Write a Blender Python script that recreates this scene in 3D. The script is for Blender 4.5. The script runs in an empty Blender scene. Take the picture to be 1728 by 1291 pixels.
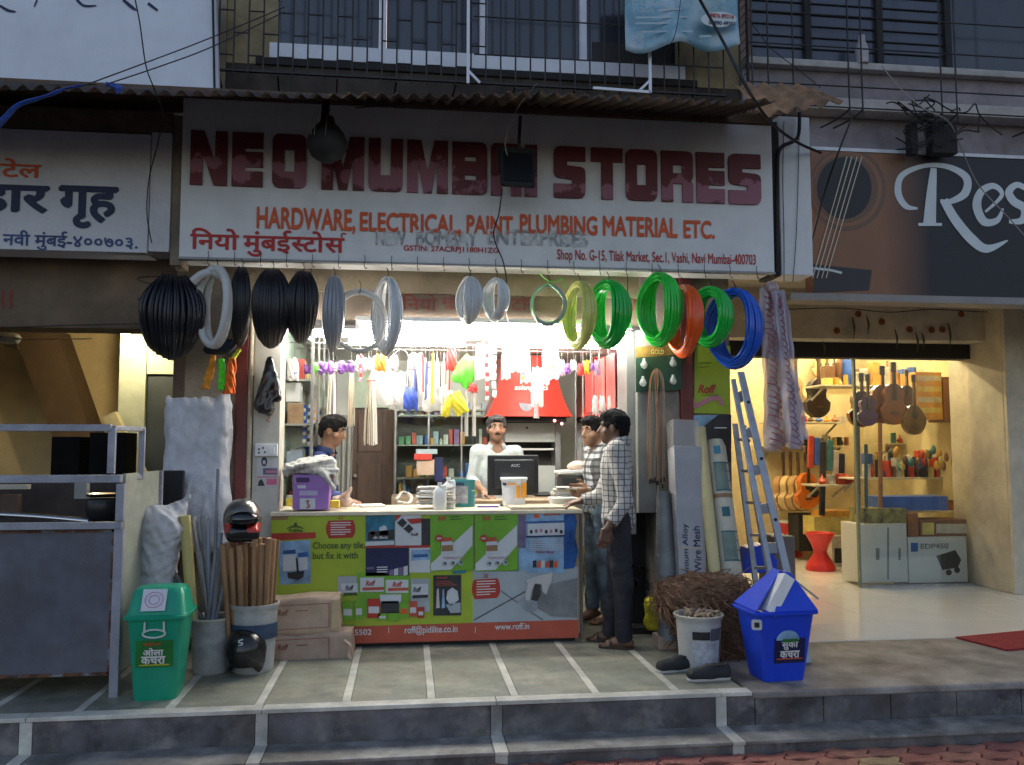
import bpy, bmesh, math, random
import numpy as np
from mathutils import Vector, Matrix
random.seed(7); RNG = np.random.default_rng(7)
SC = bpy.context.scene; COL = SC.collection
R = math.radians
# ------------------------------------------------------------------ camera
ZP = 0.25                      # platform height above the street
CAM = Vector((0, 0, 1.668)); FPX = 1445.0; YAW = R(7.0); PIT = R(4.29)
cam = bpy.data.cameras.new('camera'); camo = bpy.data.objects.new('camera', cam); COL.objects.link(camo)
camo.location = CAM; camo.rotation_euler = (R(90) + PIT, 0, -YAW)
cam.sensor_width = 36; cam.lens = 36 * FPX / 1728; cam.clip_start = 0.05; cam.clip_end = 500
SC.camera = camo
# ------------------------------------------------------------------ sky, sun, exposure (overcast dusk)
wd = bpy.data.worlds.new('World'); SC.world = wd; wd.use_nodes = True
wn = wd.node_tree; bg = wn.nodes['Background']
sky = wn.nodes.new('ShaderNodeTexSky'); sky.sky_type = 'NISHITA'; sky.sun_disc = False
sky.sun_elevation = R(9); sky.sun_rotation = R(20); sky.air_density = 1.0; sky.dust_density = 3.0; sky.ozone_density = 1.4
tint = wn.nodes.new('ShaderNodeMix'); tint.data_type = 'RGBA'; tint.blend_type = 'MULTIPLY'; tint.inputs[0].default_value = 1; tint.inputs[7].default_value = (1.14, .98, 1.02, 1)   # lavender cloud cover
wn.links.new(sky.outputs[0], tint.inputs[6]); wn.links.new(tint.outputs[2], bg.inputs[0]); bg.inputs[1].default_value = 0.13
sun = bpy.data.lights.new('sun', 'SUN'); sun.energy = 0.12; sun.angle = R(40); sun.color = (0.86, 0.92, 1.0)
suno = bpy.data.objects.new('sun', sun); COL.objects.link(suno)
suno.rotation_euler = (R(-81), 0, R(-20)); suno.location = (0, 5, 12)
SC.view_settings.view_transform = 'Standard'; SC.view_settings.look = 'None'
SC.view_settings.exposure = 1.5; SC.view_settings.gamma = 1.0
SC.cycles.use_denoising = True; SC.cycles.max_bounces = 8; SC.cycles.transparent_max_bounces = 12
SC.cycles.sample_clamp_indirect = 6.0

# ------------------------------------------------------------------ pixel to place
CY, SY_, CP, SP = math.cos(YAW), math.sin(YAW), math.cos(PIT), math.sin(PIT)
def ray(px, py):
    u = (px - 864.0) / FPX; v = (645.5 - py) / FPX
    x, y, z = u, CP - v * SP, SP + v * CP
    return Vector((x * CY + y * SY_, -x * SY_ + y * CY, z))
def P(px, py, Y):                 # point on the facade-parallel plane at distance Y
    d = ray(px, py); return CAM + d * (Y / d.y)
def G(px, py, z=ZP):              # point on a level surface
    d = ray(px, py); return CAM + d * ((z - CAM.z) / d.z)
def PXX(px, Y, py=754): return P(px, py, Y).x
def PZ(px, py, Y): return P(px, py, Y).z

# ------------------------------------------------------------------ materials
MATS = {}
def M(name, col, rough=0.6, metal=0.0, var=0.12, scale=6.0, bump=0.0, bscale=None, emit=0.0, alpha=1.0, trans=0.0, spec=0.5,
      col2=None, c2pos=(0.45, 0.62), c2scale=2.0, dirt=0.0, sss=0.0, rvar=0.0, stretch=(1, 1, 1), coat=0.0, glow=0.0):
    if name in MATS: return MATS[name]
    m = bpy.data.materials.new(name); m.use_nodes = True; nt = m.node_tree; N = nt.nodes; L = nt.links
    b = N['Principled BSDF']
    b.inputs['Roughness'].default_value = rough; b.inputs['Metallic'].default_value = metal
    b.inputs['Specular IOR Level'].default_value = spec
    if coat: b.inputs['Coat Weight'].default_value = coat
    if sss: b.inputs['Subsurface Weight'].default_value = sss; b.inputs['Subsurface Radius'].default_value = (.012, .005, .003); b.inputs['Subsurface Scale'].default_value = .6
    tc = N.new('ShaderNodeTexCoord'); mp = N.new('ShaderNodeMapping'); L.new(tc.outputs['Object'], mp.inputs[0]); mp.inputs['Scale'].default_value = stretch
    co = mp.outputs[0]
    c4 = (*col, 1)
    def mix(a, bb, f, mode='MIX'):
        x = N.new('ShaderNodeMix'); x.data_type = 'RGBA'; x.blend_type = mode
        if isinstance(f, float): x.inputs[0].default_value = f
        else: L.new(f, x.inputs[0])
        for i, s in ((6, a), (7, bb)):
            if isinstance(s, tuple): x.inputs[i].default_value = s
            else: L.new(s, x.inputs[i])
        return x.outputs[2]
    def noise(sc, det=6, ro=.6):
        n = N.new('ShaderNodeTexNoise'); n.inputs['Scale'].default_value = sc; n.inputs['Detail'].default_value = det; n.inputs['Roughness'].default_value = ro
        L.new(co, n.inputs['Vector']); return n.outputs[0]
    def ramp(s, lo, hi):
        r = N.new('ShaderNodeMapRange'); r.inputs[1].default_value = lo; r.inputs[2].default_value = hi; L.new(s, r.inputs[0]); return r.outputs[0]
    cur = c4
    if var > 0:
        n1 = noise(scale); dk = tuple(max(0, c * (1 - var * 1.6)) for c in col) + (1,); lt = tuple(min(1, c * (1 + var)) for c in col) + (1,)
        cur = mix(dk, lt, ramp(n1, .3, .7))
    if col2 is not None:
        cur = mix(cur, (*col2, 1), ramp(noise(c2scale, 8, .65), *c2pos))
    if dirt > 0:
        d = N.new('ShaderNodeMath'); d.operation = 'MULTIPLY'; d.inputs[1].default_value = dirt; L.new(ramp(noise(3.1, 9, .7), .42, .75), d.inputs[0])
        cur = mix(cur, (0.06, 0.048, 0.036, 1), d.outputs[0])
    for k in ('Base Color',):
        if isinstance(cur, tuple): b.inputs[k].default_value = cur
        else: L.new(cur, b.inputs[k])
    if rvar: 
        r = N.new('ShaderNodeMapRange'); r.inputs[3].default_value = max(0, rough - rvar); r.inputs[4].default_value = min(1, rough + rvar); L.new(noise(scale * 1.7), r.inputs[0]); L.new(r.outputs[0], b.inputs['Roughness'])
    if bump:
        bp = N.new('ShaderNodeBump'); bp.inputs['Strength'].default_value = bump; bp.inputs['Distance'].default_value = 0.02
        L.new(noise(bscale or scale * 4), bp.inputs['Height']); L.new(bp.outputs[0], b.inputs['Normal'])
    if glow: b.inputs['Subsurface Weight'].default_value = glow; b.inputs['Subsurface Radius'].default_value = (.06, .06, .06); b.inputs['Subsurface Scale'].default_value = .5
    if emit:
        b.inputs['Emission Color'].default_value = c4; b.inputs['Emission Strength'].default_value = emit
    if alpha < 1: b.inputs['Alpha'].default_value = alpha
    if trans: b.inputs['Transmission Weight'].default_value = trans
    MATS[name] = m; return m
def plain(name, col, rough=.6, **k): return M(name, col, rough, var=k.pop('var', 0.06), **k)
def glass(name, tint=(.9, 1, .95), refl=0.10):
    """thin pane: mostly see-through with a fresnel mirror"""
    if name in MATS: return MATS[name]
    m = bpy.data.materials.new(name); m.use_nodes = True; nt = m.node_tree; N = nt.nodes; L = nt.links; N.remove(N['Principled BSDF'])
    t = N.new('ShaderNodeBsdfTransparent'); t.inputs[0].default_value = (*tint, 1)
    g = N.new('ShaderNodeBsdfGlossy'); g.inputs['Roughness'].default_value = .03
    f = N.new('ShaderNodeFresnel'); f.inputs[0].default_value = 1.5
    a = N.new('ShaderNodeMath'); a.operation = 'ADD'; a.inputs[1].default_value = refl - .04; L.new(f.outputs[0], a.inputs[0])
    x = N.new('ShaderNodeMixShader'); L.new(a.outputs[0], x.inputs[0]); L.new(t.outputs[0], x.inputs[1]); L.new(g.outputs[0], x.inputs[2])
    L.new(x.outputs[0], N['Material Output'].inputs[0]); MATS[name] = m; return m
def film(name, col=(.9, .9, .9), clear=.6, rough=.12):
    """clear plastic film"""
    if name in MATS: return MATS[name]
    m = bpy.data.materials.new(name); m.use_nodes = True; nt = m.node_tree; N = nt.nodes; L = nt.links; b = N['Principled BSDF']
    b.inputs['Base Color'].default_value = (*col, 1); b.inputs['Roughness'].default_value = rough
    t = N.new('ShaderNodeBsdfTransparent'); x = N.new('ShaderNodeMixShader'); x.inputs[0].default_value = clear
    L.new(b.outputs[0], x.inputs[1]); L.new(t.outputs[0], x.inputs[2]); L.new(x.outputs[0], N['Material Output'].inputs[0]); MATS[name] = m; return m

# ------------------------------------------------------------------ mesh builder
def rotm(rx=0, ry=0, rz=0): return Matrix.Rotation(rz, 3, 'Z') @ Matrix.Rotation(ry, 3, 'Y') @ Matrix.Rotation(rx, 3, 'X')
class MB:
    def __init__(s): s.v = []; s.f = []; s.m = []
    def add(s, vs, fs, mi=0):
        n = len(s.v); s.v += [tuple(v) for v in vs]; s.f += [tuple(i + n for i in f) for f in fs]; s.m += [mi] * len(fs); return s
    def box(s, c, size, rx=0, ry=0, rz=0, mi=0, taper=1.0):
        m = rotm(rx, ry, rz); c = Vector(c); a, b, h = size[0] / 2, size[1] / 2, size[2] / 2; vs = []
        for z in (-1, 1):
            t = taper if z > 0 else 1
            for x, y in ((-1, -1), (1, -1), (1, 1), (-1, 1)): vs.append(c + m @ Vector((x * a * t, y * b * t, z * h)))
        return s.add(vs, [(3, 2, 1, 0), (4, 5, 6, 7), (0, 1, 5, 4), (1, 2, 6, 5), (2, 3, 7, 6), (3, 0, 4, 7)], mi)
    def bb(s, x0, x1, y0, y1, z0, z1, mi=0):
        return s.box(((x0 + x1) / 2, (y0 + y1) / 2, (z0 + z1) / 2), (abs(x1 - x0), abs(y1 - y0), abs(z1 - z0)), mi=mi)
    def beam(s, p0, p1, w, h, mi=0, up=(0, 0, 1)):
        p0, p1 = Vector(p0), Vector(p1); d = (p1 - p0).normalized(); up = Vector(up)
        if abs(d.dot(up)) > .98: up = Vector((0, 1, 0))
        a = d.cross(up).normalized(); b = a.cross(d); vs = []
        for p in (p0, p1):
            for x, y in ((-1, -1), (1, -1), (1, 1), (-1, 1)): vs.append(p + a * x * w / 2 + b * y * h / 2)
        return s.add(vs, [(3, 2, 1, 0), (4, 5, 6, 7), (0, 1, 5, 4), (1, 2, 6, 5), (2, 3, 7, 6), (3, 0, 4, 7)], mi)
    def tube(s, pts, r, n=8, closed=False, mi=0, flat=1.0, cap=True):
        pts = [Vector(p) for p in pts]; k = len(pts); rr = r if isinstance(r, (list, tuple)) else [r] * k
        vs = []; prev = None
        for i in range(k):
            if closed: d = pts[(i + 1) % k] - pts[i - 1]
            else: d = pts[min(i + 1, k - 1)] - pts[max(i - 1, 0)]
            d = d.normalized() if d.length > 1e-9 else Vector((0, 0, 1))
            if prev is None:
                a = d.cross(Vector((0, 0, 1)) if abs(d.z) < .9 else Vector((0, 1, 0))).normalized()
            else:
                a = prev - d * prev.dot(d); a = a.normalized() if a.length > 1e-6 else d.orthogonal().normalized()
            prev = a; b = d.cross(a)
            for j in range(n):
                t = 2 * math.pi * j / n; vs.append(pts[i] + a * math.cos(t) * rr[i] + b * math.sin(t) * rr[i] * flat)
        fs = []
        for i in range(k if closed else k - 1):
            i2 = (i + 1) % k
            for j in range(n): fs.append((i * n + j, i * n + (j + 1) % n, i2 * n + (j + 1) % n, i2 * n + j))
        if not closed and cap: fs += [tuple(reversed(range(n))), tuple(range((k - 1) * n, k * n))]
        return s.add(vs, fs, mi)
    def lathe(s, prof, c=(0, 0, 0), n=24, mi=0, m3=None, sx=1, sy=1, cap=True):
        c = Vector(c); vs = []; k = len(prof)
        for r, z in prof:
            for j in range(n):
                t = 2 * math.pi * j / n; v = Vector((r * math.cos(t) * sx, r * math.sin(t) * sy, z)); vs.append(c + (m3 @ v if m3 else v))
        fs = [(i * n + j, i * n + (j + 1) % n, (i + 1) * n + (j + 1) % n, (i + 1) * n + j) for i in range(k - 1) for j in range(n)]
        if cap: fs += [tuple(reversed(range(n))), tuple(range((k - 1) * n, k * n))]
        return s.add(vs, fs, mi)
    def rrect(s, rings, c=(0, 0, 0), n=6, mi=0, m3=None, cap=True):
        """stacked rounded rectangles: rings of (half x, half y, corner radius, z)"""
        c = Vector(c); vs = []; q = 4 * n
        for hx, hy, cr, z in rings:
            for k, (sx, sy) in enumerate(((1, 1), (-1, 1), (-1, -1), (1, -1))):
                for j in range(n):
                    t = math.pi / 2 * (k + j / (n - 1)); v = Vector((sx * (hx - cr) + cr * math.cos(t), sy * (hy - cr) + cr * math.sin(t), z)); vs.append(c + (m3 @ v if m3 else v))
        fs = [(i * q + j, i * q + (j + 1) % q, (i + 1) * q + (j + 1) % q, (i + 1) * q + j) for i in range(len(rings) - 1) for j in range(q)]
        if cap: fs += [tuple(reversed(range(q))), tuple(range((len(rings) - 1) * q, len(rings) * q))]
        return s.add(vs, fs, mi)
    def prism(s, poly, y0, y1, mi=0):
        """polygon of (x, z) extruded along Y"""
        a = sum(poly[i - 1][0] * poly[i][1] - poly[i][0] * poly[i - 1][1] for i in range(len(poly)))
        if a < 0: poly = poly[::-1]
        n = len(poly); vs = [(x, y0, z) for x, z in poly] + [(x, y1, z) for x, z in poly]
        fs = [tuple(range(n)), tuple(reversed(range(n, 2 * n)))] + [(i, i + n, (i + 1) % n + n, (i + 1) % n) for i in range(n)]
        return s.add(vs, fs, mi)
    def slab(s, poly, z0, z1, mi=0):
        a = sum(poly[i - 1][0] * poly[i][1] - poly[i][0] * poly[i - 1][1] for i in range(len(poly)))
        if a < 0: poly = poly[::-1]
        n = len(poly); vs = [(x, y, z0) for x, y in poly] + [(x, y, z1) for x, y in poly]
        fs = [tuple(reversed(range(n))), tuple(range(n, 2 * n))] + [(i, (i + 1) % n, (i + 1) % n + n, i + n) for i in range(n)]
        return s.add(vs, fs, mi)
    def grid(s, fn, nu, nv, mi=0, wrap=False):
        vs = [fn(i / nu, j / nv) for i in range(nu + 1) for j in range(nv + 1)]; w = nv + 1
        return s.add(vs, [(i * w + j, (i + 1) * w + j, (i + 1) * w + j + 1, i * w + j + 1) for i in range(nu) for j in range(nv)], mi)
    def obj(s, name, mat, parent=None, smooth=0, bevel=0.0, solid=0.0, loc=None, **tagk):
        me = bpy.data.meshes.new(name)
        vs = np.array(s.v, dtype=float)
        if parent is not None: org = np.array(world(parent))
        elif loc is not None: org = np.array(loc, dtype=float)
        else: org = np.array([(vs[:, 0].min() + vs[:, 0].max()) / 2, (vs[:, 1].min() + vs[:, 1].max()) / 2, vs[:, 2].min()])
        me.from_pydata((vs - org).tolist(), [], s.f)
        for m in (mat if isinstance(mat, (list, tuple)) else [mat]): me.materials.append(m)
        if any(s.m): me.polygons.foreach_set('material_index', s.m)
        me.update()
        if smooth:
            me.shade_smooth()
            if smooth < 180: me.set_sharp_from_angle(angle=R(smooth))
        o = bpy.data.objects.new(name, me); COL.objects.link(o); ORDER.append(o)
        if parent is not None: o.parent = parent
        else: o.location = org.tolist()
        if bevel:
            bv = o.modifiers.new('bevel', 'BEVEL'); bv.width = bevel; bv.segments = 2; bv.limit_method = 'ANGLE'; bv.angle_limit = R(40)
        if solid:
            so = o.modifiers.new('solid', 'SOLIDIFY'); so.thickness = solid; so.offset = 0
        if tagk: tag(o, **tagk)
        return o
ORDER = []
def world(o):
    v = Vector((0, 0, 0))
    while o is not None: v = v + Vector(o.location); o = o.parent
    return v
def tag(o, label=None, cat=None, group=None, kind=None):
    if label: o['label'] = label
    if cat: o['category'] = cat
    if group: o['group'] = group
    if kind: o['kind'] = kind
    return o
def thing(name, loc, label=None, cat=None, group=None, kind=None):
    o = bpy.data.objects.new(name, None); COL.objects.link(o); o.location = loc; o.empty_display_size = .1
    return tag(o, label, cat, group, kind)
def share(src, parent, off):
    o = src.copy(); COL.objects.link(o); o.parent = parent; o.location = off; return o
def copy_tree(o, parent=None):
    c = o.copy(); COL.objects.link(c); c.parent = parent
    for ch in list(o.children): copy_tree(ch, c)
    return c
def catmull(pts, k=8, closed=False):
    pts = [Vector(p) for p in pts]; n = len(pts); out = []
    rng = range(n) if closed else range(n - 1)
    for i in rng:
        if closed: a, b, c, d = pts[i - 1], pts[i], pts[(i + 1) % n], pts[(i + 2) % n]
        else: a, b, c, d = pts[max(i - 1, 0)], pts[i], pts[i + 1], pts[min(i + 2, n - 1)]
        for j in range(k):
            t = j / k; out.append(.5 * ((2 * b) + (c - a) * t + (2 * a - 5 * b + 4 * c - d) * t * t + (3 * b - a - 3 * c + d) * t ** 3))
    if not closed: out.append(pts[-1])
    return out
# ------------------------------------------------------------------ print and lettering on facade-parallel faces
def flat(parent, name, pts, Y, mat, layer=1, th=.0012):
    """thin printed shape: pixel outline on the plane at Y"""
    y = Y - .0022 * layer; return MB().prism([(q.x, q.z) for q in (P(px, py, Y) for px, py in pts)], y, y + th).obj(name, mat, parent)
def frect(parent, name, x0, y0, x1, y1, Y, mat, layer=1): return flat(parent, name, [(x0, y0), (x1, y0), (x1, y1), (x0, y1)], Y, mat, layer)
def fell(parent, name, cx, cy, rx, ry, Y, mat, layer=1, n=28, a0=0, a1=360):
    return flat(parent, name, [(cx + rx * math.cos(R(a0 + (a1 - a0) * i / n)), cy - ry * math.sin(R(a0 + (a1 - a0) * i / n))) for i in range(n)], Y, mat, layer)
def text_geo(body, bold=0.0, clip=None, space=1.0, shear=0.0):
    cu = bpy.data.curves.new('lettering', 'FONT'); cu.body = body; cu.size = 1; cu.resolution_u = 4; cu.space_character = space; cu.shear = shear
    o = bpy.data.objects.new('lettering', cu); COL.objects.link(o)
    dg = bpy.context.evaluated_depsgraph_get(); me = bpy.data.meshes.new_from_object(o.evaluated_get(dg))
    bm = bmesh.new(); bm.from_mesh(me)
    if clip is not None:
        g = bm.verts[:] + bm.edges[:] + bm.faces[:]
        bmesh.ops.bisect_plane(bm, geom=g, plane_co=(clip, 0, 0), plane_no=(1, 0, 0), clear_outer=True)
    vs = [(v.co.x, v.co.y) for v in bm.verts]; bm.verts.index_update(); fs = [tuple(v.index for v in f.verts) for f in bm.faces]
    bm.free(); bpy.data.meshes.remove(me); bpy.data.objects.remove(o); bpy.data.curves.remove(cu)
    if bold:                                  # heavier strokes: shifted copies of the outline
        n = len(vs); v0, f0 = vs, fs; vs = []; fs = []
        for k, (dx, dy) in enumerate(((0, 0), (bold, 0), (-bold, 0), (0, bold), (0, -bold), (.7 * bold, .7 * bold), (-.7 * bold, -.7 * bold))):
            vs += [(x + dx, y + dy) for x, y in v0]; fs += [tuple(i + n * k for i in f) for f in f0]
    return vs, fs
def islands(n, fs):
    """index of the glyph each vertex belongs to, so that touching glyphs never share a plane"""
    p = list(range(n))
    def find(i):
        while p[i] != i: p[i] = p[p[i]]; i = p[i]
        return i
    for f in fs:
        for i in f[1:]: p[find(i)] = find(f[0])
    ids = {}; k = [ids.setdefault(find(i), len(ids)) for i in range(n)]; return [i * 6 / len(ids) for i in k]
def geo_prism(vs, fs, fx, y, th, deep=False):
    """flat text geometry to a facade plane; deep adds side walls"""
    mb = MB(); n = len(vs); pts = [fx(a, b) for a, b in vs]
    isl = [0] * n if deep else islands(n, fs)
    mb.add([(x, y - .0003 * k, z) for (x, z), k in zip(pts, isl)], fs)
    if deep:
        mb.add([(x, y + th, z) for x, z in pts], [tuple(reversed(f)) for f in fs])
        from collections import Counter
        ed = {}
        for f in fs:
            for i in range(len(f)):
                e = (f[i], f[(i + 1) % len(f)]); k = tuple(sorted(e)); ed.setdefault(k, []).append(e)
        for k, l in ed.items():
            if len(l) == 1: a, b = l[0]; mb.f.append((a, a + n, b + n, b)); mb.m.append(0)
    return mb
def txt(parent, body, x0, x1, yt, yb, Y, mat, bold=0.0, layer=2, name='lettering', space=1.0, vs_fs=None, shear=0.0, deep=0.0):
    vs, fs = vs_fs or text_geo(body, bold, None, space, shear)
    if not vs: return None
    ax0 = min(v[0] for v in vs); ax1 = max(v[0] for v in vs); az0 = min(v[1] for v in vs); az1 = max(v[1] for v in vs)
    a = P(x0, (yt + yb) / 2, Y); b = P(x1, (yt + yb) / 2, Y); xm = (x0 + x1) / 2
    zt = P(xm, yt, Y).z; zb = P(xm, yb, Y).z
    fx = lambda u, w: (a.x + (u - ax0) / (ax1 - ax0) * (b.x - a.x), zb + (w - az0) / max(az1 - az0, 1e-6) * (zt - zb))
    y = Y - .0022 * layer
    return geo_prism(vs, fs, fx, y - deep, deep, deep > 0).obj(name, mat, parent)
def stroke_geo(strokes):
    """brush strokes [(points, width or widths)] to flat geometry in any 2-D units"""
    V = []; F = []
    for pts, w in strokes:
        q = catmull([(x, y, 0) for x, y in pts], 7) if len(pts) > 2 else [Vector((x, y, 0)) for x, y in pts]; n = len(q)
        ws = w if isinstance(w, (list, tuple)) else [w, w]; b = len(V)
        for i, p in enumerate(q):
            d = (q[min(i + 1, n - 1)] - q[max(i - 1, 0)]).normalized(); nn = Vector((-d.y, d.x, 0))
            t = i / (n - 1) * (len(ws) - 1); k = min(int(t), len(ws) - 2); ww = (ws[k] + (ws[k + 1] - ws[k]) * (t - k)) / 2
            for s in (1, -1): e = p + nn * ww * s; V.append((e.x, e.y))
        F += [(b + 2 * i, b + 2 * i + 1, b + 2 * i + 3, b + 2 * i + 2) for i in range(n - 1)]
    return V, F
def brush(parent, name, strokes, Y, mat, layer=2):
    """strokes in pixels"""
    V, F = stroke_geo(strokes); q = [P(x, y, Y) for x, y in V]; y = Y - .0022 * layer
    isl = islands(len(V), F); return MB().add([(p.x, y - .0003 * k, p.z) for p, k in zip(q, isl)], F).obj(name, mat, parent)

# ------------------------------------------------------------------ organic surfaces: smooth union of round cones, meshed with surface nets
class SDF:
    def __init__(s, lo, hi, h):
        s.lo = np.array(lo, float); s.h = h; s.n = np.ceil((np.array(hi) - s.lo) / h).astype(int) + 1
        s.g = np.full(s.n, 1.0, dtype=np.float32)
    def _sub(s, lo, hi):
        a = np.maximum(np.floor((np.array(lo) - s.lo) / s.h).astype(int), 0); b = np.minimum(np.ceil((np.array(hi) - s.lo) / s.h).astype(int) + 1, s.n)
        if np.any(b <= a): return None, None
        ax = [s.lo[i] + s.h * np.arange(a[i], b[i]) for i in range(3)]
        return (slice(a[0], b[0]), slice(a[1], b[1]), slice(a[2], b[2])), np.stack(np.meshgrid(*ax, indexing='ij'), -1).astype(np.float32)
    def _mix(s, sl, d, k, sub=False):
        o = s.g[sl]
        if sub:
            s.g[sl] = np.maximum(o, -d); return
        if k <= 0: s.g[sl] = np.minimum(o, d); return
        t = np.maximum(k - np.abs(o - d), 0) / k; s.g[sl] = np.minimum(o, d) - t * t * k * .25
    def cone(s, a, b, ra, rb=None, k=.02, sub=False, flat=None):
        """capsule from a to b with radii ra, rb"""
        rb = ra if rb is None else rb; a = np.array(a, float); b = np.array(b, float); m = max(ra, rb) + k + 3 * s.h
        sl, p = s._sub(np.minimum(a, b) - m, np.maximum(a, b) + m)
        if sl is None: return s
        ab = b - a; t = np.clip(((p - a) @ ab) / max(ab @ ab, 1e-9), 0, 1)
        d = np.linalg.norm(p - (a + t[..., None] * ab), axis=-1) - (ra + (rb - ra) * t); s._mix(sl, d.astype(np.float32), k, sub); return s
    def ell(s, c, r, rot=None, k=.02, sub=False):
        c = np.array(c, float); r = np.array(r, float); m = max(r) + k + 3 * s.h
        sl, p = s._sub(c - m, c + m)
        if sl is None: return s
        q = p - c
        if rot is not None: q = q @ np.array(rot)
        k0 = np.linalg.norm(q / r, axis=-1); k1 = np.linalg.norm(q / (r * r), axis=-1)
        d = k0 * (k0 - 1) / np.maximum(k1, 1e-6); s._mix(sl, d.astype(np.float32), k, sub); return s
    def rbox(s, c, hs, rad, rot=None, k=.01, sub=False):
        c = np.array(c, float); hs = np.array(hs, float); m = np.linalg.norm(hs) + k + 3 * s.h
        sl, p = s._sub(c - m, c + m)
        if sl is None: return s
        q = p - c
        if rot is not None: q = q @ np.array(rot)
        e = np.abs(q) - (hs - rad); d = np.linalg.norm(np.maximum(e, 0), axis=-1) + np.minimum(e.max(-1), 0) - rad; s._mix(sl, d.astype(np.float32), k, sub); return s
    def wobble(s, amp, freq, seed=0, aniso=(1, 1, 1)):
        r = np.random.default_rng(seed); idx = np.nonzero(np.abs(s.g) < max(.03, amp * 4)); p = [(s.lo[i] + s.h * idx[i]).astype(np.float32) for i in range(3)]; w = np.zeros(len(idx[0]), np.float32)
        for o in range(3):
            for _ in range(3):
                kx = (r.normal(size=3) * freq * (1.9 ** o) * np.array(aniso)).astype(np.float32); ph = np.float32(r.uniform(0, 6.28)); arg = p[0] * kx[0] + p[1] * kx[1] + p[2] * kx[2] + ph
                w += np.sin(arg + np.float32(1.2) * np.sin(arg * np.float32(.5) + ph)) / np.float32(1.8 ** o)
        s.g[idx] += np.float32(amp / 3) * w; return s
    def fn(s, f):
        ax = [s.lo[i] + s.h * np.arange(s.n[i]) for i in range(3)]; p = np.stack(np.meshgrid(*ax, indexing='ij'), -1); s.g = f(p, s.g).astype(np.float32); return s
    def mesh(s):
        g = s.g; neg = g < 0
        c = np.zeros(tuple(x - 1 for x in s.n), np.int8); pos = np.zeros(c.shape + (3,), np.float32); cnt = np.zeros(c.shape, np.float32)
        def off(i, j, k): return (slice(i, i + c.shape[0]), slice(j, j + c.shape[1]), slice(k, k + c.shape[2]))
        cor = [(i, j, k) for i in (0, 1) for j in (0, 1) for k in (0, 1)]
        for q in cor: c += neg[off(*q)]
        act = (c > 0) & (c < 8); idx = np.argwhere(act)
        if len(idx) == 0: return np.zeros((0, 3)), []
        A = np.zeros((len(idx), 3)); B = np.zeros(len(idx))
        for a in cor:
            for ax in range(3):
                if a[ax]: continue
                b = list(a); b[ax] = 1
                ga = g[idx[:, 0] + a[0], idx[:, 1] + a[1], idx[:, 2] + a[2]]; gb = g[idx[:, 0] + b[0], idx[:, 1] + b[1], idx[:, 2] + b[2]]
                x = (ga < 0) != (gb < 0); t = np.where(x, ga / np.where(x, ga - gb, 1), 0); pt = np.tile(np.array(a, float), (len(idx), 1)); pt[:, ax] += t
                A += pt * x[:, None]; B += x
        V = s.lo + s.h * (idx + A / B[:, None]); num = np.full(c.shape, -1, np.int64); num[tuple(idx.T)] = np.arange(len(idx)); F = []
        for ax in range(3):
            u, w = (ax + 1) % 3, (ax + 2) % 3
            sl0 = [slice(None)] * 3; sl1 = [slice(None)] * 3; sl0[ax] = slice(0, -1); sl1[ax] = slice(1, None)
            e = neg[tuple(sl0)] != neg[tuple(sl1)]; E_ = np.argwhere(e); E_ = E_[(E_[:, u] > 0) & (E_[:, w] > 0) & (E_[:, u] < s.n[u] - 1) & (E_[:, w] < s.n[w] - 1)]
            if not len(E_): continue
            def at(du, dw): q = E_.copy(); q[:, u] -= du; q[:, w] -= dw; return num[q[:, 0], q[:, 1], q[:, 2]]
            f = np.stack([at(0, 0), at(1, 0), at(1, 1), at(0, 1)], 1); flip = neg[E_[:, 0], E_[:, 1], E_[:, 2]]
            f[~flip] = f[~flip][:, ::-1]; F.append(f[(f >= 0).all(1)])
        return V, np.concatenate(F)[:, ::-1] if F else []
    def obj(s, name, mat, parent=None, matfn=None, cut=None, smooth_it=0, **tagk):
        V, F = s.mesh(); F = np.asarray(F)
        if cut is not None and len(F): F = F[~cut(V[F].mean(1))]
        if len(F):
            used = np.unique(F); mp = np.full(len(V), -1); mp[used] = np.arange(len(used)); V = V[used]; F = mp[F]
        org = np.array(world(parent)) if parent is not None else np.array([V[:, 0].mean(), V[:, 1].mean(), V[:, 2].min()])
        me = bpy.data.meshes.new(name); me.from_pydata((V - org).tolist(), [], F[:, ::-1].tolist() if False else F.tolist())
        for m in (mat if isinstance(mat, (list, tuple)) else [mat]): me.materials.append(m)
        if matfn is not None: me.polygons.foreach_set('material_index', matfn(V[F].mean(1)).astype(np.int32))
        me.shade_smooth(); me.update()
        o = bpy.data.objects.new(name, me); COL.objects.link(o)
        if parent is not None: o.parent = parent
        else: o.location = org.tolist()
        if smooth_it:
            sm = o.modifiers.new('smooth', 'SMOOTH'); sm.iterations = smooth_it; sm.factor = .5
        if tagk: tag(o, **tagk)
        return o
# ================================================================== the setting
m_kota = M('kota_stone', (.23, .24, .19), .5, var=.28, scale=3, col2=(.30, .28, .21), c2scale=5, dirt=.6, bump=.08, rvar=.15)
m_marble = M('marble_strip', (.62, .60, .52), .45, var=.2, scale=5, dirt=.5)
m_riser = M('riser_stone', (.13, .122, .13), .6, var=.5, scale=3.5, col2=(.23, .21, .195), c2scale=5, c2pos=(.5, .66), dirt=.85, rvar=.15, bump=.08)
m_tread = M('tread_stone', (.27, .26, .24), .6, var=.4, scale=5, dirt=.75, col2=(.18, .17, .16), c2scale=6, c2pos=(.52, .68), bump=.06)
m_cement = M('cement_apron', (.30, .27, .24), .75, var=.45, scale=2.2, col2=(.14, .12, .10), c2pos=(.55, .8), dirt=.5, bump=.15, bscale=30)
m_wtile = M('white_floor_tile', (.78, .77, .72), .10, var=.06, scale=3, dirt=.12, rvar=.08)
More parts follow.
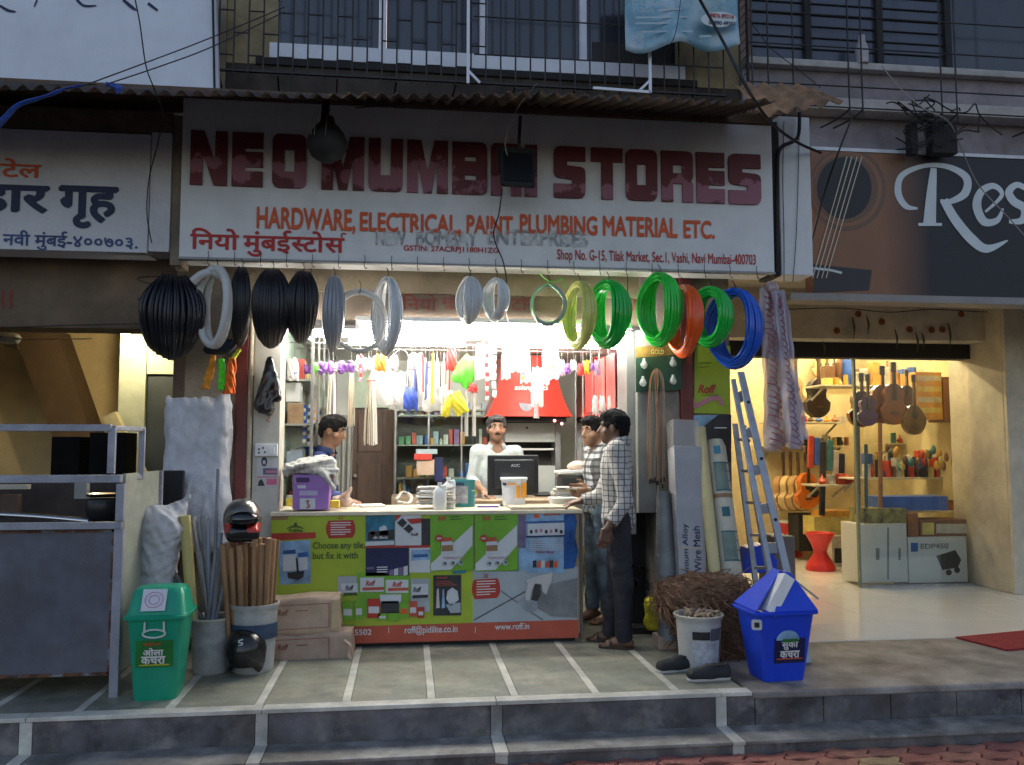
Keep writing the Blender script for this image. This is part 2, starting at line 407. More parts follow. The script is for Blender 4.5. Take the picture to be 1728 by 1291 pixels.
m_paver = [M('paver_red_%d' % i, c, .85, var=.3, scale=14, bump=.35, bscale=60, dirt=.6) for i, c in enumerate([(.38, .13, .09), (.32, .11, .085), (.42, .17, .11), (.42, .28, .14)])]
m_asph = M('street_bed', (.05, .045, .04), .9, var=.3, scale=10, bump=.3)
m_wall = M('dirty_plaster', (.33, .27, .19), .85, var=.2, scale=2.2, col2=(.16, .13, .10), c2scale=1.4, dirt=.6, bump=.15, bscale=18)
m_wall2 = M('mauve_plaster', (.30, .26, .27), .85, var=.2, scale=2.5, dirt=.5, bump=.1)
m_cream = M('cream_paint', (.62, .54, .40), .7, var=.12, scale=2.5, dirt=.4, bump=.05)
m_white = M('white_paint', (.74, .74, .72), .6, var=.06, scale=3, dirt=.15)
m_ochre = M('ochre_wall', (.62, .47, .24), .8, var=.12, scale=2, dirt=.2, bump=.05)
m_brown = M('brown_paint', (.12, .07, .04), .7, var=.25, dirt=.4)
m_maroon = M('maroon_paint', (.16, .025, .02), .5, var=.25, scale=5, dirt=.4)
m_dark = M('dull_black', (.02, .018, .017), .8, var=.2)  # black for dark parts, joint beds and the painted shade of openings

street = MB().bb(-60, 60, -60, 60, -.12, -.03).obj('street', m_asph, kind='structure')
# interlocking clay pavers near the kerb (the camera sees only a narrow band of them)
def wavy(L, W):
    pts = []; n = 6; a = .022
    def edge(p, q, ph):
        for i in range(n):
            t = i / n; d = Vector((q[0] - p[0], q[1] - p[1])); nn = Vector((-d.y, d.x)).normalized(); o = math.sin(t * 2 * math.pi) * a * ph
            pts.append((p[0] + d.x * t + nn.x * o, p[1] + d.y * t + nn.y * o))
    edge((-L / 2, -W / 2), (L / 2, -W / 2), 1); edge((L / 2, -W / 2), (L / 2, W / 2), 1); edge((L / 2, W / 2), (-L / 2, W / 2), 1); edge((-L / 2, W / 2), (-L / 2, -W / 2), 1)
    return [(x * .955, y * .93) for x, y in pts]
pv = [MB().slab(wavy(.235, .125), -.05, 0).obj('paver', m, street, bevel=.006) for m in m_paver]; first = set()
sz = world(street)
k = 0
for r in range(6):
    for c in range(32):
        x = -3.0 + c * .235 + (.1175 if r % 2 else 0); y = 4.56 - r * .125; i = random.choice([0, 0, 1, 1, 2]) if random.random() > .06 else 3
        o = pv[i] if i not in first else pv[i].copy()
        if i in first: COL.objects.link(o)
        first.add(i); o.parent = street; o.location = (x - sz.x, y - sz.y, random.uniform(-.004, .003) - sz.z); o.rotation_euler = (random.uniform(-.012, .012), random.uniform(-.012, .012), 0)
# re-centre the four sources (their verts were made relative to the street origin)
for o in pv:
    me = o.data
    for v in me.vertices: v.co.z += sz.z
    
YF, YT = 4.89, 4.63               # platform edge, lower tread edge
step = MB().bb(-7, 12, YT + .012, YF + .1, -.03, .048).obj('step', m_dark, kind='structure')
plat = MB().bb(-7, 12, YF + .012, 11.5, -.03, ZP - .022).obj('platform', m_dark, kind='structure')
x_st = [G(727, 1168).x + i * (G(866, 1168).x - G(727, 1168).x) for i in range(-9, 6)]
XR = G(1245, 1150).x              # right end of the stone-and-marble floor
wst = .045
jx = [PXX(p, YF, 1200) for p in (-320, 45, 442, 838, 1217)]
def sheetpart(x0, x1, y0, y1, z0, z1, name, mat, par, bev=.003): return MB().bb(x0, x1, y0, y1, z0, z1).obj(name, mat, par, bevel=bev)
YC = 6.62
for a, b in zip(x_st[:-1], x_st[1:]):
    b2 = min(b, XR)
    if a > XR: break
    sheetpart(a + wst / 2 + .002, b2 - wst / 2 - .002, YF + .085, YC, ZP - .02, ZP - random.uniform(0, .0015), 'floor_slab', m_kota, plat)
for a in x_st:
    if a < XR: sheetpart(a - wst / 2, a + wst / 2, YF + .085, YC, ZP - .02, ZP + .001, 'marble_strip', m_marble, plat, .002)
xs = [-5.2] + jx[1:] + [XR]
for a, b in zip(xs[:-1], xs[1:]): sheetpart(a + .002, b - .002, YF - .012, YF + .082, ZP - .022, ZP + .001, 'marble_strip', m_marble, plat, .003)
# risers with white joint strips
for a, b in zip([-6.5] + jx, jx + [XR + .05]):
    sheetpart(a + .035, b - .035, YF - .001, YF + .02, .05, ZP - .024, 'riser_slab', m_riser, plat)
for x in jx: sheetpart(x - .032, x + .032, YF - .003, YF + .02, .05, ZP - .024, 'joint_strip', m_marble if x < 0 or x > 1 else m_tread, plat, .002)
n = 12
for i in range(n):
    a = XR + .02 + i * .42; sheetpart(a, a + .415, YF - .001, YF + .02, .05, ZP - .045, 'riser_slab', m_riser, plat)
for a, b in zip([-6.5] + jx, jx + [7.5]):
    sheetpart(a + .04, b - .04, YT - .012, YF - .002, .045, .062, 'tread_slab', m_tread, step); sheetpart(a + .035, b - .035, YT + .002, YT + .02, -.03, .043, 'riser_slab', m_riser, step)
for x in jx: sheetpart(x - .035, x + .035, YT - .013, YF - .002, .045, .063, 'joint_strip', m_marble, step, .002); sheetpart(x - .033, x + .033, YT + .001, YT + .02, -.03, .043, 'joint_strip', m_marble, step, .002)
# right-hand apron of worn cement, then the white tiled floor
apron = MB().bb(XR + .003, 9, YF - .01, 6.06, ZP - .045, ZP - .002).obj('cement_apron', m_cement, bevel=.012, kind='structure')
wf = MB().bb(2.02, 9, 6.05, 11.3, ZP - .04, ZP - .012).obj('tiled_floor', m_dark, kind='structure')
tl = MB().bb(-.298, .298, -.298, .298, -.012, .0).obj('floor_tile', m_wtile, wf, bevel=.0015); wz = world(wf)
for v in tl.data.vertices: v.co += wz
for i in range(11):
    for j in range(9):
        o = tl if i == j == 0 else share(tl, wf, (0, 0, 0)); o.location = (2.32 + i * .6 - wz.x, 6.36 + j * .6 - wz.y, ZP - wz.z + random.uniform(0, .0008))
ins = MB().bb(-.95, 2.0, YC + .003, 10, ZP - .02, ZP - .003).obj('shop_floor', m_kota, kind='structure')
inl = MB().bb(-7, -.953, YC + .003, 10, ZP - .02, ZP - .003).obj('eatery_floor', m_kota, kind='structure')

# ------------------------------------------------------------------ ground floor of the hardware shop
FY = 6.35
bld = thing('market_building', (0.4, 8, ZP), 'two storey market block with dirty plaster and ground floor shops', 'building')
xL0, xL1 = PXX(290, FY), PXX(396, FY); xR0, xR1 = PXX(1083, FY), PXX(1236, FY)
zl = PZ(800, 545, FY); zc = zl + .035            # lintel underside, ceiling
zs0, zs1 = PZ(800, 446, 6.0), PZ(800, 188, 6.0)   # sign board
MB().bb(xL0, xL1, FY, FY + .45, ZP, zl + .9).obj('pillar', m_wall, bld, bevel=.01)
MB().bb(xL0 - .004, xL0 + .075, FY - .006, FY + .05, ZP, zl + .3).obj('pillar_edge', m_brown, bld)
MB().bb(xL1 + .002, PXX(416, FY), FY - .02, FY + .2, ZP, zl).obj('door_jamb', m_maroon, bld, bevel=.004)
MB().tube([(PXX(420, FY), FY + .0, ZP), (PXX(420, FY), FY + .0, zl)], .018, 10).obj('rain_pipe', M('pipe_cream', (.5, .42, .3), .6, dirt=.5), bld, smooth=60)
MB().bb(PXX(426, FY), PXX(471, FY), FY + .01, FY + .25, ZP, zl).obj('door_jamb', M('jamb_cream', (.52, .49, .42), .6, var=.08, dirt=.25), bld, bevel=.004)
MB().bb(PXX(1110, FY), PXX(1150, FY), FY + .02, FY + .45, ZP, zl + .9).obj('pillar', M('grey_pillar', (.24, .21, .18), .8, dirt=.5), bld, bevel=.01)
MB().bb(PXX(1150, FY) + .002, PXX(1171, FY), FY - .01, FY + .45, ZP, zl + .9).obj('door_jamb', m_maroon, bld, bevel=.004)
MB().bb(PXX(1171, FY) + .002, xR1, FY + .015, FY + .45, ZP, zl + .9).obj('pillar', m_wall, bld, bevel=.01)
# lintel with old painted name, and the upper wall behind the sign
m_lint = M('lintel_beige', (.36, .29, .2), .8, var=.15, scale=2, dirt=.55)
zmid = PZ(800, 497, FY)
MB().bb(xL1 + .002, xR0 - .002, FY + .0, FY + .18, zmid, zl + .9).obj('lintel', m_lint, bld)
MB().bb(xL1 + .002, xR0 - .002, FY + .03, FY + .2, zl, zmid - .002).obj('lintel', M('lintel_brown', (.2, .15, .11), .8, dirt=.5), bld)
MB().bb(xL1 + .002, xR0 - .002, FY + .015, FY + .21, zl - .03, zl - .002).obj('shutter_slot', m_dark, bld)
m_oldred = M('faded_red', (.25, .05, .04), .8, dirt=.5)
for s, a, b in (('िनयो', 678, 738), ('मुंबई', 745, 800), ('टोर', 862, 905), ('-380H1', 1048, 1084)): txt(bld, s, a, b, 497, 524, FY + .03, m_oldred, .01, 2)
XW0, XW1 = -.98, PXX(1056, FY + .1) + .03
m_shopw = M('shop_wall', (.55, .58, .52), .6, var=.08, scale=2, dirt=.15)
m_ceil = M('white_ceiling', (.85, .85, .83), .6, var=.03)
BY = 9.6
MB().bb(XW0 - .1, XW0, FY + .46, BY, ZP, zc).obj('side_wall', m_shopw, bld)
MB().bb(XW1 + .30, XW1 + .40, FY + .46, BY, ZP, zc).obj('side_wall', m_shopw, bld)
MB().bb(XW0 - .1, XW1 + .40, BY + .002, BY + .12, ZP, zc).obj('back_wall', m_shopw, bld)
MB().bb(XW0 - .1, XW1 + .40, FY + .215, BY + .12, zc + .002, zc + .1).obj('ceiling', m_ceil, bld)
# ------------------------------------------------------------------ eatery on the left
EB = 9.3
zle = PZ(120, 553, FY)
MB().bb(-7, xL0 - .002, FY + .01, FY + .3, zle, zl + .9).obj('lintel', M('eatery_beam', (.17, .115, .07), .8, var=.25, scale=2.5, dirt=.6), bld)
MB().bb(-7, xL0, EB, EB + .1, ZP, zle + .5).obj('back_wall', m_ochre, bld)
MB().bb(-7, xL0 + .3, FY + .3, EB, zle + .42, zle + .5).obj('ceiling', M('eatery_ceiling', (.6, .52, .36), .7), bld)
MB().bb(-7.1, -7.0, FY, EB, ZP, zle + .5).obj('side_wall', m_ochre, bld)
xp = PXX(197, 8.4)
MB().bb(xp, PXX(242, 8.4), 8.4, EB - .002, ZP, zle + .41).obj('partition_wall', M('pale_green_wall', (.52, .55, .42), .7), bld)
MB().bb(PXX(242, 8.4) + .002, xL0 + .4, 8.45, 8.5, ZP, PZ(265, 632, 8.45)).obj('dark_door', M('slate_door', (.05, .06, .06), .5), bld)
MB().bb(PXX(242, 8.4) + .002, xL0 + .4, 8.42, 8.52, PZ(265, 632, 8.45) + .003, zle + .41).obj('partition_wall', M('pale_green_wall', (1, 1, 1)), bld)
# underside of the stair crossing the back wall
pts = [(20, 556), (92, 556), (150, 722), (205, 860), (150, 900), (82, 720)]
MB().prism([(q.x, q.z) for q in (P(x, y, 8.9) for x, y in pts)], 8.9, EB - .002).obj('stair_soffit', M('stair_brown', (.11, .065, .03), .8, dirt=.3), bld)
q0, q1 = P(180, 755, 8.55), P(238, 800, 8.4)
MB().beam(P(186, 700, 8.3), P(243, 815, 8.3), .10, .12).obj('stair_stringer', M('stringer_cream', (.6, .52, .3), .7), bld)
# ------------------------------------------------------------------ music shop on the right, set back behind a veranda
GY = 8.28; MBk = 10.9
m_mus = M('music_wall', (.55, .45, .24), .7, var=.1, dirt=.1)
xg1 = PXX(1636, GY)
MB().bb(xR1 - .2, 9, 7.98, 8.22, PZ(1500, 574, 7.98), PZ(1500, 500, 7.98) + .25).obj('lintel', m_cream, bld, bevel=.01)
zr = PZ(1500, 520, 7.98)
MB().bb(xR1 + .0, 9, 6.62, 8.3, zr + .18, zr + .3).obj('veranda_ceiling', m_cream, bld)
MB().bb(xg1 + .01, xg1 + .55, 7.75, 8.6, ZP, zr + .17).obj('pillar', m_cream, bld, bevel=.012)
MB().bb(xg1 + .008, xg1 + .2, 7.70, 7.748, ZP, zr + .1).obj('pillar_pilaster', m_cream, bld, bevel=.01)
MB().bb(xg1 + .55, 9.5, 8.0, 8.3, ZP, zr + .17).obj('dark_shutter', M('far_shutter', (.05, .04, .035), .6), bld)
MB().bb(xR1 - .1, xg1 + .05, 8.225, 8.42, PZ(1500, 604, 8.23), PZ(1500, 573, 8.23)).obj('shutter_box', m_dark, bld)
MB().bb(1.95, 9, MBk, MBk + .1, ZP, zr + .17).obj('back_wall', m_mus, bld)
MB().bb(xg1 + .3, xg1 + .4, 8.6, MBk, ZP, zr + .17).obj('side_wall', m_mus, bld)
MB().bb(1.97, 2.05, 6.8, MBk, ZP, zr + .17).obj('side_wall', m_mus, bld)
MB().bb(1.95, xg1 + .4, 8.43, MBk + .1, zr + .1, zr + .17).obj('ceiling', m_cream, bld)
# ------------------------------------------------------------------ upper storey
UY = 6.6
ztop = 6.3
zu = zs1 + .02
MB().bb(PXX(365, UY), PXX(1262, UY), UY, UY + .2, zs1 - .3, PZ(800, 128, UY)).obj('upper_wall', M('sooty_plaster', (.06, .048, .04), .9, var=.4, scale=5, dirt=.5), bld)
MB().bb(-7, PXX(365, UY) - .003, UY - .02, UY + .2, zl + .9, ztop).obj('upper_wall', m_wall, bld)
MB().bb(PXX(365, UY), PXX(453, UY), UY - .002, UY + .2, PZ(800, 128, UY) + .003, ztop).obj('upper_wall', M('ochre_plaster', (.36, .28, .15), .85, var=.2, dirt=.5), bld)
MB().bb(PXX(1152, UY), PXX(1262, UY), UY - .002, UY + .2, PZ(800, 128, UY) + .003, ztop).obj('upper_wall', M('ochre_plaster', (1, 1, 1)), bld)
MB().bb(xL0, xR1, FY + .2, UY + .1, zl + .9, zl + .98).obj('slab_edge', m_wall, bld)
zsr = PZ(1500, 119, UY)
MB().bb(PXX(1225, UY), PXX(1300, UY), UY + .203, UY + .4, zs1 - .2, ztop).obj('upper_wall', m_wall2, bld)
MB().bb(PXX(1262, UY) + .003, 9.5, UY - .04, UY + .2, PZ(1500, 200, UY) + .002, zsr - .06).obj('upper_wall', m_wall2, bld)
MB().bb(PXX(1262, UY) + .003, 9.5, UY - .12, UY + .2, zsr - .058, zsr).obj('window_ledge', M('ledge_white', (.5, .46, .42), .7, dirt=.4), bld, bevel=.006)
MB().bb(PXX(1262, UY) + .003, 9.5, UY - .2, UY + .2, PZ(1500, 205, UY), PZ(1500, 186, UY)).obj('floor_ledge', M('ledge_white', (1, 1, 1)), bld, bevel=.006)
MB().bb(PXX(1240, UY), 9.5, UY - .03, UY + .2, PZ(1500, 300, UY), PZ(1500, 205, UY) - .003).obj('upper_wall', m_wall2, bld)
# ================================================================== sign boards, awning, windows
def fadeword(name, base, fade, hi):
    m = M(name, base, .55, var=.15, scale=3); nt = m.node_tree; N = nt.nodes; L = nt.links; b = N['Principled BSDF']
    src = b.inputs['Base Color'].links[0].from_socket
    tc = N.new('ShaderNodeTexCoord'); n = N.new('ShaderNodeTexNoise'); n.inputs['Scale'].default_value = 2.2; n.inputs['Detail'].default_value = 9; n.inputs['Roughness'].default_value = .62; L.new(tc.outputs['Object'], n.inputs['Vector'])
    s = N.new('ShaderNodeSeparateXYZ'); L.new(tc.outputs['Object'], s.inputs[0])
    # the film has lifted in a wandering band along the row of letters
    a = N.new('ShaderNodeMath'); a.operation = 'MULTIPLY_ADD'; L.new(s.outputs['X'], a.inputs[0]); a.inputs[1].default_value = -.03; a.inputs[2].default_value = hi
    d = N.new('ShaderNodeMath'); d.operation = 'SUBTRACT'; L.new(s.outputs['Z'], d.inputs[0]); L.new(a.outputs[0], d.inputs[1])
    e = N.new('ShaderNodeMath'); e.operation = 'ABSOLUTE'; L.new(d.outputs[0], e.inputs[0])
    g = N.new('ShaderNodeMath'); g.operation = 'MULTIPLY_ADD'; L.new(n.outputs[0], g.inputs[0]); g.inputs[1].default_value = -.9; L.new(e.outputs[0], g.inputs[2])
    r = N.new('ShaderNodeMapRange'); r.inputs[1].default_value = -.36; r.inputs[2].default_value = -.385; L.new(g.outputs[0], r.inputs[0])
    x = N.new('ShaderNodeMix'); x.data_type = 'RGBA'; L.new(r.outputs[0], x.inputs[0]); L.new(src, x.inputs[6]); x.inputs[7].default_value = (*fade, 1); L.new(x.outputs[2], b.inputs['Base Color'])
    return m
SY = 6.0
m_sign = M('sign_vinyl', (.70, .70, .69), .5, var=.05, scale=4, dirt=.12)
sign = thing('shop_sign', P(805, 446, SY), 'wide white shop sign with raised maroon block letters reading NEO MUMBAI STORES', 'sign')
sx0, sx1 = PXX(305, SY, 320), PXX(1304, SY, 320)
MB().bb(sx0, sx1, SY, SY + .3, zs0, zs1).obj('board', m_sign, sign, bevel=.004)
MB().bb(sx0 - .004, sx1 + .004, SY - .008, SY + .04, zs0 - .016, zs0 - .001).obj('bottom_rail', M('rail_grey', (.3, .3, .3), .5, dirt=.4), sign)
def rr(pts, c):
    """cut the marked corners of an outline"""
    out = []; n = len(pts)
    for i, p in enumerate(pts):
        if len(p) == 2: out.append(p); continue
        a, b = Vector(pts[i - 1][:2]), Vector(pts[(i + 1) % n][:2]); q = Vector(p[:2]); k = c * p[2]
        u = (a - q); w = (b - q); u = u.normalized() * min(k * (1.0 if abs(u.x) > abs(u.y) else .75), u.length * .49); w = w.normalized() * min(k * (1.0 if abs(w.x) > abs(w.y) else .75), w.length * .49)
        for t in (0, .33, .67, 1): out.append(tuple((q + u * (1 - t) ** 2 + w * t ** 2)[:2]))
    return out
GL = {
 'N': ([(0, 0), (0, 1), (.36, 1), (.67, .42), (.67, 1), (1, 1), (1, 0), (.64, 0), (.33, .58), (.33, 0)], []),
 'E': ([(0, 0), (0, 1), (1, 1), (1, .71), (.42, .71), (.42, .64), (1, .64), (1, .36), (.42, .36), (.42, .28), (1, .28), (1, 0)], []),
 'O': ([(0, 0, 1), (0, 1, 1), (1, 1, 1), (1, 0, 1)], [(.35, .3, .65, .71)]),
 'M': ([(0, 0), (0, 1), (.34, 1), (.5, .4), (.66, 1), (1, 1), (1, 0), (.73, 0), (.73, .55), (.6, 0), (.4, 0), (.27, .55), (.27, 0)], []),
 'U': ([(0, 0, 1), (0, 1), (.35, 1), (.35, .3), (.65, .3), (.65, 1), (1, 1), (1, 0, 1)], []),
 'B': ([(0, 0), (0, 1), (1, 1, 1), (1, .5, .4), (1, 0, 1)], [(.36, .27, .68, .37), (.36, .63, .68, .72)]),
 'A': ([(0, 0), (0, 1, .8), (1, 1, .8), (1, 0), (.66, 0), (.66, .33), (.34, .33), (.34, 0)], [(.36, .52, .64, .72)]),
 'I': ([(0, 0), (0, 1), (1, 1), (1, 0)], []),
 'S': ([(0, 0, .2), (0, .27), (.58, .27), (.58, .36), (0, .4, .8), (0, 1, 1), (1, 1, .2), (1, .72), (.42, .72), (.42, .63), (1, .6, .8), (1, 0, 1)], []),
 'T': ([(0, 1), (1, 1), (1, .73), (.68, .73), (.68, 0), (.32, 0), (.32, .73), (0, .73)], []),
 'R': ([(0, 0), (0, 1), (1, 1, .9), (1, .46, .5), (.93, .42), (1, .36, .3), (1, 0), (.66, 0), (.66, .36), (.36, .36), (.36, 0)], [(.36, .56, .66, .73)]),
}
m_let = fadeword('maroon_film', (.13, .012, .018), (.30, .11, .15), .60)
z0, z1 = PZ(350, 313, SY), PZ(350, 222, SY)
for ch, a, b in (('N', 322, 384), ('E', 392, 444), ('O', 460, 517), ('M', 543, 615), ('U', 622, 680), ('M', 687, 756), ('B', 763, 822), ('A', 828, 880), ('I', 886, 906), ('S', 934, 987), ('T', 997, 1050), ('O', 1055, 1108), ('R', 1115, 1168), ('E', 1174, 1221), ('S', 1228, 1282)):
    xa, xb = PXX(a, SY, 280), PXX(b, SY, 280); out, holes = GL[ch]; pl = rr(out, .2)
    bm = bmesh.new(); f3 = lambda p: bm.verts.new((xa + p[0] * (xb - xa), 0, z0 + p[1] * (z1 - z0)))
    loops = [pl] + [[(h[0], h[1]), (h[2], h[1]), (h[2], h[3]), (h[0], h[3])] for h in holes]; ed = []
    for lp in loops:
        vv = [f3(p) for p in lp]; ed += [bm.edges.new((vv[i], vv[(i + 1) % len(vv)])) for i in range(len(vv))]
    bmesh.ops.triangle_fill(bm, use_beauty=True, use_dissolve=False, edges=ed); bm.verts.index_update()
    vs = [(v.co.x, v.co.z) for v in bm.verts]; fs = []
    for f in bm.faces:
        idx = [v.index for v in f.verts]; ar = sum(vs[idx[i - 1]][0] * vs[idx[i]][1] - vs[idx[i]][0] * vs[idx[i - 1]][1] for i in range(3)); fs.append(tuple(idx if ar > 0 else idx[::-1]))
    bm.free(); geo_prism(vs, fs, lambda x, z: (x, z), SY - .02, .019, True).obj('letter', m_let, sign)
m_or = M('orange_print', (.66, .10, .02), .6, var=.1, scale=6); m_rd = M('red_print', (.45, .02, .015), .6, var=.1)
m_gh = M('ghost_grey', (.30, .30, .29), .7, var=.25, scale=20, col2=(.6, .6, .58), c2pos=(.45, .55), c2scale=9)
for s, a, b, yt, yb in (('HARDWARE,', 433, 600, 351, 394), ('ELECTRICAL,', 607, 778, 360, 398), ('PAINT,', 787, 871, 364, 401), ('PLUMBING', 877, 1008, 363, 396), ('MATERIAL', 1017, 1143, 366, 400), ('ETC.', 1153, 1206, 372, 403)): txt(sign, s, a, b, yt, yb, SY, m_or, .032)
# Marathi shop name: the joined letters are put together from their pieces
parts = []; xo = 0.0
def put(body, dx, clip=None, sc=1.0):
    global xo
    v, f = text_geo(body, .022, clip); w = max(p[0] for p in v) if v else 0; parts.append(([(p[0] + xo, p[1]) for p in v], f)); xo += w + dx
put('िनयो', .16); put('मुंबई', .0); put('स', -.05, clip=.43); put('टो', .0); put('स', 0)
rx = xo - .10; parts.append(stroke_geo([([(rx, .66), (rx - .02, .78), (rx + .05, .86), (rx + .16, .82)], [.05, .06, .05])]))
V = []; F = []
for v, f in parts: F += [tuple(i + len(V) for i in q) for q in f]; V += v
txt(sign, '', 321, 585, 388, 434, SY, m_rd, vs_fs=(V, F))
for s, a, b in (('NEW', 634, 685), ('BOMBAY', 702, 806), ('ENTERPRISES', 822, 992)): txt(sign, s, a, b, 388, 415, SY, m_gh, .03)
txt(sign, 'GSTIN: 27ACRPJ1180H1ZG', 681, 841, 416, 428, SY, m_rd, .02); txt(sign, 'Shop No. G-15, Tilak Market, Sec.1, Vashi, Navi Mumbai-400703', 940, 1275, 425, 448, SY, m_rd, .015)
# hooks along the lower rail
m_wire = M('dark_wire', (.03, .028, .025), .5, metal=.6)
hook_x = list(range(352, 1300, 44))
for px in hook_x:
    p = P(px, 446 + (px - 800) * .026, SY - .02); j = random.uniform(-.006, .006)
    MB().tube(catmull([p + Vector((j, .0, .045)), p + Vector((0, -.008, .01)), p + Vector((j, -.01, -.03)), p + Vector((.006, -.014, -.055)), p + Vector((.016, -.012, -.045))], 4), .0025, 5).obj('hook', m_wire, sign, smooth=60)
# plain side panel and the post next to the sign
side = thing('side_panel', P(1340, 465, SY + .1), 'narrow plain white panel beside the maroon lettered sign', 'panel')
MB().bb(PXX(1316, SY + .1, 330), PXX(1369, SY + .1, 330), SY + .1, SY + .35, PZ(1340, 464, SY + .1), PZ(1340, 197, SY + .1)).obj('board', m_sign, side, bevel=.004)
MB().bb(sx1 + .006, PXX(1314, SY + .05, 330), SY + .05, SY + .3, zs0 - .02, zs1 + .05).obj('post', m_dark, side)
pp = P(1312, 260, SY + .02); MB().tube(catmull([P(1311, 460, SY + .04), P(1312, 300, SY + .04), P(1316, 252, SY + .04), P(1340, 238, SY + .04), P(1348, 225, SY + .04), P(1349, 190, SY + .04)], 5), .014, 8).obj('drain_pipe', m_dark, side, smooth=60)
for a, b in ((1323, 1323), (1349, 1338)):
    MB().tube(catmull([P(a, 205, SY + .09), P(a - 2, 300, SY + .085), P((a + b) / 2, 400, SY + .085), P(b, 475, SY + .08)], 5), .003, 5).obj('cable', m_wire, side)

# ---------------------------------------------------------------- eatery sign
LY = 6.05
es = thing('eatery_sign', P(140, 425, LY), 'weathered white eatery sign with hand painted navy Marathi lettering', 'sign')
ex1 = PXX(251, LY, 330)
MB().bb(-5, ex1, LY, LY + .25, PZ(140, 424, LY), PZ(140, 222, LY)).obj('board', M('eatery_board', (.66, .66, .69), .6, var=.08, dirt=.3), es, bevel=.004)
MB().bb(ex1 + .004, PXX(287, LY, 330), LY + .01, LY + .25, PZ(260, 424, LY), PZ(260, 222, LY)).obj('end_board', M('eatery_board', (1, 1, 1)), es, bevel=.004)
MB().bb(PXX(287, LY, 330) + .003, sx0 - .008, LY + .03, LY + .25, PZ(260, 445, LY), PZ(260, 190, LY)).obj('post', m_wall, es)
MB().bb(-5, PXX(287, LY, 330), LY + .015, LY + .25, PZ(140, 220, LY), PZ(140, 182, LY)).obj('top_board', M('stained_wood', (.16, .11, .07), .8, var=.3, dirt=.5), es)
m_navy = M('navy_paint', (.012, .02, .07), .6, var=.2); m_blue = M('blue_paint', (.03, .07, .2), .6, var=.25)
txt(es, 'ाटेल', -12, 71, 268, 300, LY, m_or, .02); txt(es, 'हार', -42, 84, 312, 368, LY, m_navy, .035); txt(es, 'गृह', 98, 200, 314, 386, LY, m_navy, .035)
txt(es, 'नवी मुंबई-४००७०३.', 5, 233, 391, 424, LY, m_blue, .018)
# ---------------------------------------------------------------- music shop sign
RY = 6.45
ms = thing('music_shop_sign', P(1560, 500, RY), 'music shop sign printed with a guitar and white Res lettering on black', 'sign')
zm0, zm1 = PZ(1560, 499, RY), PZ(1560, 262, RY)
m_gr = M('guitar_print', (.26, .115, .055), .5, var=.1, scale=2)
nt = m_gr.node_tree; b = nt.nodes['Principled BSDF']; src = b.inputs['Base Color'].links[0].from_socket
tc = nt.nodes.new('ShaderNodeTexCoord'); sp = nt.nodes.new('ShaderNodeSeparateXYZ'); nt.links.new(tc.outputs['Object'], sp.inputs[0])
mr = nt.nodes.new('ShaderNodeMapRange'); o0 = world(ms).x; mr.inputs[1].default_value = PXX(1490, RY, 400) - o0; mr.inputs[2].default_value = PXX(1570, RY, 400) - o0; nt.links.new(sp.outputs['X'], mr.inputs[0])
mx = nt.nodes.new('ShaderNodeMix'); mx.data_type = 'RGBA'; nt.links.new(mr.outputs[0], mx.inputs[0]); nt.links.new(src, mx.inputs[6]); mx.inputs[7].default_value = (.012, .012, .018, 1); nt.links.new(mx.outputs[2], b.inputs['Base Color'])
MB().bb(PXX(1371, RY, 380), 9, RY, RY + .15, zm0, zm1).obj('board', m_gr, ms)
MB().bb(PXX(1371, RY, 380), 9, RY - .01, RY + .15, zm1 + .002, zm1 + .03).obj('top_edge', M('alu_edge', (.55, .55, .56), .4, metal=.3), ms)
MB().bb(PXX(1330, RY, 380), 9, RY - .02, RY + .2, zm0 - .06, zm0 - .002).obj('bottom_edge', M('alu_dull', (.3, .27, .25), .5, dirt=.4), ms)
m_gb = plain('print_black', (.014, .014, .016), .5); m_gring = plain('print_brown', (.16, .09, .05), .5); m_gl = plain('print_light', (.55, .48, .36), .5); m_pw = plain('print_white', (.62, .66, .66), .5); m_bridge = plain('print_bridge', (.03, .028, .03), .5)
fell(ms, 'sound_hole_print', 1429, 320, 66, 70, RY, m_gring, 1); fell(ms, 'sound_hole_print', 1428, 319, 60, 64, RY, m_gr, 2); fell(ms, 'sound_hole_print', 1426, 319, 55, 57, RY, m_gring, 3); fell(ms, 'sound_hole_print', 1424, 318, 46, 52, RY, m_gb, 4)
flat(ms, 'bridge_print', [(1372, 446), (1471, 456), (1466, 490), (1372, 494)], RY, m_bridge, 2)
brush(ms, 'bridge_print', [([(1372, 453), (1400, 456), (1420, 461)], 4)], RY, m_pw, 3)
for a in (0, 8, 17, 25): brush(ms, 'string_print', [([(1428 + a, 265), (1370 + a * .9, 470)], 1.8)], RY, m_gl, 6)
brush(ms, 'letter', [([(1548, 352), (1528, 348), (1515, 325), (1522, 296), (1560, 280), (1600, 282), (1630, 300), (1628, 326), (1604, 340), (1586, 339)], [3, 10, 12, 10, 7, 9, 13, 14, 9, 5]), ([(1575, 284), (1571, 330), (1568, 378)], [10, 17, 22]), ([(1549, 379), (1589, 379)], 5), ([(1592, 338), (1612, 372), (1640, 405), (1665, 420), (1700, 406)], [14, 16, 17, 14, 2])], RY, m_pw, 2)
brush(ms, 'letter', [([(1662, 358), (1690, 330), (1676, 314), (1655, 324), (1648, 348), (1660, 374), (1682, 372), (1692, 352)], [4, 7, 10, 13, 15, 14, 10, 3])], RY, m_pw, 2)
brush(ms, 'letter', [([(1736, 322), (1716, 312), (1702, 324), (1710, 340), (1728, 352), (1724, 372), (1702, 374)], [8, 10, 13, 14, 14, 12, 6])], RY, m_pw, 2)
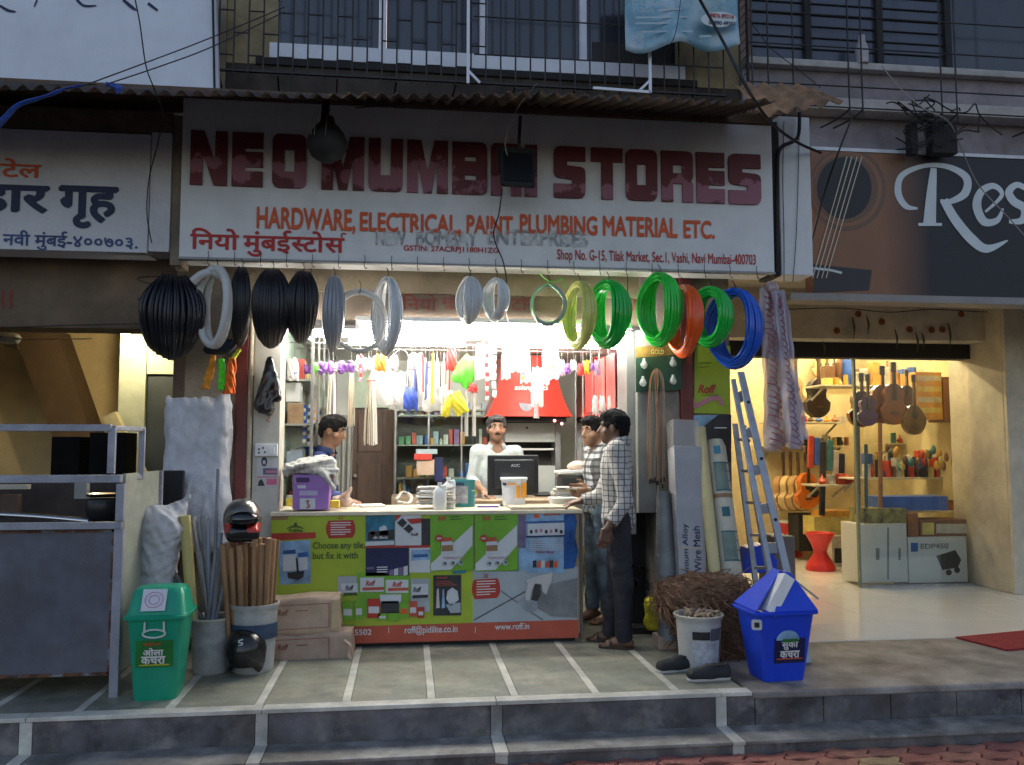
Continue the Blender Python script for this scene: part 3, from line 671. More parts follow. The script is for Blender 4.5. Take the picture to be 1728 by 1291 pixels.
# ---------------------------------------------------------------- banner board on the first floor, left
NY = 6.25
bn = thing('upper_board', P(180, 150, NY), 'big pale board with dark script strokes above the eatery awning', 'sign')
pts = [(-400, -60), (362, -60), (369, 152), (-400, 136)]
MB().prism([(q.x, q.z) for q in (P(x, y, NY) for x, y in pts)], NY, NY + .06).obj('board', M('banner_white', (.72, .74, .80), .5, var=.08, scale=2, dirt=.12), bn)
MB().beam(P(358, -60, NY - .02), P(362, 152, NY - .02), .012, .02, up=(0, 1, 0)).obj('edge_strip', m_dark, bn)
brush(bn, 'lettering', [([(0, 10), (14, 18), (27, 20)], [4, 5, 2]), ([(63, 0), (58, 12)], [3, 2]), ([(130, 0), (142, 10), (163, 10)], [5, 4, 2]), ([(208, 0), (222, 12), (231, 18)], [5, 6, 2]), ([(250, 6), (266, 18)], [5, 4])], NY, m_navy)
# ---------------------------------------------------------------- corrugated awning
m_tin = M('rusty_tin', (.055, .04, .03), .75, var=.4, scale=4, col2=(.17, .075, .03), c2pos=(.5, .7), c2scale=2.5, dirt=.5, bump=.1)
m_tin2 = M('rust_sheet', (.34, .18, .08), .7, var=.4, scale=5, col2=(.10, .055, .03), dirt=.4)
aw = thing('tin_awning', (0, 5.8, PZ(800, 170, 5.6)), 'dark rusty corrugated tin awning running above the shop signs', 'awning')
yb_, yf_ = 6.2, 5.15
za = lambda px, py, Y: PZ(px, py, Y)
def corr(x0, x1, zf0, zf1, zb, mat, yf=yf_, amp=.017, pitch=.098, yb_=yb_):
    n = int((x1 - x0) / pitch * 8)
    def fn(u, v):
        x = x0 + (x1 - x0) * u; y = yf + (yb_ - yf) * v; zf = zf0 + (zf1 - zf0) * u
        return (x, y + .012 * math.sin(x * 7) * (1 - v), zf + (zb - zf) * v + amp * math.sin(2 * math.pi * x / pitch) + .008 * math.sin(x * 2.3))
    MB().grid(fn, n, 6).obj('tin_sheet', mat, aw, solid=.004)
ed = [-5, -3.2, PXX(60, 5.15, 160), PXX(366, 5.15, 160), PXX(640, 5.15, 160), PXX(900, 5.15, 160), PXX(1150, 5.15, 160), PXX(1298, 5.15, 160)]
zf = [za(0, 152, 5.15), za(0, 152, 5.15), za(60, 152, 5.15), za(366, 158, 5.15), za(640, 160, 5.15), za(900, 160, 5.15), za(1150, 168, 5.15), za(1298, 168, 5.15)]
for i in range(len(ed) - 1): corr(ed[i], ed[i + 1] + .04, zf[i], zf[i + 1], zs1 + .12 + .01 * (i % 2), m_tin, yf_ - .012 * (i % 2))
corr(PXX(1284, 5.45, 190), PXX(1424, 5.45, 160), za(1284, 196, 5.45), za(1424, 170, 5.45), za(1350, 146, 5.95), m_tin2, 5.45, .02, .13, 5.95)
MB().bb(-5, sx1, 5.98, 6.3, zs1 + .004, zs1 + .07).obj('back_board', m_brown, aw)
# ---------------------------------------------------------------- first floor windows
m_alu = M('white_aluminium', (.80, .82, .88), .45, var=.06, dirt=.15)
m_pane = M('dark_pane', (.045, .048, .06), .12, var=.15, scale=2, spec=.6)
WY = UY + .04
zb = PZ(800, 120, WY)
win = thing('sliding_window', P(780, 120, WY), 'long white framed sliding window with dark panes behind iron bars', 'window')
wx0, wx1 = PXX(457, WY, 60), PXX(1152, WY, 60)
xs = [wx0, PXX(640, WY, 60), PXX(810, WY, 60), PXX(978, WY, 60), wx1]; fw = .055
for i, x in enumerate(xs): MB().bb(x, x + fw * (1.2 if i == 0 else 1), WY - .03, WY + .05, zb, ztop).obj('frame_post', m_alu, win, bevel=.003)
MB().bb(wx0, wx1, WY - .055, WY - .032, zb - .0, zb + .12).obj('bottom_rail', m_alu, win, bevel=.003)
MB().bb(wx0 - .1, wx1 + .1, WY - .06, WY + .05, zb - .06, zb - .002).obj('sill', m_dark, win, bevel=.005)
for a, b in zip(xs[:-1], xs[1:]): MB().bb(a + fw + .002, b - .002, WY + .01, WY + .02, zb + .04, ztop).obj('pane', m_pane, win)
MB().bb(PXX(1000, WY, 60), wx1 - .1, WY - .002, WY + .008, zb + .08, zb + .3).obj('inner_box', M('inner_box', (.04, .035, .03), .7), win)
wr = thing('louvred_window', P(1500, 119, WY), 'bluish dark window with black mullions above the guitar sign', 'window')
x0 = PXX(1264, WY, 60)
edges = [x0, PXX(1362, WY, 60), PXX(1483, WY, 60), PXX(1598, WY, 60), 8.5]
m_pane2 = M('blue_pane', (.065, .072, .10), .16, var=.15, scale=2)
for i, (a, b) in enumerate(zip(edges[:-1], edges[1:])):
    MB().bb(a + .03, b - .03, WY + .02, WY + .03, zsr, ztop).obj('pane', m_pane2 if i < 3 else m_pane, wr)
    MB().bb(b - .028, b + .028, WY - .02, WY + .05, zsr, ztop).obj('mullion', m_dark, wr)
    if i < 3:
        for j in range(9): MB().bb(a + .03, b - .03, WY + .006, WY + .018, zsr + .07 + j * .1, zsr + .078 + j * .1).obj('louvre_rod', m_dark, wr)
# iron window cages
m_iron = M('black_iron', (.022, .02, .02), .6, var=.3, dirt=.3)
gr = thing('window_grille', P(800, 142, 6.3), 'black iron bar cage in a brick pattern over the sliding window', 'grille')
gy = 6.32; zg0 = PZ(800, 140, gy)
bars = list(range(370, 1245, 25)); bx = [PXX(p, gy, 60) for p in bars]
for x in bx: MB().tube([(x, gy, zg0 - .03), (x, gy, ztop)], .0065, 6).obj('bar', m_iron, gr, smooth=60)
for i, (a, b) in enumerate(zip(bx[:-1], bx[1:])):
    for j in range(8):
        z = zg0 + .12 + j * .34 + (.17 if i % 2 else 0)
        if bars[i] < 800: MB().tube([(a, gy, z), (b, gy, z)], .006, 5).obj('rod', m_iron, gr)
for j in range(5): MB().tube([(PXX(800, gy, 60), gy + .008, zg0 + .23 + j * .3), (bx[-1], gy + .008, zg0 + .23 + j * .3)], .006, 5).obj('rod', m_iron, gr)
MB().beam((bx[0] - .02, gy, zg0), (bx[-1] + .02, gy, zg0), .03, .012).obj('bottom_bar', m_iron, gr)
for x in bx[::4]: MB().beam((x, gy, zg0 - .01), (x - .03, UY + .02, zg0 - .06), .014, .014).obj('bracket', m_iron, gr)
for px in (790, 1096):
    x = PXX(px, gy - .03, 60); MB().beam((x, gy - .03, zg0 - .02), (x, gy - .03, ztop), .022, .02).obj('steel_post', m_alu, gr)
    s = 1 if px < 900 else -1; MB().beam((x, gy - .03, zg0 + .08), (x + .09 * s, gy - .03, zg0 - .01), .018, .018).obj('brace', m_alu, gr)
MB().beam((PXX(1000, gy - .03, 60), gy - .03, zg0 - .005), (PXX(1096, gy - .03, 60), gy - .03, zg0 - .015), .02, .02).obj('steel_rail', m_alu, gr)
g2 = thing('window_grille', P(1500, 195, 6.2), 'thin iron cage of spaced pairs of bars over the bluish window', 'grille')
gy2 = 6.25; zg = PZ(1500, 186, gy2)
for p in (1262, 1268, 1295, 1337, 1430, 1452, 1585, 1610, 1760): x = PXX(p, gy2, 60); MB().tube(catmull([(x, gy2, ztop), (x, gy2, zg + .1), (x, gy2, zg), (x - .05, gy2 + .1, zg - .05), (x - .12, gy2 + .25, zg - .07)], 3), .0075, 6).obj('bar', m_iron, g2, smooth=60)
for py in (-30, 32, 85, 150, 185): z = PZ(1500, py, gy2); MB().tube([(PXX(1262, gy2, 60), gy2, z), (8, gy2, z)], .006, 6).obj('rod', m_iron, g2)
# lattice post at the joint of the two houses
x = PXX(1252, 6.3, 60)
lp = thing('lattice_post', (x, 6.3, PZ(1250, 150, 6.3)), 'upright iron lattice strip between the two upper windows', 'post')
for dx in (-.03, .03): MB().beam((x + dx, 6.28, PZ(1250, 152, 6.28)), (x + dx, 6.28, ztop), .012, .012).obj('upright', m_iron, lp)
for j in range(22): z = PZ(1250, 150, 6.28) + j * .07; MB().beam((x - .03, 6.275, z), (x + .03, 6.275, z + .07), .008, .008).obj('lacing', m_iron, lp)
# torn blue poster tied to the cage
bp = thing('hanging_banner', P(1150, 76, 6.2), 'torn pale blue printed banner tied to the iron window cage', 'banner')
def bfn(u, v):
    px = 1056 + 190 * u; py = -70 + v * (146 + 5 * math.sin(u * 9) + 8 * (1 - u) * v); q = P(px, py, 6.2); q.y += .03 * math.sin(u * 6 + v * 3) + .05 * v * v * math.sin(u * 11); return q
MB().grid(bfn, 30, 14).obj('sheet', M('banner_blue', (.22, .42, .52), .4, var=.2, scale=5, col2=(.5, .58, .62), c2scale=3), bp, smooth=180, solid=.002)
m_bt = plain('banner_text', (.42, .52, .56), .6)
for i, (s, a, b, y) in enumerate((('CLINIC', 1066, 1130, 6), ('YOGA', 1066, 1104, 17))): txt(bp, s, a, b, y - 4, y + 4, 6.15, m_bt, .01)
for a, b, y in ((1110, 1150, 17), (1072, 1160, 30), (1072, 1140, 40), (1082, 1168, 54), (1180, 1200, 62)): brush(bp, 'print_line', [([(a, y), (b, y - 1)], 3)], 6.15, m_bt)
fell(bp, 'number_oval', 1213, 33, 30, 13, 6.15, m_pw, 1); txt(bp, '9876 89216', 1198, 1238, 24, 31, 6.15, m_rd, .02, 3); txt(bp, '09890 49201', 1196, 1240, 36, 43, 6.15, m_navy, .02, 3)
# ================================================================== lamps
def emat(name, col, s):
    if name in MATS: return MATS[name]
    m = bpy.data.materials.new(name); m.use_nodes = True; nt = m.node_tree; b = nt.nodes['Principled BSDF']; b.inputs['Base Color'].default_value = (*col, 1)
    b.inputs['Emission Color'].default_value = (*col, 1); b.inputs['Emission Strength'].default_value = s; MATS[name] = m; return m
E_SHOP, E_EAT, E_MUS = 50.0, 22.0, 24.0
m_tube = emat('tube_light', (1, .97, .90), E_SHOP); m_fix = plain('fixture_white', (.8, .8, .78), .4)
def tube_light(x0, x1, y, z, lab, mat=m_tube, group='tube lights of the hardware shop'):
    t = thing('tube_light', ((x0 + x1) / 2, y, z), lab, 'lamp', group)
    MB().bb(x0, x1, y - .03, y + .03, z + .035, z + .07).obj('fixture', m_fix, t, bevel=.004)
    MB().tube([(x0 + .03, y, z), (x1 - .03, y, z)], .017, 10).obj('tube', mat, t, smooth=60)
    for x in (x0 + .015, x1 - .015): MB().bb(x - .015, x + .015, y - .018, y + .018, z - .02, z + .034).obj('lamp_holder', m_fix, t)
for a, b, y in ((-.75, .2, 6.85), (.35, 1.35, 6.85), (-.5, .5, 7.4), (.7, 1.7, 7.4)): tube_light(a, b, y, zc - .075, 'bright fluorescent tube on the white hardware shop ceiling')
tube_light(PXX(600, 6.3, 553), PXX(985, 6.3, 553), 6.31, PZ(790, 553, 6.31), 'fluorescent tube fixed under the edge of the brown lintel', emat('front_tube', (1, .96, .88), 30.0), None)
for px, py, lab in ((523, 563, 'glowing spiral bulb hanging behind the black coils'), (1060, 568, 'glowing spiral bulb hanging behind the dark green coil')):
    q = P(px, py, 6.22); t = thing('compact_lamp', q, lab, 'lamp'); MB().tube([q + Vector((.022 * math.cos(a), .022 * math.sin(a), -.05 + .011 * a)) for a in np.linspace(0, 9.4, 40)], .008, 7).obj('spiral', emat('cfl_glow', (1, .97, .9), 130.0), t, smooth=180); MB().lathe([(.028, .056), (.03, .07), (.02, .11), (.014, .14)], q, 14).obj('base', m_fix, t, smooth=40); MB().tube([q + Vector((0, 0, .14)), (q.x, q.y, zs0 - .01)], .003, 5).obj('cord', m_dark, t)
# eatery bulb
q = P(212, 562, 8.0); t = thing('light_bulb', q, 'glowing round bulb hanging below the dark beam of the eatery', 'lamp')
m_bulb = emat('bulb_glow', (1, .86, .56), 200.0)
MB().lathe([(.002, -.045), (.025, -.038), (.035, -.015), (.033, .01), (.018, .035), (.014, .05)], q, 16).obj('bulb', m_bulb, t, smooth=180); MB().lathe([(.017, .05), (.017, .09), (.006, .1)], q, 12).obj('socket', m_dark, t); MB().tube([q + Vector((0, 0, .1)), q + Vector((0, 0, .5))], .003, 5).obj('cord', m_dark, t)
m_mtube = emat('music_tube', (1, .84, .52), E_MUS * 2.4)
for a, y in ((3.3, 9.2), (4.7, 9.2), (3.3, 10.2), (4.7, 10.2)): tube_light(a, a + 1.1, y, zr + .0, 'warm tube light on the music shop ceiling', m_mtube, 'tube lights of the music shop')

# ================================================================== counter with its posters
KY = 6.27
kx0, kx1 = PXX(457, KY, 970), PXX(978, KY, 970); kz = PZ(700, 862, KY)
ct = thing('shop_counter', ((kx0 + kx1) / 2, KY + .3, ZP), 'long shop counter with lime green advertising posters pasted over its front', 'counter')
MB().bb(kx0, kx1, KY, KY + .62, ZP + .06, kz - .03).obj('body', M('counter_ply', (.33, .25, .16), .7, dirt=.4), ct)
MB().bb(kx0 + .05, kx1 - .03, KY + .03, KY + .6, ZP, ZP + .06).obj('plinth', m_dark, ct)
MB().bb(kx0 - .01, kx1 + .02, KY - .02, KY + .66, kz - .028, kz).obj('top', M('counter_top', (.70, .62, .45), .45, var=.12, scale=4, dirt=.25), ct, bevel=.004)
MB().bb(kx1 + .002, kx1 + .022, KY - .012, KY + .03, ZP + .02, kz - .03).obj('edge_post', M('edge_steel', (.12, .10, .08), .5, metal=.4), ct)
m_lime = M('lime_vinyl', (.36, .47, .03), .38, var=.1, scale=2.5, dirt=.15); m_green = M('green_vinyl', (.16, .38, .03), .35, var=.08); m_wv = M('white_vinyl', (.58, .6, .62), .35, var=.06, dirt=.12)
m_rv = M('red_vinyl', (.42, .035, .02), .4, var=.1); m_rv2 = M('orange_red_vinyl', (.5, .085, .045), .4, var=.1, dirt=.15); m_gv = M('grey_tile_print', (.36, .4, .42), .4, var=.12, scale=3); m_dv = plain('dark_print', (.03, .03, .034), .4, var=.3)
m_bv = plain('blue_print', (.03, .11, .32), .4, var=.3, scale=9); m_bl = M('pale_blue_print', (.24, .40, .58), .4, var=.35, scale=7); m_tv = M('teal_print', (.02, .16, .24), .4, var=.4, scale=9); m_nv = plain('navy_print', (.008, .014, .07), .4, var=.2); m_bt2 = plain('lime_text', (.05, .09, .02), .5); m_tw = plain('white_text', (.7, .68, .66), .5); m_br = M('brown_tape', (.28, .16, .07), .5)
m_pu = plain('purple_print', (.16, .12, .22), .5, var=.3); m_sk = plain('glove_print', (.52, .49, .47), .5); m_pk = plain('pink_print', (.5, .2, .25), .5)
K = KY
flat(ct, 'poster', [(458, 867), (798, 863), (798, 1055), (458, 1062)], K, m_lime, 1)
flat(ct, 'poster', [(798, 960), (975, 956), (975, 1046), (798, 1054)], K, m_gv, 1)
flat(ct, 'poster_band', [(458, 1061), (976, 1045.5), (976, 1076), (740, 1082), (600, 1086), (585, 1078), (458, 1090)], K, m_rv2, 2)
flat(ct, 'tape', [(458, 866), (486, 865), (486, 877), (458, 878)], K, m_br, 2)
brush(ct, 'logo', [([(484, 892), (498, 888), (513, 892)], [1, 4, 1])], K, m_bt2, 2); fell(ct, 'logo', 499, 884.5, 2.8, 2.8, K, m_bt2, 2, 14); txt(ct, 'Pidilite', 488, 511, 892, 898, K, m_bt2, .03)
flat(ct, 'print_band', [(458, 900), (533, 898), (533, 908), (458, 913)], K, m_rv, 2)
flat(ct, 'photo_print', [(470, 914), (524, 911), (525, 984), (473, 987)], K, m_bl, 2)
for p, m in (([(478, 929), (499, 927), (499, 934), (478, 935)], m_bv), ([(503, 933), (520, 931), (521, 939), (503, 940)], m_bv), ([(477, 936), (500, 935), (501, 962), (478, 964)], m_wv), ([(504, 941), (519, 940), (519, 961), (504, 962)], m_wv), ([(499, 941), (502, 941), (505, 966), (501, 966)], m_dv), ([(485, 966), (514, 963), (512, 974), (503, 979), (486, 975)], m_dv)): flat(ct, 'photo_print', p, K, m, 3)
def badge(x0, y0, x1, y1, sk):
    flat(ct, 'badge', [(x0 + 4, y0 + sk), (x1 - 4, y0 - sk), (x1 - 1, y0 + 7), (x1, (y0 + y1) / 2), (x1 - 1, y1 - 8), (x1 - 5, y1 - sk), (x0 + 5, y1 + sk), (x0 + 1, y1 - 8), (x0, (y0 + y1) / 2), (x0 + 1, y0 + 8)], K, m_rv, 2)
    for i in range(6): brush(ct, 'badge_line', [([(x0 + 8, y0 + 4 + i * (y1 - y0 - 6) / 6), (x1 - 8 - 9 * (i % 3 == 2), y0 + 4 + i * (y1 - y0 - 6) / 6 - sk)], 1.5)], K, m_tw, 4)
    txt(ct, '32', (x0 + x1) / 2 - 4, (x0 + x1) / 2 + 4, y0 - 9, y0 - 2, K, m_rv, .02, 3)
badge(550, 878, 600, 908, .6); badge(796, 977, 844, 1010, 1.2)
txt(ct, 'Choose any tile,', 528, 616, 914, 929, K, m_bt2, .012, 3); txt(ct, 'but fix it with', 528, 604, 931, 943, K, m_bt2, .012, 3)
def poster(x0, y0, x1, y1, m, layer=3, sk=0): return flat(ct, 'poster', [(x0, y0 + sk), (x1, y0), (x1, y1), (x0, y1 + sk)], K, m, layer)
poster(617, 868, 666, 920, m_tv, 3, .5)
for p, m in (([(621, 898), (665, 893), (665, 910), (621, 912)], m_dv), ([(640, 890), (648, 886), (652, 888), (656, 902), (641, 903)], m_wv), ([(617, 914), (665, 912), (665, 919), (617, 921)], m_wv)): flat(ct, 'poster_print', p, K, m, 5)
fell(ct, 'poster_print', 629, 899, 4, 4, K, m_rv, 5); txt(ct, 'dr.fixit', 630, 655, 904, 909, K, m_tw, .02, 6)
poster(667, 867, 711, 920, m_wv, 3, .5); flat(ct, 'poster_print', [(667, 868), (680, 867), (667, 880)], K, m_rv, 5); flat(ct, 'poster_print', [(686, 876), (711, 874), (711, 882), (694, 884)], K, m_rv, 5)
for cx, cy in ((679, 882), (690, 892)): flat(ct, 'poster_print', [(cx - 9, cy), (cx, cy - 8), (cx + 8, cy), (cx, cy + 8)], K, m_dv, 6)
txt(ct, 'Roff', 694, 706, 899, 904, K, m_dv, .02, 5)
poster(711, 875, 727, 920, m_dv, 2); flat(ct, 'poster_band', [(617, 921), (727, 919), (727, 924), (617, 926)], K, m_rv, 2)
poster(617, 924, 690, 971, m_nv, 3, .8)
for i in range(4): flat(ct, 'poster_print', [(657 + i * 8, 962 - i * 2), (664 + i * 8, 960 - i * 2), (664 + i * 8, 970), (657 + i * 8, 971)], K, m_wv if i % 2 else m_pu, 5)
for i in range(3): brush(ct, 'poster_line', [([(636, 957 + i * 4), (654, 956.5 + i * 4)], 1.6)], K, m_tw, 5)
brush(ct, 'poster_line', [([(619, 959), (631, 958)], 4)], K, m_pu, 5)
poster(691, 924, 727, 966, m_wv, 2); flat(ct, 'poster_print', [(694, 928), (726, 927), (726, 944), (694, 946)], K, m_bl, 4); brush(ct, 'poster_print', [([(697, 938), (722, 937)], 5)], K, m_bv, 5)
# the pair of green adhesive posters (the printed mascot is left out)
for ox in (0, 75):
    poster(726 + ox, 866, 799 + ox, 963, m_green, 4, .8)
    flat(ct, 'poster_print', [(797 + ox, 886), (797 + ox, 920), (761 + ox, 961), (727 + ox, 962.5), (727 + ox, 951)], K, m_wv, 6)
    flat(ct, 'poster_print', [(798.5 + ox, 927), (798.5 + ox, 961), (770 + ox, 961.5)], K, m_green, 7)
    txt(ct, 'Roff', 739 + ox, 753 + ox, 870, 878, K, m_rv2, .03, 7, shear=.25)
    for i in range(2): brush(ct, 'poster_line', [([(759 + ox, 872 + i * 4), (776 + ox + i * 5, 871.5 + i * 4)], 1.3)], K, m_bt2, 7)
    flat(ct, 'jar_print', [(745 + ox, 914), (763 + ox, 913), (765 + ox, 933), (744 + ox, 934)], K, m_wv, 8); flat(ct, 'jar_print', [(747 + ox, 907), (762 + ox, 906), (763 + ox, 913), (746 + ox, 914)], K, m_rv2, 8); flat(ct, 'jar_print', [(745 + ox, 920), (764 + ox, 919), (764 + ox, 929), (745 + ox, 930)], K, m_br, 9)
    fell(ct, 'seal_print', 741 + ox, 908, 6.5, 6, K, m_rv, 9, 18); txt(ct, 'NEW', 737 + ox, 745 + ox, 906, 910, K, m_tw, .03, 11)
    txt(ct, 'TERMINATOR', 748 + ox, 784 + ox, 939, 943, K, m_pk, .01, 8, space=1.3)
    for i in range(3): fell(ct, 'icon_print', 750 + ox + i * 13.5, 951 - i * .8, 4.5, 4.2, K, m_gv, 8, 14); fell(ct, 'icon_print', 751 + ox + i * 13.5, 950 - i * .8, 2, 1.8, K, m_dv, 9, 10)
flat(ct, 'tape', [(764, 963), (786, 962), (786, 967), (764, 968)], K, m_tv, 5); poster(803, 959, 875, 964, m_bv, 2)
poster(873, 870, 888, 925, m_pu, 2); poster(875, 925, 889, 962, m_bl, 2)
poster(887, 867, 953, 966, m_bl, 3, .5)
flat(ct, 'poster_print', [(887, 880), (953, 878), (953, 881), (887, 883)], K, m_bv, 5); flat(ct, 'poster_print', [(890, 884), (952, 882), (952, 904), (890, 905)], K, m_wv, 5); flat(ct, 'poster_print', [(887, 904), (953, 902.5), (953, 905), (887, 906.5)], K, m_nv, 6)
for i, c in enumerate((m_dv, m_pu, m_pk, m_dv, m_pk, m_dv, m_dv)): fell(ct, 'poster_print', 896 + i * 8.4, 897 - (i % 3), 2.4, 3.4, K, c, 7, 10)
fell(ct, 'poster_print', 905, 871, 5, 3.5, K, m_or, 5, 14); brush(ct, 'poster_line', [([(917, 869), (945, 868)], 2)], K, m_rv2, 5)
for i in range(7): brush(ct, 'poster_line', [([(893, 910 + i * 3), (950, 909 + i * 3)], 1.0)], K, m_wv, 5)
txt(ct, 'Product Range', 904, 935, 929, 934, K, m_rv, .015, 5)
for i, c in enumerate((m_dv, m_or, m_wv, m_rv2, m_dv, m_or)): flat(ct, 'poster_print', [(899 + i * 7, 946 + (i % 2) * 3), (905 + i * 7, 945), (905 + i * 7, 957), (899 + i * 7, 958)], K, c, 5)
flat(ct, 'poster', [(951, 868), (970, 867), (973, 880), (970, 905), (975, 930), (969, 958), (951, 960)], K, plain('blue_film', (.02, .10, .33), .25, var=.4, scale=8), 4)
# product packs printed along the lower lime sheet
for x0, y0, x1, y1, m in ((570, 972, 602, 1003, m_gv), (604, 966, 650, 1040, m_green), (608, 974, 648, 998, m_wv), (650, 968, 692, 1030, m_green), (651, 978, 689, 1000, m_wv), (693, 976, 725, 1032, m_gv), (695, 985, 722, 1006, m_wv), (576, 984, 604, 1002, m_wv)): poster(x0, y0, x1, y1, m, {m_green: 3, m_gv: 4}.get(m, 5), .4)
for x, y, w, m in ((583, 987, 14, m_dv), (617, 979, 17, m_rv), (662, 981, 17, m_rv), (697, 990, 14, m_dv)): txt(ct, 'Roff', x, x + w, y, y + 9, K, m, .03, 6, shear=.3)
for x0, x1, y, m in ((580, 603, 1000, m_bt2), (612, 648, 991, m_rv2), (655, 689, 992, m_rv2), (696, 722, 1004, m_dv)): flat(ct, 'print_band', [(x0, y), (x1, y - 1), (x1, y + 4), (x0, y + 5)], K, m, 6)
for x, y, w, h, a, b in ((578, 1014, 18, 32, m_green, m_wv), (599, 1013, 14, 32, m_green, m_wv), (620, 1010, 22, 32, m_rv, m_wv), (641, 1003, 36, 14, m_wv, m_wv), (643, 1014, 30, 20, m_dv, m_dv), (674, 1016, 16, 26, m_green, m_or), (690, 1014, 14, 26, m_rv2, m_wv), (704, 1024, 12, 18, m_rv, m_wv), (638, 1034, 15, 12, m_green, m_wv), (655, 1033, 18, 14, m_green, m_green)):
    flat(ct, 'pack_print', [(x, y), (x + w, y - .5), (x + w, y + h), (x, y + h + .5)], K, a, 7); flat(ct, 'pack_print', [(x + 2, y + h * .4), (x + w - 2, y + h * .4), (x + w - 2, y + h * .75), (x + 2, y + h * .75)], K, b, 8)
poster(731, 970, 778, 1038, m_dv, 4, .6); txt(ct, 'Jivanjor', 737, 756, 972, 977, K, m_rv2, .03, 6)
for i in range(3): brush(ct, 'poster_line', [([(736, 981 + i * 3), (760 + 5 * i, 980.5 + i * 3)], 1)], K, m_rv2, 6)
for p, m in (([(737, 995), (740, 992), (742, 1025), (736, 1026)], m_sk), ([(747, 994), (749, 994), (751, 1025), (745, 1026)], m_bl), ([(755, 997), (763, 991), (772, 997), (774, 1012), (760, 1022), (753, 1010)], m_wv), ([(752, 1020), (777, 1016), (777, 1033), (760, 1034)], m_gv)): flat(ct, 'poster_print', p, K, m, 6)
# tile photograph with trowel and gloved hand
brush(ct, 'joint_print', [([(800, 1046), (886, 998)], 1.6), ([(845, 997), (874, 1017)], 1.1), ([(896, 1033), (916, 1046)], 1.3)], K, m_dv, 3)
flat(ct, 'grey_patch_print', [(905, 1000), (930, 985), (974, 975), (974, 1042), (930, 1040), (905, 1025)], K, plain('grey_print', (.2, .2, .2), .5, var=.3, scale=4), 3)  # grey patch printed on the tile picture
flat(ct, 'trowel_print', [(874, 1014), (888, 1006), (906, 1014), (906, 1028), (898, 1034), (884, 1029)], K, plain('steel_print', (.3, .33, .36), .4, var=.3), 4)
flat(ct, 'glove_print', [(886, 1004), (890, 985), (887, 978), (905, 972), (932, 966), (931, 978), (926, 990), (921, 1003), (915, 998), (914, 986), (903, 984), (896, 996), (893, 1013), (887, 1012)], K, m_sk, 6)
flat(ct, 'handle_print', [(902, 985), (912, 986), (912, 1004), (906, 1014), (896, 1012)], K, m_dv, 5)
txt(ct, '1800 22 5502', 548, 627, 1062, 1072, K, m_tw, .02, 4); txt(ct, 'roff@pidilite.co.in', 683, 772, 1055, 1071, K, m_tw, .016, 4); txt(ct, 'www.roff.in', 835, 893, 1051, 1062, K, m_tw, .016, 4)
for x in (656, 802): brush(ct, 'divider', [([(x, 1058), (x, 1068)], 1)], K, m_tw, 4)

# ================================================================== goods standing on the counter
kzt = kz
def onk(px, py): return G(px, py, kz)
def carton(name, x0, x1, yt, yb, Y, depth, mat, lab, cat='box', flaps=None, group=None, rz=0.0):
    a, b = PXX(x0, Y, (yt + yb) / 2), PXX(x1, Y, (yt + yb) / 2); xm = (x0 + x1) / 2; zb, zt = PZ(xm, yb, Y), PZ(xm, yt, Y)
    t = thing(name, ((a + b) / 2, Y + depth / 2, zb), lab, cat, group); MB().box(((a + b) / 2, Y + depth / 2, (zb + zt) / 2), (b - a, depth, zt - zb), rz=rz).obj('carton', mat, t, bevel=.003); return t
Yp = KY + .03
pb = carton('product_box', 494, 555, 801, 860, Yp, .2, M('purple_card', (.33, .16, .46), .5, var=.1), 'purple cardboard box with printed label standing on the counter end')
frect(pb, 'label_print', 500, 806, 522, 814, Yp, plain('plum_print', (.06, .02, .10), .5)); frect(pb, 'label_print', 502, 819, 516, 824, Yp, m_wv); frect(pb, 'label_print', 505, 828, 536, 836, Yp, plain('lilac_print', (.45, .4, .55), .5)); frect(pb, 'label_print', 506, 841, 532, 859, Yp, m_wv); brush(pb, 'label_print', [([(516, 846), (521, 845), (519, 850), (523, 854), (517, 857)], 2)], Yp, m_rv, 3)
pos = onk(560, 858); 
carton('small_box', 549, 572, 845, 857, KY + .1, .1, M('yellow_card', (.7, .5, .04), .5), 'small yellow carton lying beside the purple box')
# bundle of newspapers thrown over the purple box
s = SDF((-1.0, 6.2, kz + .1), (-.4, 6.65, kz + .5), .007); zt = PZ(520, 802, Yp)
for i, (dx, dz, w) in enumerate(((0, .0, .19), (.02, .022, .18), (-.01, .044, .17), (.015, .066, .15), (.03, .085, .11))): s.rbox((PXX(522, Yp, 790) + dx, 6.40, zt + .02 + dz), (w, .11, .014), .012, rotm(.03 * i, .10 - .06 * i, .1 * i), k=.012)
s.cone((PXX(482, Yp, 800), 6.33, zt + .01), (PXX(505, Yp, 780), 6.36, zt + .07), .02, .025, k=.03).cone((PXX(560, Yp, 790), 6.36, zt + .06), (PXX(566, Yp, 818), 6.34, zt - .06), .03, .02, k=.03).cone((PXX(545, Yp, 812), 6.29, zt + .02), (PXX(563, Yp, 828), 6.29, zt - .09), .02, .02, k=.03)
s.wobble(.006, 22, 3); s.obj('newspaper_bundle', M('newsprint', (.52, .5, .45), .8, var=.25, scale=18, col2=(.16, .15, .14), c2pos=(.5, .62), c2scale=14, bump=.2, bscale=40), label='crumpled bundle of old newspapers heaped on the purple box', cat='newspapers')
for x0, x1, y, lab in ((563, 603, 851, 'loose white paper sheet lying on the counter beside the yellow carton'), (604, 650, 852, 'flat white paper lying on the bare middle of the counter')):
    a, b = onk(x0, y + 5), onk(x1, y - 1); MB().box(((a.x + b.x) / 2, a.y + .10, kz + .012), (b.x - a.x, .14, .012), rz=.3, rx=.03).obj('paper_sheet', m_white, bevel=.003, label=lab, cat='paper')
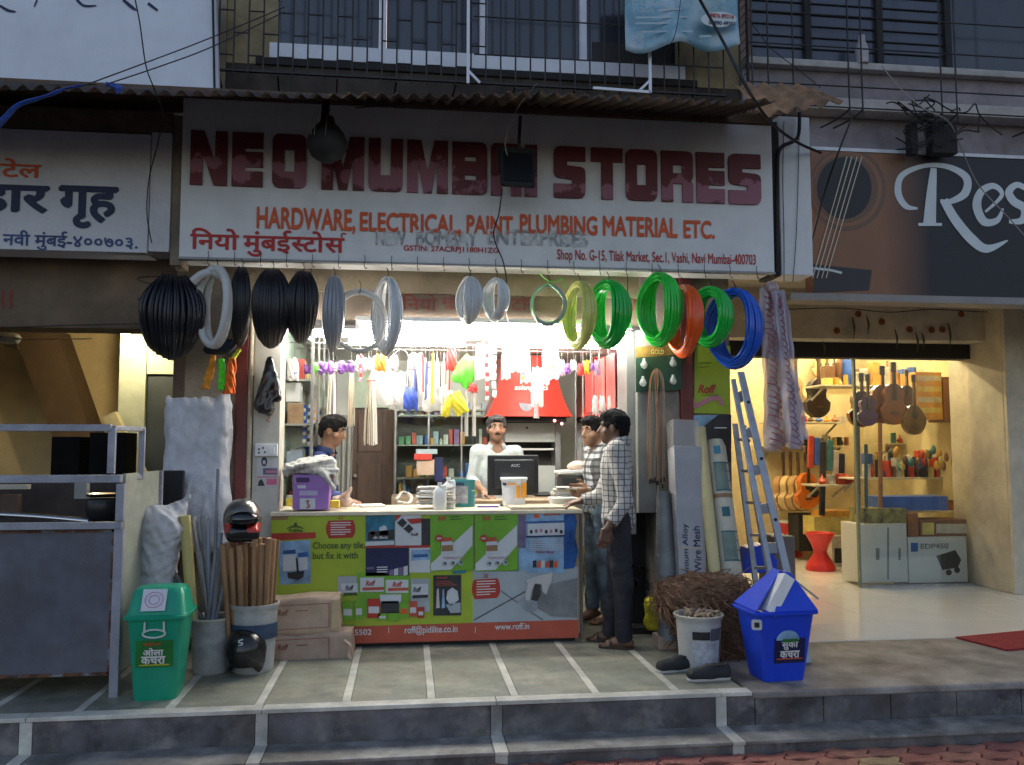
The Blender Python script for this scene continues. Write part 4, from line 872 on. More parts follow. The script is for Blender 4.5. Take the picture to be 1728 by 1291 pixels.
s = SDF((-.55, 6.4, kz - .02), (-.2, 6.8, kz + .25), .008); q = onk(590, 845); s.ell((q.x, 6.6, kz + .05), (.09, .05, .045), k=.02).cone((q.x, 6.6, kz + .06), (q.x + .07, 6.58, kz + .15), .03, .008, k=.03).wobble(.008, 30, 4)
s.obj('plastic_bag', M('bag_print', (.45, .33, .26), .3, var=.35, scale=16), label='crumpled printed plastic bag lying on the counter by the blue shirted man', cat='bag')
def pile(px0, px1, yb, n, Y, lab, name='paper_stack', th=.013, dep=.22):
    a, b = PXX(px0, Y, 830), PXX(px1, Y, 830); z = PZ((px0 + px1) / 2, yb, Y); t = thing(name, ((a + b) / 2, Y + dep / 2, z), lab, 'paper')
    m = [M('newsprint', (1, 1, 1)), m_white, M('newsprint_warm', (.5, .44, .33), .8, var=.25, scale=15)]
    for i in range(n): MB().box(((a + b) / 2 + random.uniform(-.015, .015), Y + dep / 2 + random.uniform(-.02, .02), z + th * (i + .5)), ((b - a) * random.uniform(.82, 1), dep * random.uniform(.85, 1), th * .93), rz=random.uniform(-.15, .15)).obj('folded_paper', m[i % 3], t, bevel=.003)
    return t
pile(703, 768, 852, 10, KY + .12, 'stack of folded newspapers on the counter behind the white jugs')
MB().tube(catmull([onk(668, 848) + Vector((0, .1, .02)), onk(680, 842) + Vector((0, .1, .06)), onk(694, 846) + Vector((0, .1, .04)), onk(690, 853) + Vector((0, .1, .015)), onk(672, 852) + Vector((0, .1, .02))], 6), .014, 8, flat=.5).obj('paper_roll', M('newsprint', (1, 1, 1)), smooth=60, label='twisted strip of newspaper lying on the counter before the newspaper stack', cat='paper')
def jug(px, w, h, Y, lab):
    z = kz; x = PXX(px, Y, 840); t = thing('plastic_jug', (x, Y, z), lab, 'jug', 'white plastic jugs'); m = M('milky_plastic', (.75, .75, .72), .35, var=.04, sss=.2)
    MB().rrect([(w * .9, w * .62, .02, 0), (w, w * .7, .025, .01), (w, w * .7, .025, h * .62), (w * .8, w * .55, .025, h * .75), (w * .3, w * .3, .02, h * .87), (w * .27, w * .27, .02, h * .93)], (x, Y, z), 5).obj('body', m, t, smooth=50); MB().lathe([(w * .33, h * .92), (w * .33, h), (.001, h)], (x, Y, z), 14).obj('cap', plain('cap_white', (.7, .7, .7), .4), t, smooth=40)
    MB().tube(catmull([(x + w * .3, Y - w * .3, z + h * .86), (x + w * .75, Y - w * .4, z + h * .88), (x + w * .85, Y - w * .4, z + h * .7)], 5), .009, 7).obj('handle', m, t, smooth=60)
jug(742, .05, .2, KY + .08, 'milky white plastic jug standing beside the teal paint tin'); jug(757, .05, .235, KY + .2, 'milky white plastic jug standing beside the teal paint tin')
def bottle(px, yb, h, r, mat, capm, lab):
    q = onk(px, yb); t = thing('pill_bottle', q, lab, 'bottle'); MB().lathe([(r, 0), (r, h * .7), (r * .6, h * .8), (r * .6, h * .84)], q, 14).obj('body', mat, t, smooth=40); MB().lathe([(r * .75, h * .8), (r * .75, h), (.001, h)], q, 14).obj('cap', capm, t, smooth=40)
bottle(722, 851, .075, .02, m_white, plain('cap_violet', (.2, .1, .4), .4), 'small white bottle with violet cap on the counter'); bottle(742, 854, .065, .015, plain('amber', (.22, .12, .06), .3), plain('cap_grey', (.4, .38, .36), .4), 'small brown glass bottle on the counter before the white jug')
q = onk(783, 856); q.y += .09; r = PXX(803, q.y, 830) - PXX(783, q.y, 830)
t = thing('paint_tin', q, 'teal round paint tin with grey label standing on the counter', 'paint tin'); hh = .205
MB().lathe([(r * .97, 0), (r, .006), (r, hh - .01), (r * 1.03, hh - .006), (r * 1.03, hh), (r * .94, hh), (r * .92, hh - .012), (.001, hh - .012)], q, 32).obj('can', M('teal_tin', (.015, .20, .22), .3, var=.06), t, smooth=40)
def wrap(cx, cy, r, z0, z1, a0, a1, name, mat, parent, n=14):
    """label band following a round wall; angles measured from the side facing the street"""
    r0, r1 = r if isinstance(r, tuple) else (r, r)
    MB().grid(lambda u, v: (cx + (r0 + (r1 - r0) * v) * math.sin(R(a0 + (a1 - a0) * u)), cy - (r0 + (r1 - r0) * v) * math.cos(R(a0 + (a1 - a0) * u)), z0 + (z1 - z0) * v), n, 1).obj(name, mat, parent, smooth=180)
wrap(q.x, q.y, r + .0015, q.z + .03, q.z + .16, -75, 18, 'label', M('tin_label', (.32, .32, .36), .5, var=.3, scale=20), t); wrap(q.x, q.y, r + .0015, q.z + .165, q.z + .185, -60, 0, 'label', m_nv, t); wrap(q.x, q.y, r + .0015, q.z + .12, q.z + .128, 40, 80, 'label', m_wv, t)
q = onk(870, 856); q.y += .1; r = PXX(891, q.y, 830) - PXX(870, q.y, 830)
t = thing('paint_bucket', q, 'white plastic paint bucket with orange label standing before the monitor', 'bucket'); hh = .225
MB().lathe([(r * .86, 0), (r * .9, .01), (r, hh - .02), (r, hh - .012)], q, 28).obj('bucket', M('bucket_white', (.74, .75, .76), .35, var=.04), t, smooth=40); MB().lathe([(r * 1.09, hh - .022), (r * 1.1, hh - .004), (r * 1.04, hh), (.001, hh)], q, 28).obj('lid', M('bucket_white', (1, 1, 1)), t, smooth=40)
m_ob = plain('orange_label', (.75, .33, .03), .5)
wrap(q.x, q.y, r + .003, q.z + .165, q.z + .185, -68, -42, 'label', m_nv, t, 5); wrap(q.x, q.y, r + .003, q.z + .168, q.z + .183, -38, 0, 'label', m_ob, t, 5); wrap(q.x, q.y, r + .003, q.z + .07, q.z + .165, 2, 22, 'label', m_ob, t, 5); wrap(q.x, q.y, r + .003, q.z + .07, q.z + .185, 28, 72, 'label', m_ob, t, 8); wrap(q.x, q.y, r + .002, q.z + .05, q.z + .15, -66, -6, 'label', plain('pale_label', (.55, .57, .6), .5), t)
# yellow tape dispenser
q = onk(838, 846); q.y += .22; m = M('yellow_plastic', (.75, .55, .01), .35, var=.05); t = thing('tape_dispenser', q, 'yellow plastic pen stand with arched handle beside the white bucket', 'pen stand')
MB().rrect([(.066, .05, .02, 0), (.07, .055, .02, .01), (.06, .045, .02, .045), (.05, .035, .015, .05)], q).obj('base', m, t, smooth=40); MB().tube(catmull([q + Vector((-.055, 0, .03)), q + Vector((-.035, 0, .085)), q + Vector((.0, 0, .10)), q + Vector((.04, 0, .085)), q + Vector((.055, 0, .03))], 6), .007, 8).obj('arch', m, t, smooth=60)
for dx, h, c in ((-.02, .13, m), (.005, .15, plain('pen_blue', (.05, .08, .3), .4)), (.02, .14, m), (.03, .12, m_dark)): MB().tube([q + Vector((dx, .0, .04)), q + Vector((dx * 1.5, .01, h))], .005, 7).obj('pen', c, t, smooth=60)
MB().box(onk(826, 858) + Vector((0, .12, .006)), (.16, .05, .01), rz=-.1).obj('ruler', plain('violet_ruler', (.14, .06, .4), .35), label='violet plastic ruler lying on the counter before the pen stand', cat='ruler')
# LCD monitor seen from behind
MY = KY + .45
x0, x1 = PXX(823, MY, 800), PXX(909, MY, 800); z0, z1 = PZ(866, 836, MY), PZ(866, 768, MY); m_blk = M('black_plastic', (.016, .016, .017), .4, var=.1)
t = thing('computer_monitor', ((x0 + x1) / 2, MY, kz), 'black flat computer monitor with its back to the street', 'monitor')
MB().bb(x0, x1, MY, MY + .035, z0, z1).obj('shell', m_blk, t, bevel=.008); MB().bb(x0 + .045, x1 - .04, MY - .03, MY - .001, z0 + .05, z1 - .035).obj('back_hump', m_blk, t, bevel=.012)
MB().bb((x0 + x1) / 2 - .03, (x0 + x1) / 2 + .03, MY + .0, MY + .03, kz + .012, z0 - .001).obj('neck', m_blk, t); MB().rrect([(.1, .08, .03, 0), (.1, .08, .03, .008), (.09, .07, .03, .012)], ((x0 + x1) / 2, MY + .02, kz)).obj('foot', m_blk, t)
txt(t, 'AOC', 862, 877, 783, 788, MY - .03, plain('logo_silver', (.5, .5, .5), .3), .02)
MB().rrect([(.07, .05, .015, 0), (.075, .055, .015, .015), (.06, .045, .015, .04)], onk(922, 840) + Vector((0, .25, 0))).obj('card_machine', m_blk, label='low black plastic device on the counter beside the white bucket', cat='device')
pile(938, 1000, 838, 4, KY + .3, 'thick pile of white ledgers on the counter near the customers', 'ledger_pile', .018)
pr = thing('printer', P(968, 836, KY + .75), 'black desktop printer with papers heaped on top behind the ledgers', 'printer'); x0, x1 = PXX(948, KY + .75, 800), PXX(1000, KY + .75, 800); z0 = PZ(968, 824, KY + .75)
MB().bb(x0, x1, KY + .72, KY + 1.0, kz, z0 + .1).obj('body', m_blk, pr, bevel=.012); MB().box(((x0 + x1) / 2, KY + .86, z0 + .14), (x1 - x0 + .05, .3, .02), ry=-.06).obj('paper', m_white, pr); 
s = SDF((x0 - .1, KY + .6, z0 + .08), (x1 + .2, KY + 1.2, z0 + .35), .008); s.ell(((x0 + x1) / 2 + .03, KY + .85, z0 + .18), (.09, .08, .045)).wobble(.007, 30, 9); s.obj('brown_parcel', M('parcel_paper', (.55, .42, .33), .6, var=.2, scale=20), label='crumpled beige parcel resting on top of the printer', cat='parcel')
MB().bb(PXX(930, KY + .6, 830), PXX(975, KY + .6, 830), KY + .55, KY + .75, kz, kz + .05).obj('paper_tray', m_white, label='white letter tray with pink and blue notes on the counter', cat='tray', bevel=.004)
MB().bb(PXX(862, KY, 855), PXX(955, KY, 855), KY + .0, KY + .35, kz + .002, kz + .02).obj('writing_board', M('board_ply', (.5, .42, .3), .6), label='dark edged writing board lying at the customers end of the counter', cat='board', bevel=.003)

def nest(root, bases, pieces):
    """print that sits on a pasted sheet becomes a sub-part of that sheet"""
    cur = None
    for o in [x for x in ORDER if x.parent == root]:
        n = o.name.split('.')[0]
        if n in bases: cur = o
        elif cur is not None and n in pieces: o.parent = cur
CT_PRINTS = ('poster_print', 'poster_line', 'jar_print', 'seal_print', 'icon_print', 'pack_print', 'photo_print', 'badge_line', 'lettering', 'print_band')
nest(ct, ('poster', 'badge', 'poster_band'), CT_PRINTS)
# ================================================================== coils hanging from the sign
HY = 5.96
def coil(px0, px1, py0, py1, turns, r, phi, mat, lab, Y=HY, name='hose_coil', stack=None, cat='hose', group=None, jit=.03, layers=2, nseg=26, sides=7, tail=None, ties=None, hfac=.86):
    """helix hung from a hook: phi turns its axle away from the facade line"""
    a, b = P(px0, (py0 + py1) / 2, Y), P(px1, (py0 + py1) / 2, Y); xm = (px0 + px1) / 2; zt, zb = PZ(xm, py0, Y), PZ(xm, py1, Y)
    cx = (a.x + b.x) / 2; cz = (zt + zb) / 2; Rv = (zt - zb) / 2 - r; W = (b.x - a.x); Rh = Rv * hfac; ph = R(phi)
    st = stack if stack is not None else max(.01, (W - 2 * r - 2 * Rh * abs(math.sin(ph))) / max(.15, math.cos(ph)))
    ax = Vector((math.cos(ph), math.sin(ph), 0)); tg = Vector((-math.sin(ph), math.cos(ph), 0)); pts = []
    n = turns * nseg; rn = [1 - (k % layers) * 1.75 * r / Rv - random.uniform(0, jit * .7) for k in range(turns + 2)]; of = [random.uniform(-.9, .9) * st / turns for _ in range(turns + 2)]; hz = [random.uniform(.96, 1.03) for _ in range(turns + 2)]
    for i in range(n + 1):
        t = i / nseg; k = int(t); f = t - k; f = f * f * (3 - 2 * f); lerp = lambda l: l[k] + (l[k + 1] - l[k]) * f
        an = 2 * math.pi * t; rr_ = lerp(rn) * (1 - .12 * min(1, st / (Rv * .5)) * (2 * t / turns - 1) ** 2); w = (t / turns - .5) * st + lerp(of)
        s2 = math.sin(an) ** 2; w *= (.34 if math.cos(an) > 0 else .6) * (1 - s2) + s2      # bunched at the hook, looser below
        drop = Rv * (1 - rr_) * random.uniform(.0, .06)
        pts.append(Vector((cx, Y, cz)) + ax * w + tg * (Rh * rr_ * lerp(hz) * math.sin(an)) + Vector((0, 0, Rv - Rv * rr_ * (1 - math.cos(an)) - Rv * (1 - lerp(rn)) + drop)))
    t = thing(name, (cx, Y, zb), lab, cat, group)
    MB().tube(pts, r, sides).obj('coil', mat, t, smooth=180)
    top = Vector((cx, Y, zt - r))
    MB().tube(catmull([top + Vector((.0, -.01, -.03)), top + Vector((.01, 0, .03)), top + Vector((-.004, .02, .07))], 4), .003, 5).obj('hook_wire', m_wire, t)
    if ties:
        for an in ties:
            c = Vector((cx, Y, cz)) + tg * (Rh * math.sin(R(an))) + Vector((0, 0, Rv * math.cos(R(an)))); w = st / 2 + r * 1.6
            MB().tube([c + ax * (w * math.cos(q)) + Vector((0, 0, 1)) * (r * 2.4 * math.sin(q)) for q in np.linspace(0, 2 * math.pi, 16, endpoint=False)], .004, 5, closed=True).obj('tie', m_wire, t, smooth=60)
    return t
def hose(name, col, clear=0.0, rough=.3, **k): return M(name, col, rough, var=.1, scale=12, glow=clear, **k)
m_bk = M('black_hose', (.012, .012, .014), .42, var=.15, scale=10); m_bk2 = M('black_conduit', (.010, .011, .016), .35, var=.15, scale=10)
m_wh = M('white_hose', (.56, .55, .52), .45, var=.1, dirt=.15); m_gy = M('grey_hose', (.30, .31, .33), .35, var=.08)
m_cl = hose('clear_hose', (.80, .82, .82), .5, .12); m_gn = hose('green_hose', (.03, .60, .06), .5, .15); m_gn2 = hose('dark_green_hose', (.015, .48, .06), .5, .15)
m_ye = hose('yellow_hose', (.72, .74, .16), .5, .2); m_og = hose('orange_hose', (.95, .11, .015), .4, .25); m_bu = hose('blue_hose', (.02, .12, .62), .4, .18)
coil(228, 352, 462, 612, 40, .0125, 16, m_bk2, 'largest thick black conduit coil hanging over the eatery pillar', ties=(-40, 60), jit=.07, layers=3, hfac=.8, stack=.40)
coil(332, 394, 447, 592, 2, .026, 40, m_wh, 'fat white hose of two turns hanging against the big black coil', stack=.075, jit=.02, layers=1, sides=10, Y=HY - .17, hfac=.6)
q = P(328, 468, HY - .17); MB().tube(catmull([q + Vector((-.012, 0, -.03)), q + Vector((.05, 0, .02)), q + Vector((.12, .01, .035)), q + Vector((.2, .02, -.01))], 5), .028, 10).obj('hose_end', m_wh, smooth=60, label='cut open end of the fat white hose beside its coil', cat='hose')
coil(378, 434, 450, 588, 26, .010, 10, m_bk, 'slim black hose coil squeezed beside the fat white hose', jit=.05)
coil(416, 500, 454, 592, 40, .010, 8, m_bk, 'broad black hose coil between two slimmer black coils', jit=.05)
coil(474, 545, 457, 584, 34, .010, 8, m_bk, 'black hose coil hanging beside the grey ribbed coil', jit=.06)
coil(536, 588, 465, 598, 22, .0105, 6, m_gy, 'grey hose coil hanging between black hose and white arch', jit=.03)
coil(582, 630, 486, 600, 2, .013, 84, m_wh, 'white pipe ring hanging face on between grey and clear coils', stack=.03, Y=HY + .04)
coil(627, 678, 466, 604, 13, .0085, 26, m_cl, 'open clear hose coil hanging beside the white pipe ring', jit=.05, stack=.10, hfac=.6)
coil(768, 815, 466, 550, 34, .0055, 10, m_cl, 'narrow bundle of clear tubing under the floodlight', jit=.08)
coil(813, 861, 468, 545, 26, .0055, 30, m_cl, 'rounder bundle of clear tubing beside the hanging black cable', jit=.08, stack=.10, hfac=.75, layers=3)
rg = coil(895, 956, 478, 552, 9, .008, 78, m_gy, 'small grey cable ring tied with green ribbon', jit=.03, stack=.03)
m_rib = M('green_ribbon', (.05, .55, .03), .4, var=.1)
q = P(925, 478, HY - .03)
MB().tube(catmull([q + Vector((-.06, 0, .07)), q + Vector((-.01, -.01, .02)), q + Vector((.03, 0, .01)), q + Vector((.1, 0, .03)), q + Vector((.12, .0, -.03))], 5), .014, 6, flat=.3).obj('ribbon_bow', m_rib, rg, smooth=60)
MB().tube(catmull([q + Vector((0, 0, 0)), q + Vector((-.10, 0, -.08)), q + Vector((-.11, 0, -.2)), q + Vector((-.04, 0, -.36))], 5), .012, 6, flat=.3).obj('ribbon', m_rib, rg, smooth=60)
MB().tube(catmull([q + Vector((0, 0, 0)), q + Vector((.10, 0, -.1)), q + Vector((.10, 0, -.22)), q + Vector((.04, 0, -.34))], 5), .008, 6, flat=.3).obj('ribbon', m_rib, rg, smooth=60)
coil(953, 1000, 474, 594, 20, .012, 12, m_ye, 'yellow hose coil in printed film between grey ring and green coil', jit=.02)
coil(994, 1058, 471, 593, 21, .0125, 32, m_gn2, 'dark green hose coil hanging next to the yellow coil', jit=.03, stack=.17, hfac=.66, layers=3)
coil(1085, 1142, 459, 590, 18, .0115, 28, m_gn, 'bright green hose coil hanging between dark green and orange coils', jit=.05, stack=.17, hfac=.62, layers=3)
coil(1133, 1173, 480, 608, 18, .011, 6, m_og, 'narrow orange hose coil between two green coils', jit=.02)
coil(1167, 1232, 483, 591, 19, .0135, 38, m_gn2, 'round green hose coil between orange and blue coils', jit=.03, stack=.17, hfac=.72, layers=3)
coil(1198, 1281, 486, 628, 22, .010, 38, m_bu, 'large blue hose coil hanging over the ladder', jit=.07, stack=.24, Y=HY + .06, hfac=.66, layers=3)
# printed film strips hanging beyond the blue coil
def strip(px_top, px_bot, y0, y1, w0, w1, Y, lab, mats, nb, seed):
    t = thing('film_strip', P((px_top + px_bot) / 2, y1, Y), lab, 'plastic strip'); rs = random.Random(seed)
    for s in range(3):
        ph = rs.uniform(0, 6)
        def fn(u, v, s=s, ph=ph):
            px = px_top + (px_bot - px_top) * v + (u - .5) * (w0 + (w1 - w0) * v) + (s - 1) * 6; q = P(px, y0 + (y1 - y0) * v - s * 8 * v, Y + .03 * s); q.y += .018 * math.sin(u * 7 + v * 9 + ph) + .01 * math.sin(v * 31 + u * 3 + ph); return q
        MB().grid(fn, 8, 40).obj('film_sheet', mats[s % len(mats)], t, smooth=180, solid=.001)
    for j in range(nb):
        v = (j + .8) / (nb + .6); px = px_top + (px_bot - px_top) * v; w = (w0 + (w1 - w0) * v) * .42; y = y0 + (y1 - y0) * v; w *= rs.uniform(.5, 1.1); a = P(px - w, y - 4 + rs.uniform(-3, 3), Y - .025); c = P(px, y, Y - .03); b = P(px + w, y + 7, Y - .025)
        MB().tube(catmull([a, c, b, b + Vector((-.02, 0, -.012))], 3), .006, 5, flat=.5).obj('print_mark', m_marks[seed % 2], t)
m_marks = [M('film_red', (.42, .05, .05), .5), M('film_maroon', (.20, .03, .05), .5)]
m_f1 = film('film_milky', (.66, .54, .52), .45); m_f2 = film('film_pale', (.62, .55, .62), .4)
strip(1296, 1312, 484, 762, 18, 30, 5.95, 'milky plastic strip with red print hanging from the sign corner', [m_f1, m_f2], 26, 2)
strip(1314, 1346, 490, 758, 8, 22, 5.86, 'slanting plastic strip with dark red diagonal print beside the ladder', [m_f2, m_f2], 24, 3)
s = SDF(tuple(P(1284, 500, 5.95) - Vector((.05, .12, .05))), tuple(P(1325, 470, 5.95) + Vector((.05, .12, .08))), .008); q = P(1302, 486, 5.95); s.ell(q, (.055, .05, .05)).cone(q, q + Vector((.01, 0, -.1)), .04, .03).wobble(.008, 40, 5); s.obj('strip_knot', M('knot_wrap', (.45, .32, .30), .4, var=.4, scale=20), label='bunched brown and clear wrapping where the strips are tied', cat='wrapping')
# coloured tassels of rope and the dark cap
q = P(372, 590, 6.05)
cp = SDF(tuple(q + Vector((-.2, -.15, -.15))), tuple(q + Vector((.25, .2, .2))), .008); cp.ell(q + Vector((-.02, .0, .0)), (.10, .07, .035)).cone(q + Vector((-.05, 0, .03)), q + Vector((.07, 0, .03)), .035, .04).cone(q + Vector((.06, -.02, .0)), q + Vector((.1, -.03, .05)), .015, .02).wobble(.006, 30, 2)
cp.obj('cloth_bundle', M('navy_cloth', (.012, .016, .035), .7, var=.4, scale=18), label='dark navy cloth bundle hanging above the orange and green tassels', cat='bundle')
def tassel(px0, px1, y0, y1, mat, lab, r=.03):
    a, b = P(px0, y0, 6.02), P(px1, y1, 6.02); t = thing('rope_tassel', b, lab, 'tassel'); mb = MB(); nn = 14
    for k in range(nn):
        an = 2 * math.pi * k / nn; rr_ = r * random.uniform(.35, .95); pts = []
        for j in range(9):
            v = j / 8; q = a.lerp(b, v) + Vector((rr_ * math.cos(an + v * 4), rr_ * math.sin(an + v * 4), 0)) * (.6 + .5 * v) + Vector((random.uniform(-.005, .005), 0, random.uniform(-.004, .004))); pts.append(q)
        mb.tube(catmull(pts, 3), .0075, 5)
    o = mb.obj('strands', mat, t, smooth=180); o['kind'] = 'stuff'
tassel(360, 348, 600, 656, M('tassel_amber', (.75, .28, .015), .7, var=.3, scale=30), 'amber rope tassel hanging below the navy cloth bundle', .026)
tassel(374, 375, 606, 658, M('tassel_green', (.10, .75, .02), .7, var=.2, scale=30), 'neon green rope tassel between amber and orange ones', .024)
tassel(392, 386, 605, 664, M('tassel_orange', (.85, .16, .01), .7, var=.2, scale=30), 'thick orange rope tassel beside the neon green one', .036)
tassel(404, 392, 590, 606, M('tassel_yellow', (.7, .7, .02), .7, var=.2, scale=30), 'short yellow cord loop at the edge of the navy bundle', .012)
# black carrier bags on the cream jamb
s = SDF(tuple(P(424, 700, 6.34) + Vector((-.03, -.15, -.02))), tuple(P(484, 590, 6.34) + Vector((.03, .06, .02))), .008)
for (a, b, c, d, r0, r1) in ((452, 604, 440, 684, .012, .055), (455, 604, 452, 690, .014, .05), (458, 604, 470, 672, .012, .035)): s.cone(P(a, b, 6.31), P(c, d, 6.30), r0, r1, k=.02)
s.wobble(.009, 26, 6, (2, 1, .5)); s.obj('carrier_bags', M('black_film', (.012, .012, .013), .22, var=.2, spec=.7), label='bunch of shiny black carrier bags hung on the cream door jamb', cat='bags')
# switch board and pasted flyers on the cream jamb
JY = FY + .01
t = thing('switch_board', P(450, 772, JY), 'white electric switch board with socket on the cream door jamb', 'switch'); a, b = P(431, 770, JY), P(469, 749, JY)
MB().bb(a.x, b.x, JY - .025, JY, a.z, b.z).obj('box', m_white, t, bevel=.004)
for px, py in ((437, 758), (444, 756), (437, 764), (447, 763)): fell(t, 'socket_hole', px, py, 1.7, 1.7, JY - .026, m_dark, 1, 10)
MB().bb(PXX(454, JY, 760), PXX(464, JY, 760), JY - .032, JY - .0255, PZ(459, 766, JY), PZ(459, 754, JY)).obj('switch', m_white, t, bevel=.002)
fl = thing('flyer', P(450, 820, JY), 'flyer with a portrait in pink and violet pasted on the cream jamb', 'flyer')
frect(fl, 'sheet', 434, 774, 469, 822, JY, M('flyer_paper', (.55, .52, .5), .6)); frect(fl, 'print', 444, 790, 468, 801, JY, m_pu, 2); frect(fl, 'print', 449, 794, 467, 798, JY, m_pk, 3); frect(fl, 'print', 434, 804, 468, 806, JY, m_pk, 2); frect(fl, 'print', 450, 808, 467, 818, JY, plain('magenta_print', (.6, .12, .25), .5), 2); fell(fl, 'portrait_print', 446, 779, 5, 8, JY, m_nv, 2); fell(fl, 'portrait_print', 446, 780, 2.6, 4, JY, m_sk, 3); flat(fl, 'portrait_print', [(435, 820), (437, 812), (441, 808), (444, 812), (447, 820)], JY, m_dv, 2)
brush(fl, 'scribble', [([(451, 700), (455, 704), (450, 710), (456, 712)], 1.5)], JY, m_rv, 1)

# ================================================================== left-hand goods on the platform
m_sack = M('woven_sack', (.55, .55, .58), .55, var=.14, scale=6, dirt=.2, bump=.25, bscale=60)
s = SDF((xL0 - .15, 5.95, 0.9), (xL1 + .12, 6.37, 2.2), .011); zt, zb_ = PZ(332, 672, 6.2), .95
c0 = PXX(332, 6.2, 700); s.rbox((c0, 6.24, (zt + zb_) / 2), (.225, .09, (zt - zb_) / 2), .07, k=.03)
s.cone((c0 - .2, 6.2, zt - .02), (c0 - .19, 6.2, zt + .03), .03, .015, k=.03).cone((c0 + .18, 6.2, zt - .03), (c0 + .21, 6.2, zt + .04), .04, .012, k=.04)
s.ell((c0, 6.12, zt + .01), (.13, .05, .035), k=.02, sub=True)
s.wobble(.024, 8, 11, (1.2, 1, .6)); s.wobble(.009, 20, 14, (1.6, 1, .5)); s.wobble(.004, 50, 12, (1, 1, .6)); s.obj('white_sack', m_sack, label='tall white woven plastic sack leaning on the pillar', cat='sack')
s = SDF((-2.0, 5.5, .7), (-1.35, 6.1, 1.5), .011); q = P(278, 900, 5.75)
s.ell(q + Vector((-.02, 0, .06)), (.15, .11, .12)).cone(q + Vector((-.05, 0, -.3)), q + Vector((-.03, 0, 0)), .12, .15, k=.08).cone(q + Vector((.06, .02, .12)), q + Vector((.14, .03, .24)), .06, .012, k=.05).wobble(.022, 13, 5).wobble(.008, 40, 8)
s.obj('crumpled_sheet', m_sack, label='crumpled white plastic sheet heaped behind the bucket of pipes', cat='plastic sheet')
a, b = P(256, 850, 6.05), P(309, 794, 6.05); MB().box(((a.x + b.x) / 2, 6.08, (a.z + b.z) / 2 - .12), (b.x - a.x, .04, b.z - a.z + .24), rx=-.05).obj('foam_sheet', M('black_foam', (.012, .012, .013), .8, var=.3), label='black foam sheet standing before the white sack', cat='panel', bevel=.008)
def plant_pail(px, py_base, py_top, rpx, mat, lab, name='pail', bands=2, wall=.012, dent=0):
    q = G(px, py_base); d = q.y; r = (PXX(px + rpx, d, 1050) - PXX(px - rpx, d, 1050)) / 2; q = Vector((q.x, q.y + r * .9, ZP)); h = PZ(px, py_top, q.y - r * .5) - ZP
    t = thing(name, q, lab, 'bucket'); prof = [(r * .80, 0), (r * .84, .008)]
    for i in range(1, 13): prof.append((r * (.84 + .14 * i / 12), h * i / 13))
    prof += [(r * 1.05, h * .95), (r * 1.06, h), (r * .98, h), (r * .95, h * .95), (r * .8, .03), (.001, .028)]
    MB().lathe(prof, q, 32).obj('pail_body', mat, t, smooth=50); return t, q, r, h
m_pail = M('dirty_pail', (.48, .48, .46), .6, var=.25, scale=5, dirt=.6, col2=(.5, .5, .48), c2scale=5)
pl, pq, prr, phh = plant_pail(348, 1141, 1044, 36, m_pail, 'grimy grey plastic bucket holding plumbing pipes')
MB().tube([pq + Vector((prr * 1.04 * math.cos(t), prr * 1.04 * math.sin(t), phh * .99)) for t in np.linspace(0, 2 * math.pi, 32, endpoint=False)], .008, 8, closed=True).obj('rim', M('cream_rim', (.5, .46, .36), .5, dirt=.3), pl, smooth=60)
m_pvc = M('grey_pvc', (.24, .25, .28), .45, var=.12, dirt=.2); m_pvc2 = M('blue_grey_pvc', (.28, .31, .36), .4, var=.1); m_galv = M('galvanised', (.32, .32, .31), .45, metal=.5, var=.2)
def pipe(px0, py0, px1, py1, r, mat, lab, dy=0, hollow=True, group=None):
    a = P(px0, py0, pq.y + dy); b = P(px1, py1, pq.y + dy * .3 + .0); 
    d = (a - b).normalized(); b2 = b - d * max(0, (b.z - ZP - .06) / max(d.z, .2) * .8); t = thing('pipe', b2, lab, 'pipe', group)
    MB().tube([b2, a], r, 14, cap=False).obj('tube_wall', mat, t, smooth=180); MB().tube([b2 + d * .01, a - d * .0], r * .82, 12, cap=False).obj('bore', m_dark, t, smooth=180); MB().lathe([(r * .82, 0), (r, 0), (r, .002), (r * .82, .002)], a, 14, m3=rotm(), cap=False).obj('rim', mat, t)
pipe(368, 792, 360, 1030, .011, m_pvc, 'tallest thin grey pipe rising from the grimy bucket', .03)
pipe(343, 872, 356, 1030, .022, m_pvc, 'wide grey pipe standing upright in the grimy bucket', .08); pipe(326, 872, 350, 1030, .02, m_galv, 'dull steel pipe beside the yellow tube', .06)
pipe(352, 875, 352, 1035, .012, m_pvc2, 'slim pale pipe standing among the grey pipes', -.02); pipe(372, 900, 360, 1030, .016, m_pvc2, 'bluish grey pipe leaning right in the grimy bucket', .0); pipe(248, 902, 330, 1030, .02, m_pvc, 'grey pipe leaning far left over the green bin', .02); pipe(262, 915, 335, 1035, .016, M('dark_pvc', (.09, .09, .10), .45), 'dark pipe leaning left beside the crumpled sheet', -.01)
pipe(382, 968, 366, 1040, .010, m_pvc2, 'short thin pipe end poking from the bucket rim', -.05); pipe(338, 930, 350, 1035, .011, m_galv, 'thin steel pipe in the middle of the bucket', -.06); pipe(365, 925, 352, 1035, .012, m_pvc, 'thin grey pipe crossing the bluish pipe', -.08)
a, b = P(312, 870, pq.y - .02), P(322, 1005, pq.y - .02); d = (b - a); MB().tube([a, a + d * 1.5], .034, 18).obj('yellow_tube', M('pale_yellow_tube', (.55, .46, .17), .55, var=.12, dirt=.15), smooth=60, label='pale yellow cardboard tube beside the grey pipes', cat='tube')
